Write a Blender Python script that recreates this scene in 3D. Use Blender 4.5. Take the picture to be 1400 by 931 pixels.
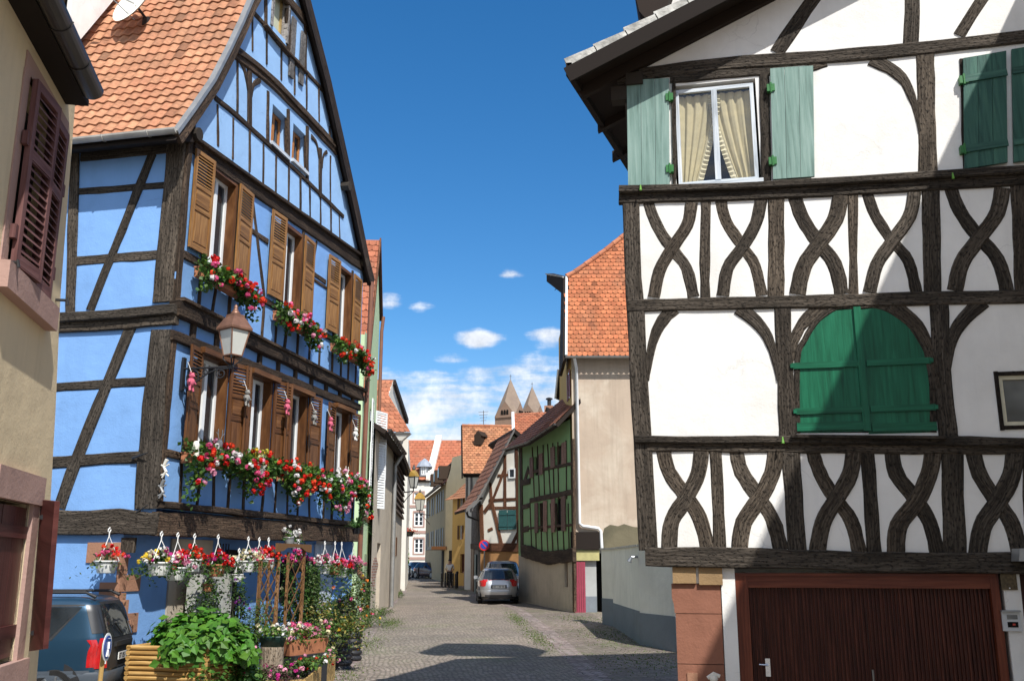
import bpy, bmesh, math, random
from mathutils import Vector as V, Matrix
from mathutils.geometry import tessellate_polygon
random.seed(7)
R=math.radians
for o in list(bpy.data.objects): bpy.data.objects.remove(o,do_unlink=True)
SC=bpy.context.scene; COL=SC.collection
# ---------------- camera ----------------
FPX=1300.; PITCH=math.atan(305/FPX); YAW=R(12.05); EYE=V((0,0,2.2))
cd=bpy.data.cameras.new('camera'); cam=bpy.data.objects.new('camera',cd); COL.objects.link(cam)
cd.sensor_width=36; cd.lens=36*FPX/1400; cd.clip_end=3000; cd.clip_start=.05
cam.location=EYE; cam.rotation_euler=(math.pi/2+PITCH,0,YAW); SC.camera=cam
# ---------------- sun, sky, exposure ----------------
SUN=V((.40,-.52,.76)).normalized()
EL=math.asin(SUN.z); AZ=math.atan2(SUN.x,SUN.y)
sl=bpy.data.lights.new('sun','SUN'); sl.energy=3.3; sl.angle=R(.53); sl.color=(1,.97,.92)
so=bpy.data.objects.new('sun',sl); COL.objects.link(so)
so.rotation_euler=SUN.to_track_quat('Z','Y').to_euler()
SC.view_settings.view_transform='Standard'; SC.view_settings.look='None'
SC.view_settings.exposure=.86; SC.view_settings.gamma=1
W=bpy.data.worlds.new('World'); SC.world=W; W.use_nodes=True
def camdir(u,v):
    f=V((-math.sin(YAW)*math.cos(PITCH),math.cos(YAW)*math.cos(PITCH),math.sin(PITCH)))
    r=V((math.cos(YAW),math.sin(YAW),0)); up=r.cross(f)
    return f+r*((u-700)/FPX)+up*((465.5-v)/FPX)
def world():
    nt=W.node_tree; N=nt.nodes; L=nt.links; N.clear()
    out=N.new('ShaderNodeOutputWorld'); bg=N.new('ShaderNodeBackground'); bg.inputs[1].default_value=.145
    sk=N.new('ShaderNodeTexSky'); sk.sky_type='NISHITA'; sk.sun_disc=False
    sk.sun_elevation=EL; sk.sun_rotation=AZ; sk.air_density=1.0; sk.dust_density=.35; sk.ozone_density=3.2; sk.altitude=150
    hs=N.new('ShaderNodeHueSaturation'); hs.inputs['Saturation'].default_value=1.33; hs.inputs['Hue'].default_value=.5; hs.inputs['Value'].default_value=.60
    L.new(sk.outputs[0],hs.inputs['Color'])
    tc=N.new('ShaderNodeTexCoord'); sep=N.new('ShaderNodeSeparateXYZ'); L.new(tc.outputs['Generated'],sep.inputs[0])
    def M(op,a,b=None,c=None,clamp=False):
        n=N.new('ShaderNodeMath'); n.operation=op; n.use_clamp=clamp
        for i,x in enumerate((a,b,c)):
            if x is None: continue
            if isinstance(x,(int,float)): n.inputs[i].default_value=x
            else: L.new(x,n.inputs[i])
        return n.outputs[0]
    # cloud texture: flattened fbm
    mp=N.new('ShaderNodeMapping'); mp.inputs['Scale'].default_value=(7,7,42); mp.inputs['Location'].default_value=(3.1,.4,1.7); L.new(tc.outputs['Generated'],mp.inputs[0])
    nz=N.new('ShaderNodeTexNoise'); nz.inputs['Scale'].default_value=1.5; nz.inputs['Detail'].default_value=10; nz.inputs['Roughness'].default_value=.6; L.new(mp.outputs[0],nz.inputs['Vector'])
    def mr(x,a,b,c=0,d=1,smooth=True):
        n=N.new('ShaderNodeMapRange'); n.interpolation_type='SMOOTHSTEP' if smooth else 'LINEAR'
        L.new(x,n.inputs[0]); n.inputs[1].default_value=a; n.inputs[2].default_value=b; n.inputs[3].default_value=c; n.inputs[4].default_value=d; return n.outputs[0]
    z=sep.outputs[2]
    lo=mr(z,.05,.13); hi=mr(z,.17,.225,1,0); band=M('MULTIPLY',lo,hi)
    base=M('MULTIPLY',.66,band)
    dens=base
    nz2=N.new('ShaderNodeTexNoise'); nz2.inputs['Scale'].default_value=30; nz2.inputs['Detail'].default_value=8; nz2.inputs['Roughness'].default_value=.62; L.new(tc.outputs['Generated'],nz2.inputs['Vector'])
    for (u,v,ru,rv,k) in [(696,374,20,9,.85),(534,411,18,14,.8),(577,420,22,9,.75),(655,465,32,16,1.1),(620,490,34,11,.9),(752,463,30,16,1.0),(700,505,90,14,.85),(600,523,70,11,.8),(735,498,50,18,.9),(540,520,40,10,.5),(640,548,70,8,.6)]:
        d=camdir(u,v).normalized(); k2=1/FPX
        sub=N.new('ShaderNodeVectorMath'); sub.operation='SUBTRACT'; L.new(tc.outputs['Generated'],sub.inputs[0]); sub.inputs[1].default_value=d
        mul=N.new('ShaderNodeVectorMath'); mul.operation='MULTIPLY'; L.new(sub.outputs[0],mul.inputs[0]); mul.inputs[1].default_value=(1/(ru*1.3*k2),1/(ru*1.3*k2),1/(rv*1.25*k2))
        ln=N.new('ShaderNodeVectorMath'); ln.operation='LENGTH'; L.new(mul.outputs[0],ln.inputs[0])
        f=mr(ln.outputs['Value'],.1,1.5,.70*k,0)
        dens=M('MAXIMUM',dens,f)
    nn=M('ADD',M('MULTIPLY',nz.outputs[0],.62),M('MULTIPLY',nz2.outputs[0],.38))
    cl=mr(M('ADD',M('MULTIPLY',dens,.62),nn),.72,1.0)
    haze=mr(z,-.02,.26,.4,0)
    # unseen broken cloud, added behind the photographer as soft fill light
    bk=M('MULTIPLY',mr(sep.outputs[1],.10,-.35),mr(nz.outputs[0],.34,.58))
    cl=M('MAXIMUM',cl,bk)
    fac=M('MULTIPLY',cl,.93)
    # underside of clouds a bit greyer (density variation)
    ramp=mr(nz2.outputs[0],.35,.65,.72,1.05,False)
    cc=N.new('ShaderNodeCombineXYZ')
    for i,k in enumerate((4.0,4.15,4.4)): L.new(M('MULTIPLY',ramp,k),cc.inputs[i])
    mh=N.new('ShaderNodeMix'); mh.data_type='RGBA'; L.new(haze,mh.inputs[0]); L.new(hs.outputs[0],mh.inputs[6]); mh.inputs[7].default_value=(1.7,2.5,3.7,1)
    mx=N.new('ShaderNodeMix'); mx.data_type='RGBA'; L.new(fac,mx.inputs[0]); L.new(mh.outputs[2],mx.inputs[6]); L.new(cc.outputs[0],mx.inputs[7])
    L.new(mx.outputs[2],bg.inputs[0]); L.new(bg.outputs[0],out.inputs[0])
world()

# ---------------- pixel helpers (points on real planes) ----------------
def AX(u,v,x): d=camdir(u,v); return EYE+d*(x/d.x)
def AY(u,v,y): d=camdir(u,v); return EYE+d*(y/d.y)
def AD(u,v,D): return EYE+camdir(u,v)*D
GP=[(-60,-.02),(10,0),(16,.1),(22,.25),(30,.42),(40,.58),(65,.75),(90,.95),(400,1.3)]
def zg(y):
    if y<=GP[0][0]: return GP[0][1]
    for (a,za),(b,zb) in zip(GP,GP[1:]):
        if y<=b: return za+(zb-za)*(y-a)/(b-a)
    return GP[-1][1]
def G(u,v):
    z=.4
    for i in range(12):
        d=camdir(u,v); p=EYE+d*((z-2.2)/d.z); z=zg(p.y)
    return V((p.x,p.y,z))
# ---------------- mesh builder ----------------
def depth(p): return (V(p)-EYE).dot(camdir(700,465.5))
class MB:
    def __init__(s): s.v=[];s.f=[];s.uv=[];s.mi=[];s.col=[];s.smooth=False
    def face(s,pts,uv=None,mi=0,col=None):
        b=len(s.v); s.v+= [V(p) for p in pts]; s.f.append(list(range(b,b+len(pts))))
        s.uv.append(uv if uv else [(0,0)]*len(pts)); s.mi.append(mi); s.col.append(col or (1,1,1))
    def hexa(s,c,mi=0,col=None):
        # c: 8 corners, bottom 4 ccw then top 4
        for q in ((3,2,1,0),(4,5,6,7),(0,1,5,4),(1,2,6,5),(2,3,7,6),(3,0,4,7)): s.face([c[i] for i in q],mi=mi,col=col)
    def box(s,c,ux,uy,uz,mi=0,col=None):
        c=V(c);ux=V(ux);uy=V(uy);uz=V(uz)
        s.hexa([c-ux-uy-uz,c+ux-uy-uz,c+ux+uy-uz,c-ux+uy-uz,c-ux-uy+uz,c+ux-uy+uz,c+ux+uy+uz,c-ux+uy+uz],mi,col)
    def bx(s,x0,y0,z0,x1,y1,z1,mi=0,col=None): s.box(((x0+x1)/2,(y0+y1)/2,(z0+z1)/2),((x1-x0)/2,0,0),(0,(y1-y0)/2,0),(0,0,(z1-z0)/2),mi,col)
    def grid(s,rows,mi=0,closed=False,uv=None):
        b=len(s.v); n=len(rows[0])
        for r in rows: s.v+=[V(p) for p in r]
        for i in range(len(rows)-1):
            for j in range(n-(0 if closed else 1)):
                k=(j+1)%n
                s.f.append([b+i*n+j,b+i*n+k,b+(i+1)*n+k,b+(i+1)*n+j]); s.mi.append(mi); s.col.append((1,1,1))
                s.uv.append([uv(i,j),uv(i,j+1),uv(i+1,j+1),uv(i+1,j)] if uv else [(0,0)]*4)
    def cap(s,ring,mi=0): s.face(ring,mi=mi)
    def tube(s,pts,r,n=8,mi=0,caps=True):
        pts=[V(p) for p in pts]; rows=[]; rr=r if isinstance(r,(list,tuple)) else [r]*len(pts)
        ref=None
        for i,p in enumerate(pts):
            t=(pts[min(i+1,len(pts)-1)]-pts[max(i-1,0)]).normalized()
            if ref is None:
                ref=V((0,0,1)) if abs(t.z)<.9 else V((1,0,0))
            a=(ref-t*ref.dot(t)).normalized(); ref=a; b=t.cross(a)
            rows.append([p+(a*math.cos(2*math.pi*k/n)+b*math.sin(2*math.pi*k/n))*rr[i] for k in range(n)])
        s.grid(rows,mi,True)
        if caps: s.face(rows[0][::-1],mi=mi); s.face(rows[-1],mi=mi)
    def lathe(s,c,prof,n=16,mi=0):
        c=V(c); s.grid([[c+V((r*math.cos(2*math.pi*k/n),r*math.sin(2*math.pi*k/n),z)) for k in range(n)] for r,z in prof],mi,True)
    def poly(s,pts,holes=(),mi=0,n=None):
        loops=[[V(p) for p in pts]]+[[V(p) for p in h] for h in holes]
        flat=[p for l in loops for p in l]
        for t in tessellate_polygon(loops):
            q=[flat[i] for i in t]
            if n is not None and (q[1]-q[0]).cross(q[2]-q[0]).dot(n)<0: q=q[::-1]
            s.face(q,mi=mi)
    def prism(s,pts,n,mi=0):
        # extrude polygon pts by vector n
        pts=[V(p) for p in pts]; n=V(n); nn=n.normalized()
        s.poly([p+n for p in pts],mi=mi,n=nn); s.poly(pts,mi=mi,n=-nn)
        for a,b in zip(pts,pts[1:]+pts[:1]): s.face([a,b,b+n,a+n],mi=mi)
def chainloc(o):
    l=V((0,0,0))
    while o: l+=o.location; o=o.parent
    return l
def obj(name,mb,mats,parent=None,smooth=False,loc=None,label=None,fixn=True,merge=False,bevel=0):
    me=bpy.data.meshes.new(name)
    off=chainloc(parent) if parent else V((0,0,0))
    if loc is not None: off=V(loc)
    vs=[tuple(p-off) for p in mb.v]
    me.from_pydata(vs,[],mb.f)
    if not isinstance(mats,(list,tuple)): mats=[mats]
    for m in mats: me.materials.append(m)
    me.color_attributes.new('Col','FLOAT_COLOR','CORNER'); me.uv_layers.new(name='UVMap')
    me.polygons.foreach_set('material_index',[min(x,len(mats)-1) for x in mb.mi]); me.polygons.foreach_set('use_smooth',[smooth]*len(mb.f))
    ul=[];cl=[]
    for f,u,c in zip(mb.f,mb.uv,mb.col):
        for q in range(len(f)): ul+=[u[q][0],u[q][1]]; cl+=[c[0],c[1],c[2],1]
    me.uv_layers['UVMap'].data.foreach_set('uv',ul); me.color_attributes['Col'].data.foreach_set('color',cl)
    bm=bmesh.new(); bm.from_mesh(me)
    if merge: bmesh.ops.remove_doubles(bm,verts=bm.verts,dist=1e-4)
    if fixn and merge: bmesh.ops.recalc_face_normals(bm,faces=bm.faces)
    bm.to_mesh(me); bm.free()
    o=bpy.data.objects.new(name,me); COL.objects.link(o)
    if parent: o.parent=parent; 
    if loc is not None: o.location=V(loc)-(chainloc(parent) if parent else V((0,0,0)))
    if label: o['label']=label
    if bevel:
        b=o.modifiers.new('bevel','BEVEL'); b.width=bevel; b.segments=2; b.limit_method='ANGLE'
    return o
def thing(name,label,cat,loc=(0,0,0),group=None,rz=0):
    o=bpy.data.objects.new(name,None); COL.objects.link(o); o.location=loc; o.rotation_euler=(0,0,rz); o.empty_display_size=.2
    o['label']=label; o['category']=cat
    if group: o['group']=group
    return o
def tag(o,label,cat,group=None):
    o['label']=label; o['category']=cat
    if group: o['group']=group
    return o
def struct(name,mb,m,**k):
    o=obj(name,mb,m,**k); o['kind']='structure'; return o
def use(me,name,parent,wloc,rz=0,tilt=0,label=None):
    o=bpy.data.objects.new(name,me); COL.objects.link(o); o.parent=parent
    o.location=V(wloc)-chainloc(parent); o.rotation_euler=(tilt,0,rz)
    if label: o['label']=label
    return o
def copy_tree(o,parent=None):
    c=o.copy(); COL.objects.link(c)
    if parent: c.parent=parent
    for ch in list(o.children): copy_tree(ch,c)
    return c
# ---------------- materials ----------------
MATS={}
def _nt(name):
    m=bpy.data.materials.new(name); m.use_nodes=True; nt=m.node_tree; b=nt.nodes['Principled BSDF']; MATS[name]=m
    return m,nt,nt.nodes,nt.links,b
def rgb(c): return (c[0],c[1],c[2],1)
def ramp(N,L,fac,stops):
    r=N.new('ShaderNodeValToRGB'); L.new(fac,r.inputs[0]); e=r.color_ramp.elements
    while len(e)<len(stops): e.new(.5)
    for k,(p,c) in enumerate(stops): e[k].position=p; e[k].color=rgb(c)
    return r.outputs[0]
def noise(N,L,vec,scale,detail=5,rough=.55,dist=0):
    n=N.new('ShaderNodeTexNoise'); n.inputs['Scale'].default_value=scale; n.inputs['Detail'].default_value=detail; n.inputs['Roughness'].default_value=rough; n.inputs['Distortion'].default_value=dist
    L.new(vec,n.inputs['Vector']); return n.outputs[0]
def mix(N,L,f,a,b,mode='MIX'):
    n=N.new('ShaderNodeMix'); n.data_type='RGBA'; n.blend_type=mode
    for i,x in ((0,f),(6,a),(7,b)):
        if isinstance(x,(int,float)): n.inputs[i].default_value=x
        elif isinstance(x,tuple): n.inputs[i].default_value=rgb(x)
        else: L.new(x,n.inputs[i])
    return n.outputs[2]
def mapping(N,L,vec,scale,rot=(0,0,0)):
    n=N.new('ShaderNodeMapping'); n.inputs['Scale'].default_value=scale; n.inputs['Rotation'].default_value=rot; L.new(vec,n.inputs[0]); return n.outputs[0]
def bump(N,L,b,h,strength,dist,prev=None):
    n=N.new('ShaderNodeBump'); n.inputs['Strength'].default_value=strength; n.inputs['Distance'].default_value=dist; L.new(h,n.inputs['Height'])
    if prev: L.new(prev,n.inputs['Normal'])
    L.new(n.outputs[0],b.inputs['Normal']); return n.outputs[0]
def k(c,f): return tuple(min(1,x*f) for x in c)
def plain(name,col,rough=.6,spec=.4,var=.12,vs=6,bmp=.15,bs=60,metal=0,coat=0,bd=.003):
    if name in MATS: return MATS[name]
    m,nt,N,L,b=_nt(name); tc=N.new('ShaderNodeTexCoord').outputs['Object']
    f=noise(N,L,tc,vs,6); L.new(ramp(N,L,f,[(.3,k(col,1-var)),(.7,k(col,1+var))]),b.inputs['Base Color'])
    b.inputs['Roughness'].default_value=rough; b.inputs['Specular IOR Level'].default_value=spec; b.inputs['Metallic'].default_value=metal
    b.inputs['Coat Weight'].default_value=coat
    if bmp: bump(N,L,b,noise(N,L,tc,bs,4),bmp,bd)
    return m
def plaster(name,col,stain=None,sk=.5,bmp=.5,streak=0,cracks=False,rough=.9):
    if name in MATS: return MATS[name]
    m,nt,N,L,b=_nt(name); tc=N.new('ShaderNodeTexCoord').outputs['Object']
    f=noise(N,L,tc,1.1,7,.6,.3); c=ramp(N,L,f,[(.3,k(col,.9)),(.55,col),(.8,k(col,1.05))])
    if stain:
        g=noise(N,L,tc,.45,8,.65,.6); gg=N.new('ShaderNodeMapRange'); L.new(g,gg.inputs[0]); gg.inputs[1].default_value=.5; gg.inputs[2].default_value=.68; gg.inputs[4].default_value=sk
        c=mix(N,L,gg.outputs[0],c,stain)
    if streak:
        s=noise(N,L,mapping(N,L,tc,(3.5,3.5,.22)),1.6,6,.6); ss=N.new('ShaderNodeMapRange'); L.new(s,ss.inputs[0]); ss.inputs[1].default_value=.48; ss.inputs[2].default_value=.75; ss.inputs[4].default_value=streak
        c=mix(N,L,ss.outputs[0],c,k(col,.55))
    if cracks:
        nv=N.new('ShaderNodeTexNoise'); nv.inputs['Scale'].default_value=3; nv.inputs['Detail'].default_value=5; L.new(tc,nv.inputs['Vector'])
        va=N.new('ShaderNodeVectorMath'); va.operation='MULTIPLY_ADD'; L.new(nv.outputs['Color'],va.inputs[0]); va.inputs[1].default_value=(.35,)*3; L.new(tc,va.inputs[2])
        vo=N.new('ShaderNodeTexVoronoi'); vo.feature='DISTANCE_TO_EDGE'; vo.inputs['Scale'].default_value=1.1; L.new(va.outputs[0],vo.inputs['Vector'])
        r1=N.new('ShaderNodeMapRange'); L.new(vo.outputs['Distance'],r1.inputs[0]); r1.inputs[1].default_value=.002; r1.inputs[2].default_value=.008; r1.inputs[3].default_value=1; r1.inputs[4].default_value=0
        mk=noise(N,L,tc,.8,3); r2=N.new('ShaderNodeMapRange'); L.new(mk,r2.inputs[0]); r2.inputs[1].default_value=.52; r2.inputs[2].default_value=.60; r2.inputs[4].default_value=.22
        mm=N.new('ShaderNodeMath'); mm.operation='MULTIPLY'; L.new(r1.outputs[0],mm.inputs[0]); L.new(r2.outputs[0],mm.inputs[1]); c=mix(N,L,mm.outputs[0],c,k(col,.4))
    L.new(c,b.inputs['Base Color']); b.inputs['Roughness'].default_value=rough; b.inputs['Specular IOR Level'].default_value=.2
    p=bump(N,L,b,noise(N,L,tc,3.2,4,.5),bmp*.8,.03)
    bump(N,L,b,noise(N,L,tc,38,6,.65),bmp,.006,p)
    return m
def timber(name,dark,light,bmp=.9,sc=1.0,rough=.85,pit=True):
    if name in MATS: return MATS[name]
    m,nt,N,L,b=_nt(name); tc=N.new('ShaderNodeTexCoord').outputs['UV']
    g=noise(N,L,mapping(N,L,tc,(2.2*sc,42*sc,1)),1,7,.62,.5)
    big=noise(N,L,mapping(N,L,tc,(.9,4,1)),1,4)
    mm=N.new('ShaderNodeMath'); mm.operation='ADD'; L.new(g,mm.inputs[0]); m2=N.new('ShaderNodeMath'); m2.operation='MULTIPLY'; L.new(big,m2.inputs[0]); m2.inputs[1].default_value=.6; L.new(m2.outputs[0],mm.inputs[1])
    c=ramp(N,L,mm.outputs[0],[(.55,k(dark,.55)),(.75,dark),(1.0,light)])
    L.new(c,b.inputs['Base Color']); b.inputs['Roughness'].default_value=rough; b.inputs['Specular IOR Level'].default_value=.25
    p=bump(N,L,b,g,bmp,.02)
    if pit:
        v=noise(N,L,mapping(N,L,tc,(18,38,1)),1,3,.5)
        r=N.new('ShaderNodeMapRange'); L.new(v,r.inputs[0]); r.inputs[1].default_value=.32; r.inputs[2].default_value=.48
        bump(N,L,b,r.outputs[0],.8,.012,p)
        c2=mix(N,L,r.outputs[0],k(dark,.4),c)
        oi=N.new('ShaderNodeObjectInfo'); c2=mix(N,L,1.0,c2,ramp(N,L,oi.outputs['Random'],[(0,(.68,.66,.64)),(.5,(1,1,1)),(1,(1.35,1.28,1.2))]),'MULTIPLY'); L.new(c2,b.inputs['Base Color'])
    return m
def vcol(name,rough=.5,spec=.3,trans=0,var=.1,bmp=0,bs=30,sub=0):
    """colour comes from the mesh's own per-piece colour (each tile, leaf, petal)"""
    if name in MATS: return MATS[name]
    m,nt,N,L,b=_nt(name); a=N.new('ShaderNodeVertexColor'); a.layer_name='Col'; tc=N.new('ShaderNodeTexCoord').outputs['Object']
    f=noise(N,L,tc,bs,5); c=mix(N,L,1.0,a.outputs[0],ramp(N,L,f,[(.3,(1-var,)*3),(.7,(1.0,)*3)]),'MULTIPLY')
    L.new(c,b.inputs['Base Color']); b.inputs['Roughness'].default_value=rough; b.inputs['Specular IOR Level'].default_value=spec
    if bmp: bump(N,L,b,f,bmp,.004)
    if trans:
        tr=N.new('ShaderNodeBsdfTranslucent'); L.new(c,tr.inputs[0]); ms=N.new('ShaderNodeMixShader'); ms.inputs[0].default_value=trans
        L.new(b.outputs[0],ms.inputs[1]); L.new(tr.outputs[0],ms.inputs[2]); L.new(ms.outputs[0],N['Material Output'].inputs[0])
    return m
def glassy(name,col=(.02,.025,.03),rough=.06):
    if name in MATS: return MATS[name]
    m,nt,N,L,b=_nt(name); tc=N.new('ShaderNodeTexCoord').outputs['Object']
    L.new(ramp(N,L,noise(N,L,tc,1.3,3),[(.35,k(col,.5)),(.65,k(col,1.6))]),b.inputs['Base Color']); b.inputs['Roughness'].default_value=rough; b.inputs['Specular IOR Level'].default_value=.9
    bump(N,L,b,noise(N,L,tc,1.8,2),.12,.02)
    return m
def clear(name):
    if name in MATS: return MATS[name]
    m,nt,N,L,b=_nt(name); g=N.new('ShaderNodeBsdfGlossy'); g.inputs[1].default_value=.03; t=N.new('ShaderNodeBsdfTransparent'); lw=N.new('ShaderNodeLayerWeight'); lw.inputs[0].default_value=.22; fr=N.new('ShaderNodeMapRange'); L.new(lw.outputs['Facing'],fr.inputs[0]); fr.inputs[3].default_value=.06; fr.inputs[4].default_value=.7
    ms=N.new('ShaderNodeMixShader'); L.new(fr.outputs[0],ms.inputs[0]); L.new(t.outputs[0],ms.inputs[1]); L.new(g.outputs[0],ms.inputs[2]); L.new(ms.outputs[0],N['Material Output'].inputs[0])
    return m
def street_mat(name,ang,bw,bh,cols,mort,moss=.3,dist=.02,bstr=.8):
    m,nt,N,L,b=_nt(name); tc=N.new('ShaderNodeTexCoord').outputs['Object']
    w=mapping(N,L,tc,(1,1,1),(0,0,ang))
    nz=N.new('ShaderNodeTexNoise'); nz.inputs['Scale'].default_value=.8; nz.inputs['Detail'].default_value=3; L.new(w,nz.inputs['Vector'])
    s=N.new('ShaderNodeVectorMath'); s.operation='MULTIPLY_ADD'; L.new(nz.outputs['Color'],s.inputs[0]); s.inputs[1].default_value=(dist*9,)*3; L.new(w,s.inputs[2])
    br=N.new('ShaderNodeTexBrick'); L.new(s.outputs[0],br.inputs['Vector']); br.inputs['Scale'].default_value=1; br.inputs['Brick Width'].default_value=bw; br.inputs['Row Height'].default_value=bh
    br.inputs['Mortar Size'].default_value=.014; br.inputs['Mortar Smooth'].default_value=.6; br.inputs['Bias'].default_value=0
    br.inputs['Color1'].default_value=(0,0,0,1); br.inputs['Color2'].default_value=(1,1,1,1); br.inputs['Mortar'].default_value=(.5,.5,.5,1)
    stone=ramp(N,L,br.outputs['Color'],[(0,cols[0]),(.5,cols[1]),(1,cols[2])])
    big=noise(N,L,tc,.33,6,.6,.4); stone=mix(N,L,1.0,stone,ramp(N,L,big,[(.3,(.7,)*3),(.65,(1.12,1.08,1.05))]),'MULTIPLY')
    sp=noise(N,L,tc,9,6,.7); stone=mix(N,L,1.0,stone,ramp(N,L,sp,[(.3,(.65,)*3),(.7,(1.25,)*3)]),'MULTIPLY')
    c=mix(N,L,br.outputs['Fac'],stone,mort)
    mo=noise(N,L,tc,.55,8,.7,.8); mo2=noise(N,L,tc,14,4)
    a=N.new('ShaderNodeMath'); a.operation='MULTIPLY_ADD'; L.new(mo2,a.inputs[0]); a.inputs[1].default_value=.25; L.new(mo,a.inputs[2])
    a2=N.new('ShaderNodeMath'); a2.operation='MULTIPLY_ADD'; L.new(br.outputs['Fac'],a2.inputs[0]); a2.inputs[1].default_value=.14; L.new(a.outputs[0],a2.inputs[2])
    r=N.new('ShaderNodeMapRange'); L.new(a2.outputs[0],r.inputs[0]); r.inputs[1].default_value=.80-moss*.3; r.inputs[2].default_value=.96-moss*.3; r.inputs[4].default_value=.85
    c=mix(N,L,r.outputs[0],c,(.11,.14,.05)); L.new(c,b.inputs['Base Color']); b.inputs['Roughness'].default_value=.75; b.inputs['Specular IOR Level'].default_value=.3
    inv=N.new('ShaderNodeMath'); inv.operation='SUBTRACT'; inv.inputs[0].default_value=1; L.new(br.outputs['Fac'],inv.inputs[1])
    p=bump(N,L,b,inv.outputs[0],bstr,.03); p=bump(N,L,b,br.outputs['Color'],.35,.02,p); bump(N,L,b,sp,.5,.02,p)
    return m

m_white=plaster('white_plaster',(.84,.825,.79),(.66,.63,.57),.45,.6,.14,True)
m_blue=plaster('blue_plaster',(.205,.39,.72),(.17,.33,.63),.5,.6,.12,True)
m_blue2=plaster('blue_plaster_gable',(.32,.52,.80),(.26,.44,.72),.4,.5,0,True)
m_cream=plaster('cream_plaster',(.70,.57,.37),(.47,.37,.23),.7,.5,.3)
m_beige=plaster('beige_plaster',(.46,.365,.28),(.58,.50,.40),.8,.4,.35)
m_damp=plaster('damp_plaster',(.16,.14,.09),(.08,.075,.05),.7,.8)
m_green=plaster('pale_green_plaster',(.52,.66,.40),(.45,.58,.34),.4,.3)
m_greend=plaster('moss_green_plaster',(.25,.39,.19),(.19,.31,.15),.5,.4)
m_wallw=plaster('rendered_wall',(.84,.80,.70),(.66,.63,.54),.5,.9,.2)
m_wallb=plaster('grey_blue_plinth',(.20,.225,.25),(.14,.155,.17),.6,.9)
m_orangew=plaster('ochre_render',(.42,.22,.09),(.30,.16,.08),.6,.5,.3)
m_yellow=plaster('yellow_plaster',(.62,.40,.14),(.52,.33,.12),.4,.3)
m_creamy=plaster('pale_yellow_plaster',(.70,.58,.36),(.6,.5,.33),.4,.3)
m_tan=plaster('tan_plaster',(.44,.36,.22),(.36,.30,.19),.4,.3)
m_offw=plaster('off_white_plaster',(.74,.71,.63),(.6,.56,.48),.4,.3)
m_greyr=plaster('grey_render',(.52,.45,.355),(.36,.31,.25),.8,.9,.4)
m_tim=timber('old_oak',(.042,.034,.026),(.115,.095,.075))
m_timb=timber('brown_oak',(.045,.030,.020),(.125,.085,.057))
m_timr=timber('red_brown_beam',(.09,.038,.020),(.20,.09,.05),.5)
m_timg=timber('silvered_planks',(.16,.15,.14),(.36,.34,.33),.6)
m_bare=timber('dark_rafter',(.020,.014,.011),(.05,.035,.026),.6)
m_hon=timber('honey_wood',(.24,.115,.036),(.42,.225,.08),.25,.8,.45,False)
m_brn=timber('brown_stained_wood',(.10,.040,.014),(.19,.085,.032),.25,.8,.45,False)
m_mar=timber('maroon_paint',(.070,.020,.018),(.11,.035,.03),.2,.6,.5,False)
m_mauve=timber('faded_mauve_paint',(.13,.055,.05),(.21,.105,.095),.3,.6,.7,False)
m_door=timber('red_brown_door_wood',(.060,.016,.009),(.125,.036,.020),.3,.7,.5,False)
m_doorf=timber('red_brown_frame_wood',(.12,.028,.013),(.19,.052,.024),.2,.6,.45,False)
m_gsh=timber('pale_green_paint',(.17,.27,.235),(.25,.36,.32),.3,.5,.6,False)
m_gsh2=timber('dark_green_paint',(.03,.095,.075),(.055,.15,.11),.3,.5,.5,False)
m_gshe=timber('emerald_paint',(.005,.095,.045),(.012,.15,.075),.2,.5,.42,False)
m_slat=timber('dark_slats',(.06,.045,.035),(.14,.11,.09),.5)
m_pinkw=timber('pinkish_shutter_wood',(.20,.12,.10),(.32,.2,.17),.3)
m_lat=timber('lattice_wood',(.16,.08,.032),(.32,.18,.085),.3)
m_bamb=timber('bamboo',(.36,.20,.06),(.62,.42,.17),.35,.6,.45,False)
m_plank=timber('pale_plank',(.32,.21,.075),(.55,.40,.17),.4,.6,.7)
m_wf=plain('white_frame',(.80,.81,.80),.4,.4,.05)
m_wfb=timber('worn_white_frame',(.50,.55,.60),(.75,.78,.8),.3,.6,.5,False)
m_iron=plain('black_iron',(.018,.018,.02),.45,.5,.2,8,.2)
m_copper=plain('copper_roof_metal',(.24,.12,.075),.45,.5,.25,9,.2,metal=.4)
m_zinc=plain('zinc',(.33,.33,.32),.45,.5,.2,3,.1,metal=.5)
m_zincw=plain('pale_gutter',(.44,.42,.38),.5,.4,.2,3,.1)
m_brpipe=plain('brown_pipe',(.20,.085,.05),.4,.5,.15,3,.05)
m_whpipe=plain('white_pipe',(.66,.67,.68),.4,.5,.06,3,.05)
m_gutd=plain('dark_gutter',(.035,.032,.032),.4,.5,.3,2,.1)
m_glass=glassy('window_glass')
m_glassl=glassy('window_glass_light',(.12,.13,.13),.12)
m_clear=clear('clear_glass')
m_dark=plain('dark_interior',(.012,.011,.010),.9,.1,.2)
m_curt=plain('curtain_cloth',(.50,.44,.27),.85,.1,.08,12,.3,120)
m_curtw=plain('lace_curtain',(.6,.6,.57),.85,.1,.15,25,.3,120)
m_sand=plaster('red_sandstone',(.27,.12,.078),(.14,.07,.05),.7,.9,.25)
m_sandp=plaster('pink_sandstone',(.40,.26,.22),(.30,.20,.17),.6,.7)
m_quoin=plaster('sandstone_quoin',(.36,.19,.12),(.24,.14,.10),.8,1.0)
m_quoiny=plaster('yellow_sandstone',(.34,.22,.11),(.2,.14,.08),.7,1.0)
m_tile=vcol('clay_tile',.8,.25,0,.35,.35,14)
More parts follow.
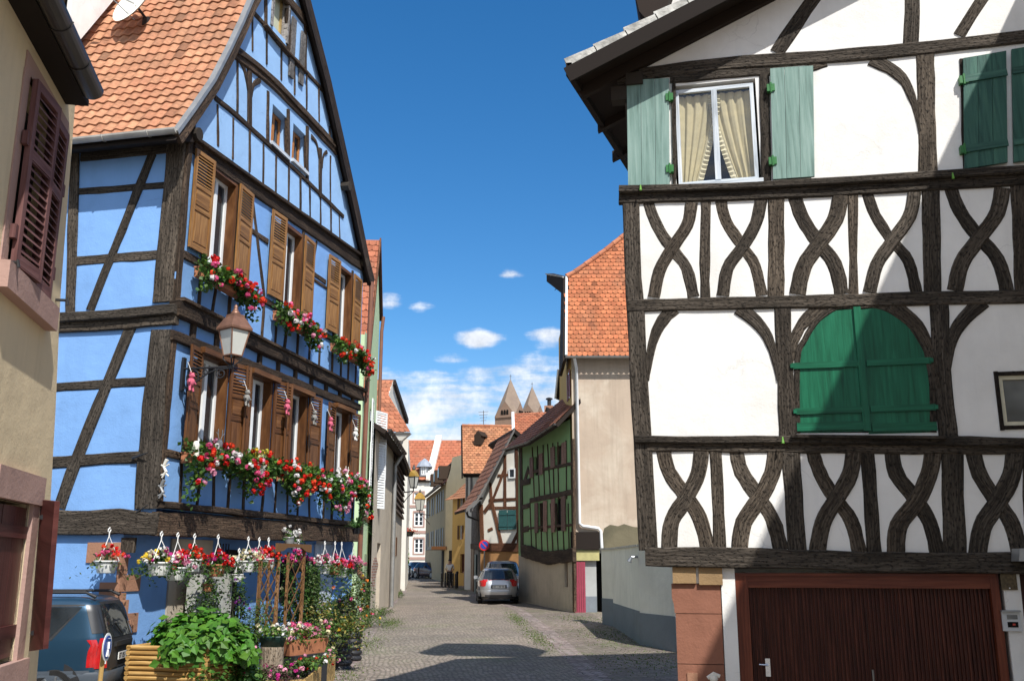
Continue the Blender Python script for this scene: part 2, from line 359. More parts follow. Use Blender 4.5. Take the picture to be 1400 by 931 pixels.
def _weather(m):
    N=m.node_tree.nodes; L=m.node_tree.links; b=N['Principled BSDF']; src=b.inputs['Base Color'].links[0].from_socket; tc=N.new('ShaderNodeTexCoord').outputs['Object']
    f=noise(N,L,tc,.55,7,.65,.5); r=N.new('ShaderNodeMapRange'); L.new(f,r.inputs[0]); r.inputs[1].default_value=.5; r.inputs[2].default_value=.72; r.inputs[4].default_value=.45
    L.new(mix(N,L,r.outputs[0],src,(.17,.11,.075)),b.inputs['Base Color'])
_weather(m_tile)
m_leaf=vcol('leaves',.5,.35,.3,.3,0,9)
m_petal=vcol('petals',.6,.2,.25,.1,0,9)
m_pot=plain('white_pot',(.72,.72,.69),.45,.4,.1,9,.1)
m_terra=plain('terracotta',(.42,.17,.085),.75,.2,.2,6,.3)
m_soil=plain('soil',(.04,.028,.02),.95,.1,.3,20,.8)
m_gpot=plain('dark_green_pot',(.02,.055,.045),.4,.5,.2,8,.1)
m_black=plain('black_plastic',(.022,.022,.024),.55,.4,.15,8,.1)
m_lich=plain('lichened_verge',(.50,.49,.45),.9,.1,.4,6,.8,18,bd=.02)
m_stonec=plaster('church_stone',(.26,.17,.12),(.2,.13,.1),.5,.3)
m_spire=plaster('spire_stone',(.25,.19,.145),(.17,.13,.11),.5,.3)
m_metal=plain('grey_metal',(.28,.29,.30),.35,.5,.1,9,.05,metal=.7)
m_brass=plain('dark_bronze',(.09,.065,.035),.4,.5,.5,40,.6,30,metal=.6)

# ---------------- facades ----------------
Z=V((0,0,1))
class Fac:
    def __init__(s,p0,p1):
        s.O=V((p0[0],p0[1],0)); s.u=(V((p1[0],p1[1],0))-s.O); s.L=s.u.length; s.u.normalize(); s.n=s.u.cross(Z)
        s.rz=math.atan2(s.u.y,s.u.x)
    def px(s,u,v,d=0):
        r=camdir(u,v); t=((s.O+s.n*d)-EYE).dot(s.n)/r.dot(s.n); p=EYE+r*t
        return ((p-s.O).dot(s.u),p.z)
    def pos(s,a,z,d=0): return s.O+s.u*a+s.n*d+Z*z
    def P(s,pts,d=0): return [s.pos(a,z,d) for a,z in pts]
def rect(s0,z0,s1,z1): return [(s0,z0),(s1,z0),(s1,z1),(s0,z1)]
def smooth(pts,n=4):
    out=[]
    P=[pts[0]]+list(pts)+[pts[-1]]
    for i in range(1,len(P)-2):
        for j in range(n):
            t=j/n; a,b,c,d=P[i-1],P[i],P[i+1],P[i+2]
            out.append(tuple(.5*((2*b[q])+(-a[q]+c[q])*t+(2*a[q]-5*b[q]+4*c[q]-d[q])*t*t+(-a[q]+3*b[q]-3*c[q]+d[q])*t**3) for q in (0,1)))
    out.append(tuple(pts[-1])); return out
def timb(fac,parent,pts,w,d1=.02,d0=-.04,mat=None,name=None,px=True,jit=.012,ends=0,step=.22,label=None,wend=None):
    """one hewn timber along a polyline on the facade"""
    mat=mat or m_tim
    if px: pts=[fac.px(a,b,d1) for a,b in pts]
    if len(pts)>2: pts=smooth(pts,4)
    P=[V((a,b)) for a,b in pts]
    if ends:
        t=(P[0]-P[1]).normalized(); P[0]=P[0]+t*ends; t=(P[-1]-P[-2]).normalized(); P[-1]=P[-1]+t*ends
    # resample
    Q=[P[0]]
    for a,b in zip(P,P[1:]):
        n=max(1,int((b-a).length/step))
        for i in range(1,n+1): Q.append(a.lerp(b,i/n))
    rows=[];L=[0]
    for i in range(1,len(Q)): L.append(L[-1]+(Q[i]-Q[i-1]).length)
    o=random.uniform(0,50); tot=L[-1]
    j1=j2=0
    dj=random.uniform(-.006,.006); d1+=dj
    for i,q in enumerate(Q):
        t=(Q[min(i+1,len(Q)-1)]-Q[max(i-1,0)]).normalized(); nn=V((-t.y,t.x))
        j1=j1*.6+random.uniform(-jit,jit)*.7; j2=j2*.6+random.uniform(-jit,jit)*.7
        ww=w if wend is None else w+(wend-w)*(L[i]/tot)
        a=q+nn*(ww/2+j1); b=q-nn*(ww/2+j2); dd=d1+random.uniform(-.004,.004); c=min(.016,ww*.15)
        a2=q+nn*(ww/2+j1-c); b2=q-nn*(ww/2+j2-c)
        rows.append([fac.pos(a.x,a.y,d0),fac.pos(a.x,a.y,dd-c),fac.pos(a2.x,a2.y,dd),fac.pos(b2.x,b2.y,dd),fac.pos(b.x,b.y,dd-c),fac.pos(b.x,b.y,d0)])
    vs=[0,.05,.07,.07+w,.09+w,.14+w]
    mb=MB(); mb.grid([r[::-1] for r in rows],uv=lambda i,j:(L[i]+o,vs[5-j]+o))
    mb.face(rows[0],uv=[(o,o+x) for x in vs]); mb.face(rows[-1][::-1],uv=[(o,o+x) for x in vs])
    if not name:
        t=(Q[-1]-Q[0]); name='post' if abs(t.y)>4*abs(t.x) else ('beam' if abs(t.x)>3*abs(t.y) else 'brace')
    return obj(name,mb,mat,parent,label=label)
def wall(fac,parent,outline,holes=(),mat=None,d=0,name='wall',reveal=.16,label=None,extra=None):
    mb=MB(); mb.poly(fac.P(outline,d),[fac.P(h,d) for h in holes],n=fac.n)
    for h in holes:
        q=fac.P(h,d); q2=fac.P(h,d-reveal)
        for i in range(len(h)):
            j=(i+1)%len(h); mb.face([q[i],q[j],q2[j],q2[i]])
    if extra: extra(mb)
    return obj(name,mb,mat,parent,label=label)
def bar(mb,fac,a,b,w,d0,d1,mi=0):
    """straight bar on facade between (s,z) a,b"""
    a=V(a);b=V(b);t=(b-a).normalized();n=V((-t.y,t.x))*w/2
    c=[a-n,b-n,b+n,a+n]
    L=(b-a).length; o=random.uniform(0,9)
    lo=[fac.pos(p.x,p.y,d0) for p in c]; hi=[fac.pos(p.x,p.y,d1) for p in c]
    UV=[(o,o),(o+L,o),(o+L,o+w),(o,o+w)]
    mb.face(hi,UV,mi); mb.face(lo[::-1],UV,mi)
    for i in range(4):
        j=(i+1)%4; l=(c[j]-c[i]).length
        mb.face([lo[i],lo[j],hi[j],hi[i]],[(o,o),(o+l,o),(o+l,o+.05),(o,o+.05)] if i%2==0 else [(o,o),(o,o+l),(o+.05,o+l),(o+.05,o)],mi)
def window(fac,parent,s0,z0,s1,z1,d=-.1,fw=.055,mull=1,bars=(),frame=None,pane=None,name='window',curtain=None,jamb=None,sill=None,label=None,arch=0):
    fr=MB(); frame=frame or m_wf
    for a,b in (((s0,z0+fw/2),(s1,z0+fw/2)),((s0,z1-fw/2),(s1,z1-fw/2))): bar(fr,fac,a,b,fw,d-.03,d+.02)
    for s in (s0+fw/2,s1-fw/2): bar(fr,fac,(s,z0+fw),(s,z1-fw),fw,d-.03,d+.02)
    for i in range(mull):
        s=s0+(s1-s0)*(i+1)/(mull+1); bar(fr,fac,(s,z0+fw),(s,z1-fw),fw*1.5,d-.03,d+.03)
    for t in bars:
        z=z0+(z1-z0)*t; bar(fr,fac,(s0+fw,z),(s1-fw,z),fw*.5,d-.02,d+.012)
    w=obj(name,fr,frame,parent,label=label)
    pb=MB(); pb.poly(fac.P(rect(s0+fw*.5,z0+fw*.5,s1-fw*.5,z1-fw*.5),d-.012),n=fac.n); obj('pane',pb,pane or m_glass,w)
    if jamb:
        jb=MB(); q=.07
        for a,b in (((s0-q/2,z0-q),(s0-q/2,z1+q)),((s1+q/2,z0-q),(s1+q/2,z1+q)),((s0,z1+q/2),(s1,z1+q/2))): bar(jb,fac,a,b,q,d-.03,.035)
        obj('jamb',jb,jamb,w)
    if sill:
        sb=MB(); bar(sb,fac,(s0-.06,z0-.04),(s1+.06,z0-.04),.07,d,.07); obj('sill',sb,sill,w)
    if curtain:
        cb=MB(); n=24
        for side in (0,1):
            rows=[]
            for i in range(9):
                t=i/8; zz=z1-.05-(z1-z0-.1)*t; wdt=(s1-s0)*(.48-.18*math.sin(min(1,t*1.2)*math.pi)*.8)
                r=[]
                for j in range(n+1):
                    a=(s0+.03+wdt*j/n) if side==0 else (s1-.03-wdt*j/n)
                    r.append(fac.pos(a,zz,d-.08+.012*math.sin(j*1.9)))
                rows.append(r)
            cb.grid(rows)
        obj('curtain',cb,curtain,w,smooth=True)
    return w
def louvre_mesh(name,w,h,top=.32,mat=None,full=False,th=.035,slat=.055,rails=(.62,)):
    """shutter, origin at lower left front corner; x right, z up, -y outward"""
    mb=MB(); st=.06
    def b(x0,y0,z0,x1,y1,z1):
        c=MB(); L=max(x1-x0,z1-z0); vert=(z1-z0)>(x1-x0); o=random.uniform(0,9)
        base=len(mb.f); mb.bx(x0,y0,z0,x1,y1,z1)
        for fi in range(base,len(mb.f)):
            uv=[]
            for vi in mb.f[fi]:
                p=mb.v[vi]; uv.append((p.z+o,p.x+p.y+o) if vert else (p.x+o,p.z+p.y+o))
            mb.uv[fi]=uv
    b(0,-th,0,st,0,h); b(w-st,-th,0,w,0,h); b(st,-th,0,w-st,0,.09); b(st,-th,h-.07,w-st,0,h)
    cuts=[0.09]; zl0=h*(1-top) if not full else .09
    levels=[] 
    if not full:
        b(st,-th,zl0-.07,w-st,0,zl0)
        z0=.09; zs=[h*r*(1-top) for r in rails]+[zl0-.07]
        for zz in zs:
            if zz!=zl0-.07: b(st,-th,zz-.035,w-st,0,zz+.035); z1=zz-.035
            else: z1=zz
            b(st,-th*.55,z0,w-st,-th*.3,z1); b(st+.035,-th*.85,z0+.035,w-st-.035,-th*.5,z1-.035)
            z0=z1+.07
    else:
        for r in rails: b(st,-th,h*r-.04,w-st,0,h*r+.04)
    z=zl0+.02
    while z<h-.1:
        if not (full and any(abs(z-h*r)<.05 for r in rails)):
            y0,y1=-th*.95,-th*.1
            o=random.uniform(0,9); f0=len(mb.f)
            mb.hexa([V((st,y0,z)),V((w-st,y0,z)),V((w-st,y1,z+slat*.75)),V((st,y1,z+slat*.75)),V((st,y0,z+.009)),V((w-st,y0,z+.009)),V((w-st,y1,z+slat*.75+.009)),V((st,y1,z+slat*.75+.009))])
            for fi in range(f0,len(mb.f)): mb.uv[fi]=[(mb.v[i].x+o,mb.v[i].z+o) for i in mb.f[fi]]
        z+=slat
    me_o=obj(name,mb,mat); me=me_o.data; bpy.data.objects.remove(me_o); return me
def board_shutter(fac,parent,q,d=.03,th=.035,mat=None,n=4,battens=(),label=None,name='shutter',hinge=None,handle=None):
    """planked shutter over quad q (s,z) bl,br,tr,tl"""
    mb=MB(); bl,br,tr,tl=[V(p) for p in q]
    for i in range(n):
        a,b=i/n,(i+1)/n-.008; c=[bl.lerp(br,a),bl.lerp(br,b),tl.lerp(tr,b),tl.lerp(tr,a)]; j=random.uniform(-.002,.002); o=random.uniform(0,20)
        lo=[fac.pos(p.x,p.y,d) for p in c]; hi=[fac.pos(p.x,p.y,d+th+j) for p in c]
        UV=[(p.y+o,p.x+o) for p in c]; mb.face(hi,UV); mb.face(lo[::-1],UV)
        for e in range(4):
            f=(e+1)%4; mb.face([lo[e],lo[f],hi[f],hi[e]],[UV[e],UV[f],UV[f],UV[e]])
    for t in battens:
        a=bl.lerp(tl,t); b=br.lerp(tr,t); bar(mb,fac,a,b,.09,d+th-.002,d+th+.022)
    sh=obj(name,mb,mat,parent,label=label)
    if hinge:
        for t in hinge[1]:
            hb=MB(); p=(bl.lerp(tl,t) if hinge[0]=='l' else br.lerp(tr,t)); bar(hb,fac,(p.x-.05,p.y),(p.x+.05,p.y),.10,d-.03,d+th+.02); hb.tube([fac.pos(p.x,p.y-.07,d+th+.02),fac.pos(p.x,p.y+.07,d+th+.02)],.014,6)
            obj('hinge',hb,plain('green_hinge',(.03,.16,.04),.5),sh)
    return sh
# ---------------- roofs ----------------
def tilecol(base,v=.18):
    f=random.uniform(1-v,1+v); h=random.uniform(-.08,.08)
    if random.random()<.05: f*=.6
    return (base[0]*f*(1+h*.3),base[1]*f*(1+h),base[2]*f*(1+h))
def pantiles(O,U,L,prof,cw=.2,ch=.25,base=(.50,.22,.10)):
    """prof: list of (out,z): horizontal offset inward (along N) and height; U unit direction of eave"""
    mb=MB(); O=V(O);U=V(U).normalized(); N=Z.cross(U)  # inward (up-slope) horizontal
    P=[V(p) for p in prof]; S=[0]
    for a,b in zip(P,P[1:]): S.append(S[-1]+(b-a).length)
    def at(s):
        s=max(0,min(S[-1]-1e-5,s))
        for i in range(len(P)-1):
            if s<=S[i+1]:
                t=(s-S[i])/(S[i+1]-S[i]); d=(P[i+1]-P[i]).normalized(); p=P[i].lerp(P[i+1],t); return p,V((-d.y,d.x))
    rows=int(S[-1]/ch); cols=int(L/cw); k=6
    wave=[.0,.012,.03,.034,.02,.004]
    for r in range(rows):
        for c in range(cols):
            col=tilecol(base); R0=[];R1=[];j=random.uniform(-.004,.004)
            for (s,lift,RR) in ((r*ch-.02,.028+j,R0),((r+1)*ch,.0,R1)):
                p,n=at(s)
                for q in range(k+1):
                    w=wave[q%k]; h=lift+w; pp=p+n*h
                    RR.append(O+U*((c+q/k)*cw)+N*pp.x+Z*pp.y)
            p,n=at(r*ch-.02); B=[]
            for q in range(k+1):
                pp=p+n*(wave[q%k]-.012); B.append(O+U*((c+q/k)*cw)+N*pp.x+Z*pp.y)
            for q in range(k):
                mb.face([R0[q],R0[q+1],R1[q+1],R1[q]],col=col); mb.face([B[q],B[q+1],R0[q+1],R0[q]],col=tuple(x*.8 for x in col))
    return mb
def plaintiles(A,B,C,D,tw=.17,th=.16,base=(.46,.17,.07),v=.2,round_=True,flat=False,mask=None):
    """quad eave A->B, ridge D->C; tiles as separate little plates"""
    mb=MB(); A,B,C,D=[V(x) for x in (A,B,C,D)]
    n=(B-A).cross(D-A).normalized()
    if n.z<0: n=-n
    Lm=max((B-A).length,(C-D).length); H=((D-A).length+(C-B).length)/2; rows=max(1,int(H/th)); cols=max(1,int(Lm/tw))
    # base sheet below
    mb.face([A-n*.01,B-n*.01,C-n*.01,D-n*.01],col=k(base,.5))
    for r in range(rows):
        t0=r/rows; t1=(r+1)/rows; a0=A.lerp(D,t0);b0=B.lerp(C,t0);a1=A.lerp(D,t1);b1=B.lerp(C,t1)
        off=.5 if r%2 else 0
        for c in range(-1,cols+1):
            x0=(c+off)/cols; x1=(c+1+off)/cols
            if x0<0: x0=0
            if x1>1: x1=1
            if x1-x0<.2/cols: continue
            if mask and not mask((x0+x1)/2,(t0+t1)/2): continue
            col=tilecol(base,v); g=.04/cols; l=.022+random.uniform(-.004,.004); e=(a0-a1)*.06
            up=[a1.lerp(b1,x1),a1.lerp(b1,x0)]
            p0=a0.lerp(b0,x0+g)+n*l+e; p1=a0.lerp(b0,x1-g)+n*l+e; dn=(a0-a1)
            if round_:
                m=[p0-dn*.22,p0.lerp(p1,.2)-dn*.03,p0.lerp(p1,.5)+dn*.02,p0.lerp(p1,.8)-dn*.03,p1-dn*.22]
            else: m=[p0,p1]
            mb.face(m+up,col=col)
            for i in range(len(m)-1): mb.face([m[i]-n*.02,m[i+1]-n*.02,m[i+1],m[i]],col=k(col,.7))
    return mb
def ridge_tiles(pts,r=.1,base=(.45,.17,.08),step=.35):
    mb=MB(); pts=[V(p) for p in pts]
    for a,b in zip(pts,pts[1:]):
        n=max(1,int((b-a).length/step))
        for i in range(n):
            p=a.lerp(b,i/n); q=a.lerp(b,(i+1.08)/n); col=tilecol(base)
            f=len(mb.f); mb.tube([p,q],[r,r*.85],8)
            for z in range(f,len(mb.f)): mb.col[z]=col
    return mb
def slab(mb,q,t,mi=0):
    """solid slab under quad q, thickness t along normal down"""
    q=[V(x) for x in q]; n=(q[1]-q[0]).cross(q[3]-q[0]).normalized()
    if n.z<0: n=-n
    lo=[p-n*t for p in q]; mb.hexa(lo+q,mi)
def gutter(mb,a,b,r=.07):
    a=V(a);b=V(b);u=(b-a).normalized();n=u.cross(Z).normalized()
    rows=[]
    for p in (a,b): rows.append([p+n*math.cos(t)*r+Z*math.sin(t)*r for t in [math.pi+i*math.pi/8 for i in range(9)]])
    mb.grid(rows); rows2=[[p+(n*math.cos(t)+Z*math.sin(t))*(r-.008) for t in [math.pi+i*math.pi/8 for i in range(9)]] for p in (a,b)]; mb.grid(rows2)
    for rr in rows: mb.face(rr)
    L=(b-a).length; i=.6
    while i<L: mb.tube([a+u*i-n*0+Z*.0+(n*math.cos(t)+Z*math.sin(t))*(r+.006) for t in [math.pi+q*math.pi/6 for q in range(7)]],.01,5); i+=.8
# ---------------- plants ----------------
def leaf(mb,p,size,col,nrm=None,asp=.6,droop=.2):
    a=V((random.gauss(0,1),random.gauss(0,1),random.gauss(0,.6))).normalized()
    n=nrm or V((random.gauss(0,.6),random.gauss(0,.6),random.uniform(.2,1))).normalized()
    a=(a-n*a.dot(n)).normalized(); b=n.cross(a); s=size
    tip=p+a*s-n*s*droop; m=p+a*s*.45; 
    l=m+b*s*asp*.5-n*s*.06; r=m-b*s*asp*.5-n*s*.06
    mb.face([p,r,tip],col=col); mb.face([p,tip,l],col=k(col,.92))
def leafcol(base,v=.3):
    f=random.uniform(1-v,1+v); return (base[0]*f*random.uniform(.8,1.25),base[1]*f,base[2]*f*random.uniform(.7,1.2))
def blossom(mb,p,r,col,n=10):
    for i in range(n):
        d=V((random.gauss(0,1),random.gauss(0,1),random.gauss(0,1))).normalized(); c=p+d*r*random.uniform(.5,1); s=r*.55
        a=d.orthogonal().normalized(); b=d.cross(a); f=random.uniform(.8,1.15); cc=k(col,f)
        mb.face([c+a*s,c+b*s,c-a*s,c-b*s],col=cc)
RED=(.62,.015,.012);PINK=(.72,.10,.24);LPINK=(.78,.32,.45);WHT=(.80,.78,.76);MAG=(.50,.03,.22);SCAR=(.75,.06,.02);YEL=(.78,.55,.04);CRM=(.75,.68,.42);ORG=(.75,.2,.03)
GRN=(.065,.145,.028);LGRN=(.12,.24,.035)
# ---------------- ground ----------------
def ground():
    mb=MB(); ys=[-60,-20,0,6,10,13,16,19,22,26,30,35,40,46,52,58,65,75,90,120,180,260,400,900,2500]
    xs=[-1500,-400,-150,-80,-50,-36,-28,-22,-18,-14,-10,-7,-4,-1,2,6,12,30,80,300,1500]
    mb.grid([[V((x,y,zg(y))) for x in xs] for y in ys])
    A=R(16.5)
    m=street_mat('sett_paving',A,.13,.085,[(.225,.185,.155),(.31,.26,.22),(.39,.335,.285)],(.10,.09,.07),.20,.05,.65)
    struct('ground',mb,m,merge=True)
    def strip(name,L,Rr,mat,h=.004):
        mb=MB(); pts=[]
        def res(a):
            out=[]
            for p,q in zip(a,a[1:]):
                for i in range(8): out.append(p.lerp(q,i/8))
            return out+[a[-1]]
        l=res(L); r=res(Rr); mb.grid([[V((p.x,p.y,zg(p.y)+h)),V((q.x,q.y,zg(q.y)+h))] for p,q in zip(l,r)]); struct(name,mb,mat)
    mg=street_mat('gutter_setts',A,.22,.16,[(.19,.145,.13),(.29,.235,.22),(.36,.31,.29)],(.09,.075,.065),.12,.01,.6)
    mp=street_mat('side_paving',A+.1,.2,.1,[(.17,.135,.12),(.23,.185,.17),(.30,.25,.225)],(.10,.095,.06),.30,.02,.5)
    R0=[G(640,812),G(700,832),G(745,870),G(800,931)]; R1=[G(655,812),G(715,832),G(768,870),G(838,931)]
    ex=(R0[-1]-R0[-2]).normalized()*8; ex2=(R1[-1]-R1[-2]).normalized()*8; 
    strip('gutter',R0+[R0[-1]+ex],R1+[R1[-1]+ex2],mg)
    W_=[G(740,812),G(800,832),G(838,858),G(960,905)]
    strip('pavement',R1+[R1[-1]+ex2],W_+[V((2,14,0))],mp,.003)
    L0=[G(553,806),G(528,830),G(490,880),G(455,931)]; L1=[G(558,806),G(537,830),G(503,880),G(473,931)]
    ey=(L0[-1]-L0[-2]).normalized()*8
    strip('gutter',L0+[L0[-1]+ey],L1+[L1[-1]+ey],mg)
    # kerb side band on the left, raised
    mk=plaster('kerb_stone',(.22,.19,.165),(.12,.12,.07),.8,.8)
    kb=MB(); K=[G(549,807),G(520,831),G(478,880),G(440,931)]; K.append(K[-1]+ey)
    inner=[p+V((-.9,0,0)) for p in K]
    for i in range(len(K)-1):
        n=12
        for j in range(n):
            a=K[i].lerp(K[i+1],j/n); b=K[i].lerp(K[i+1],(j+1)/n-.004); c=inner[i].lerp(inner[i+1],(j+1)/n); d=inner[i].lerp(inner[i+1],j/n)
            lo=[V((p.x,p.y,zg(p.y)-.05)) for p in (a,d,c,b)]; hi=[V((p.x,p.y,zg(p.y)+.10)) for p in (a,d,c,b)]; kb.hexa(lo+hi)
    struct('kerb',kb,mk)
ground()
# ================= RIGHT HOUSE (white, black timber) =================
def right_house():
    f=Fac((-.98,12),(6.2,12)); px=f.px
    root=thing('timbered_house','white plastered house with black curved timbers, green shutters and red-brown garage door','house',(2.5,14,0))
    SX=-.98
    # outline of plaster: above base beam up to the roof
    rk=[px(777,95,.0),px(818,70),px(904,24),px(946,4)]
    sl_=(rk[3][1]-rk[0][1])/(rk[3][0]-rk[0][0])
    e0=px(858,100); bl=px(882,765)
    top=(7.6,0)
    zr=lambda s: px(900,50)[1]+ (s-px(900,50)[0])*sl_
    wn=[px(928,253),px(1038,246),px(1036,112),px(927,122)]
    wz0=(wn[0][1]+wn[1][1])/2; wz1=(wn[2][1]+wn[3][1])/2; ws0=wn[0][0]; ws1=wn[1][0]
    arch=[px(*p) for p in [(1090,592),(1090,492),(1100,465),(1118,437),(1143,421),(1175,419),(1207,420),(1241,441),(1261,469),(1269,489),(1275,528),(1276,591)]]
    sw=px(1368,586); sw1=px(1368,510); s_w=rect(sw[0],sw[1],sw[0]+.62,sw1[1])
    gd=[px(1022,803),px(1357,813)]; g0=gd[0][0]-.06; g1=gd[1][0]+.1; gz=px(1016,782)[1]
    s_end=7.3
    apex=s_end
    wall(f,root,[(bl[0]+.02,bl[1]),(s_end,bl[1]),(s_end,zr(s_end)),(.02,zr(.02))],[rect(ws0-.03,wz0-.03,ws1+.03,wz1+.05),arch,s_w],m_white,reveal=.14)
    # body behind: side walls, back
    mb=MB(); P0=f.pos(.17,2.4,0); far=V((P0.x+.5,14.6,2.4)); E1=f.pos(s_end,0,0)
    for a,b,za,zb in ((P0,far,9.3,9.3),):
        mb.face([a,b,b+Z*6.8,a+Z*6.8])
    mb.face([far,V((E1.x,14.6,0)),V((E1.x,14.6,12)),far+Z*6.8]); mb.face([V((E1.x,14.6,-.1)),E1,E1+Z*zr(s_end),V((E1.x,14.6,zr(s_end)))])
    obj('wall',mb,m_white,root)
    # ---- timbers ----
    T=lambda pts,w,d=.022,**kk: timb(f,root,pts,w,d,**kk)
    T([(861,262),(868,425),(878,600),(887,752)],.235,.03)
    T([(846,266),(1000,262),(1200,252),(1400,240),(1600,229)],.24,.035)
    T([(846,258),(1000,254),(1200,243),(1400,231),(1600,220)],.10,.10,jit=.006)
    T([(858,418),(1000,414),(1200,409),(1400,404),(1600,399)],.16,.03)
    T([(868,600),(1100,601),(1400,604),(1600,606)],.10,.075)
    T([(885,611),(1100,612),(1400,613),(1600,614)],.13,.03)
    T([(882,760),(1000,761),(1178,767),(1361,770),(1600,775)],.235,.085,jit=.018)
    T([(843,105),(980,87),(1130,77),(1240,67),(1400,49),(1600,27)],.185,.035)
    T([(1115,-6),(1062,72)],.19,.02); T([(1247,-6),(1246,60)],.19,.02); T([(1346,-6),(1311,48)],.16,.02)
    T([(1265,74),(1267,150),(1269,240)],.215,.024)
    T([(1192,80),(1226,99),(1247,130),(1258,180)],.20,.018,wend=.04)
    T([(1130,86),(1100,96),(1088,105)],.12,.018)
    # window posts
    T([(921,106),(922,254)],.055,.03); T([(1045,98),(1048,252)],.13,.03); T([(863,108),(872,262)],.20,.026)
    T([(916,106),(1056,96)],.14,.032)
    # X bands
    def band(posts,bays,Y0,Y1,yp0,yp1,k0,k1):
        for (xa,xb,wp) in posts: T([(xa,yp0+k0*(xa-880)),(xb,yp1+k1*(xa-880))],wp,.02)
        for (l0,l1,r0,r1) in bays:
            xc=(l0+r0)/2-880; y0=Y0+k0*xc; y1=Y1+k1*xc
            def q(u,v):
                a=(l0+(l1-l0)*v, y0+(y1-y0)*v); b=(r0+(r1-r0)*v, y0+(y1-y0)*v); return (a[0]+(b[0]-a[0])*u,a[1])
            ja=random.uniform(-.035,.035); wv=random.uniform(.155,.195)
            T([q(.155+ja,-.02),q(.26,.22),q(.53+ja,.47),q(.78,.70),q(.90,1.02)],wv,.010,jit=.006,name='brace')
            T([q(.885,-.02),q(.80,.23),q(.55+ja,.49),q(.28,.73),q(.19+ja,1.02)],wv+.005,.022,jit=.006,name='brace')
    band([(965,964,.135),(1062,1061,.205),(1166,1167,.12),(1273,1275,.215),(1392,1398,.16),(1494,1497,.2)],
         [(876,882,955,955),(973,974,1049,1049),(1074,1076,1159,1159),(1174,1175,1261,1262),(1287,1290,1382,1386),(1402,1406,1484,1486)],281,404,268,410,-.048,-.021)
    band([(978,984,.15),(1081,1091,.215),(1185,1197,.17),(1302,1306,.26),(1408,1412,.16),(1512,1518,.2)],
         [(894,899,968,975),(993,995,1070,1076),(1100,1104,1177,1183),(1204,1206,1286,1291),(1318,1321,1398,1404),(1420,1424,1500,1506)],615,745,612,760,.006,.028)
    # arch band
    T([(1069,414),(1073,500),(1077,604)],.205,.026); T([(1284,412),(1288,500),(1298,604)],.215,.026)
    for pts in ([(921,421),(901,445),(890,478),(885,520)],[(1011,420),(1040,446),(1056,478),(1064,520)],[(1128,416),(1099,441),(1084,472),(1078,520)],[(1221,417),(1254,445),(1273,480),(1283,530)],[(1343,411),(1312,444),(1299,476),(1294,525)]):
        T(pts,.205,.018,jit=.007,name='brace',wend=.05)
    # notch pegs and iron hooks
    T([(1490,400),(1494,604)],.21,.026); T([(1495,48),(1500,232)],.21,.024); T([(1590,38),(1596,600)],.22,.02); T([(1470,-30),(1440,40)],.17,.02,name='brace')
    # ---- upper window with curtains ----
    mbd=MB(); c=f.P(rect(ws0-.3,wz0-.3,ws1+.3,wz1+.3),-1.0); mbd.face(c)
    for a,b in (((ws0-.3,wz0-.3),(ws1+.3,wz0-.3)),((ws1+.3,wz0-.3),(ws1+.3,wz1+.3)),((ws1+.3,wz1+.3),(ws0-.3,wz1+.3)),((ws0-.3,wz1+.3),(ws0-.3,wz0-.3))):
        mbd.face([f.pos(*a,-.15),f.pos(*b,-.15),f.pos(*b,-1.0),f.pos(*a,-1.0)])
    w=window(f,root,ws0,wz0,ws1,wz1,d=-.045,fw=.05,mull=1,frame=m_wfb,pane=m_clear,label='open-shuttered casement window with pleated curtains')
    obj('room',mbd,m_dark,w)
    for side in (0,1):
        cb=MB(); rows=[];n=30;rf=MB();rr=[]
        for i in range(15):
            t=i/14; z=wz1-.06-(wz1-wz0-.1)*t
            wd=(ws1-ws0)*(.475 if t<.12 else .475-.25*((t-.12)/.88)**1.3 if side else .475-.28*((t-.12)/.88)**1.2)
            a0=ws0+.03; a1=ws1-.03; row=[]
            for j in range(n+1):
                u=j/n; s=(a0+wd*u) if side==0 else (a1-wd*u)
                row.append(f.pos(s,z,-.12+.018*math.sin(u*26+t*1.2)+.01*math.sin(u*55)))
            rows.append(row)
        cb.grid(rows)
        # ruffle along the inner edge
        for i in range(42):
            t=i/41; kf=t*13.99; a=int(kf); e=rows[a][-1].lerp(rows[min(a+1,14)][-1],kf-a)
            dirn=1 if side==0 else -1
            rr.append([e+f.n*.01, e+f.u*dirn*.03+f.n*(.03 if i%2 else .005), e+f.u*dirn*.075+f.n*(.035 if i%2 else .0)-Z*.01])
        rf.grid(rr)
        cu=obj('curtain',cb,m_curt,w,smooth=True); obj('ruffle',rf,plain('ruffle_cloth',(.60,.55,.38),.8),cu)
    sb=MB(); bar(sb,f,(ws0-.05,wz0-.035),(ws1+.05,wz0-.035),.05,-.05,.07); obj('sill',sb,m_wfb,w)
    hl=lambda *p:[px(a,b,.06) for a,b in p]
    board_shutter(f,root,hl((859,257),(916,256),(915,108),(857,111)),.045,.035,m_gsh,3,label='pale green board shutter left of the curtained window',hinge=('r',(.16,.82)))
    board_shutter(f,root,hl((1057,246),(1114,242),(1112,91),(1053,95)),.045,.035,m_gsh,3,label='pale green board shutter right of the curtained window',hinge=('l',(.16,.82)))
    # closed/ajar shutters far right
    T([(1315,80),(1320,232)],.05,.03,mat=m_bare)
    board_shutter(f,root,hl((1319,231),(1378,222),(1376,70),(1317,80)),.03,.035,m_gsh2,3,(.17,.80),label='dark green battened shutter under the gable beam',hinge=('l',(.17,.80)))
    board_shutter(f,root,hl((1386,222),(1445,214),(1443,58),(1383,68)),.03,.035,m_gsh2,3,(.17,.80))
    # emerald arched shutters
    ab=MB(); mid=px(1178,500)[0]
    left=[p for p in arch if p[0]<mid]; 
    topz=max(p[1] for p in arch)
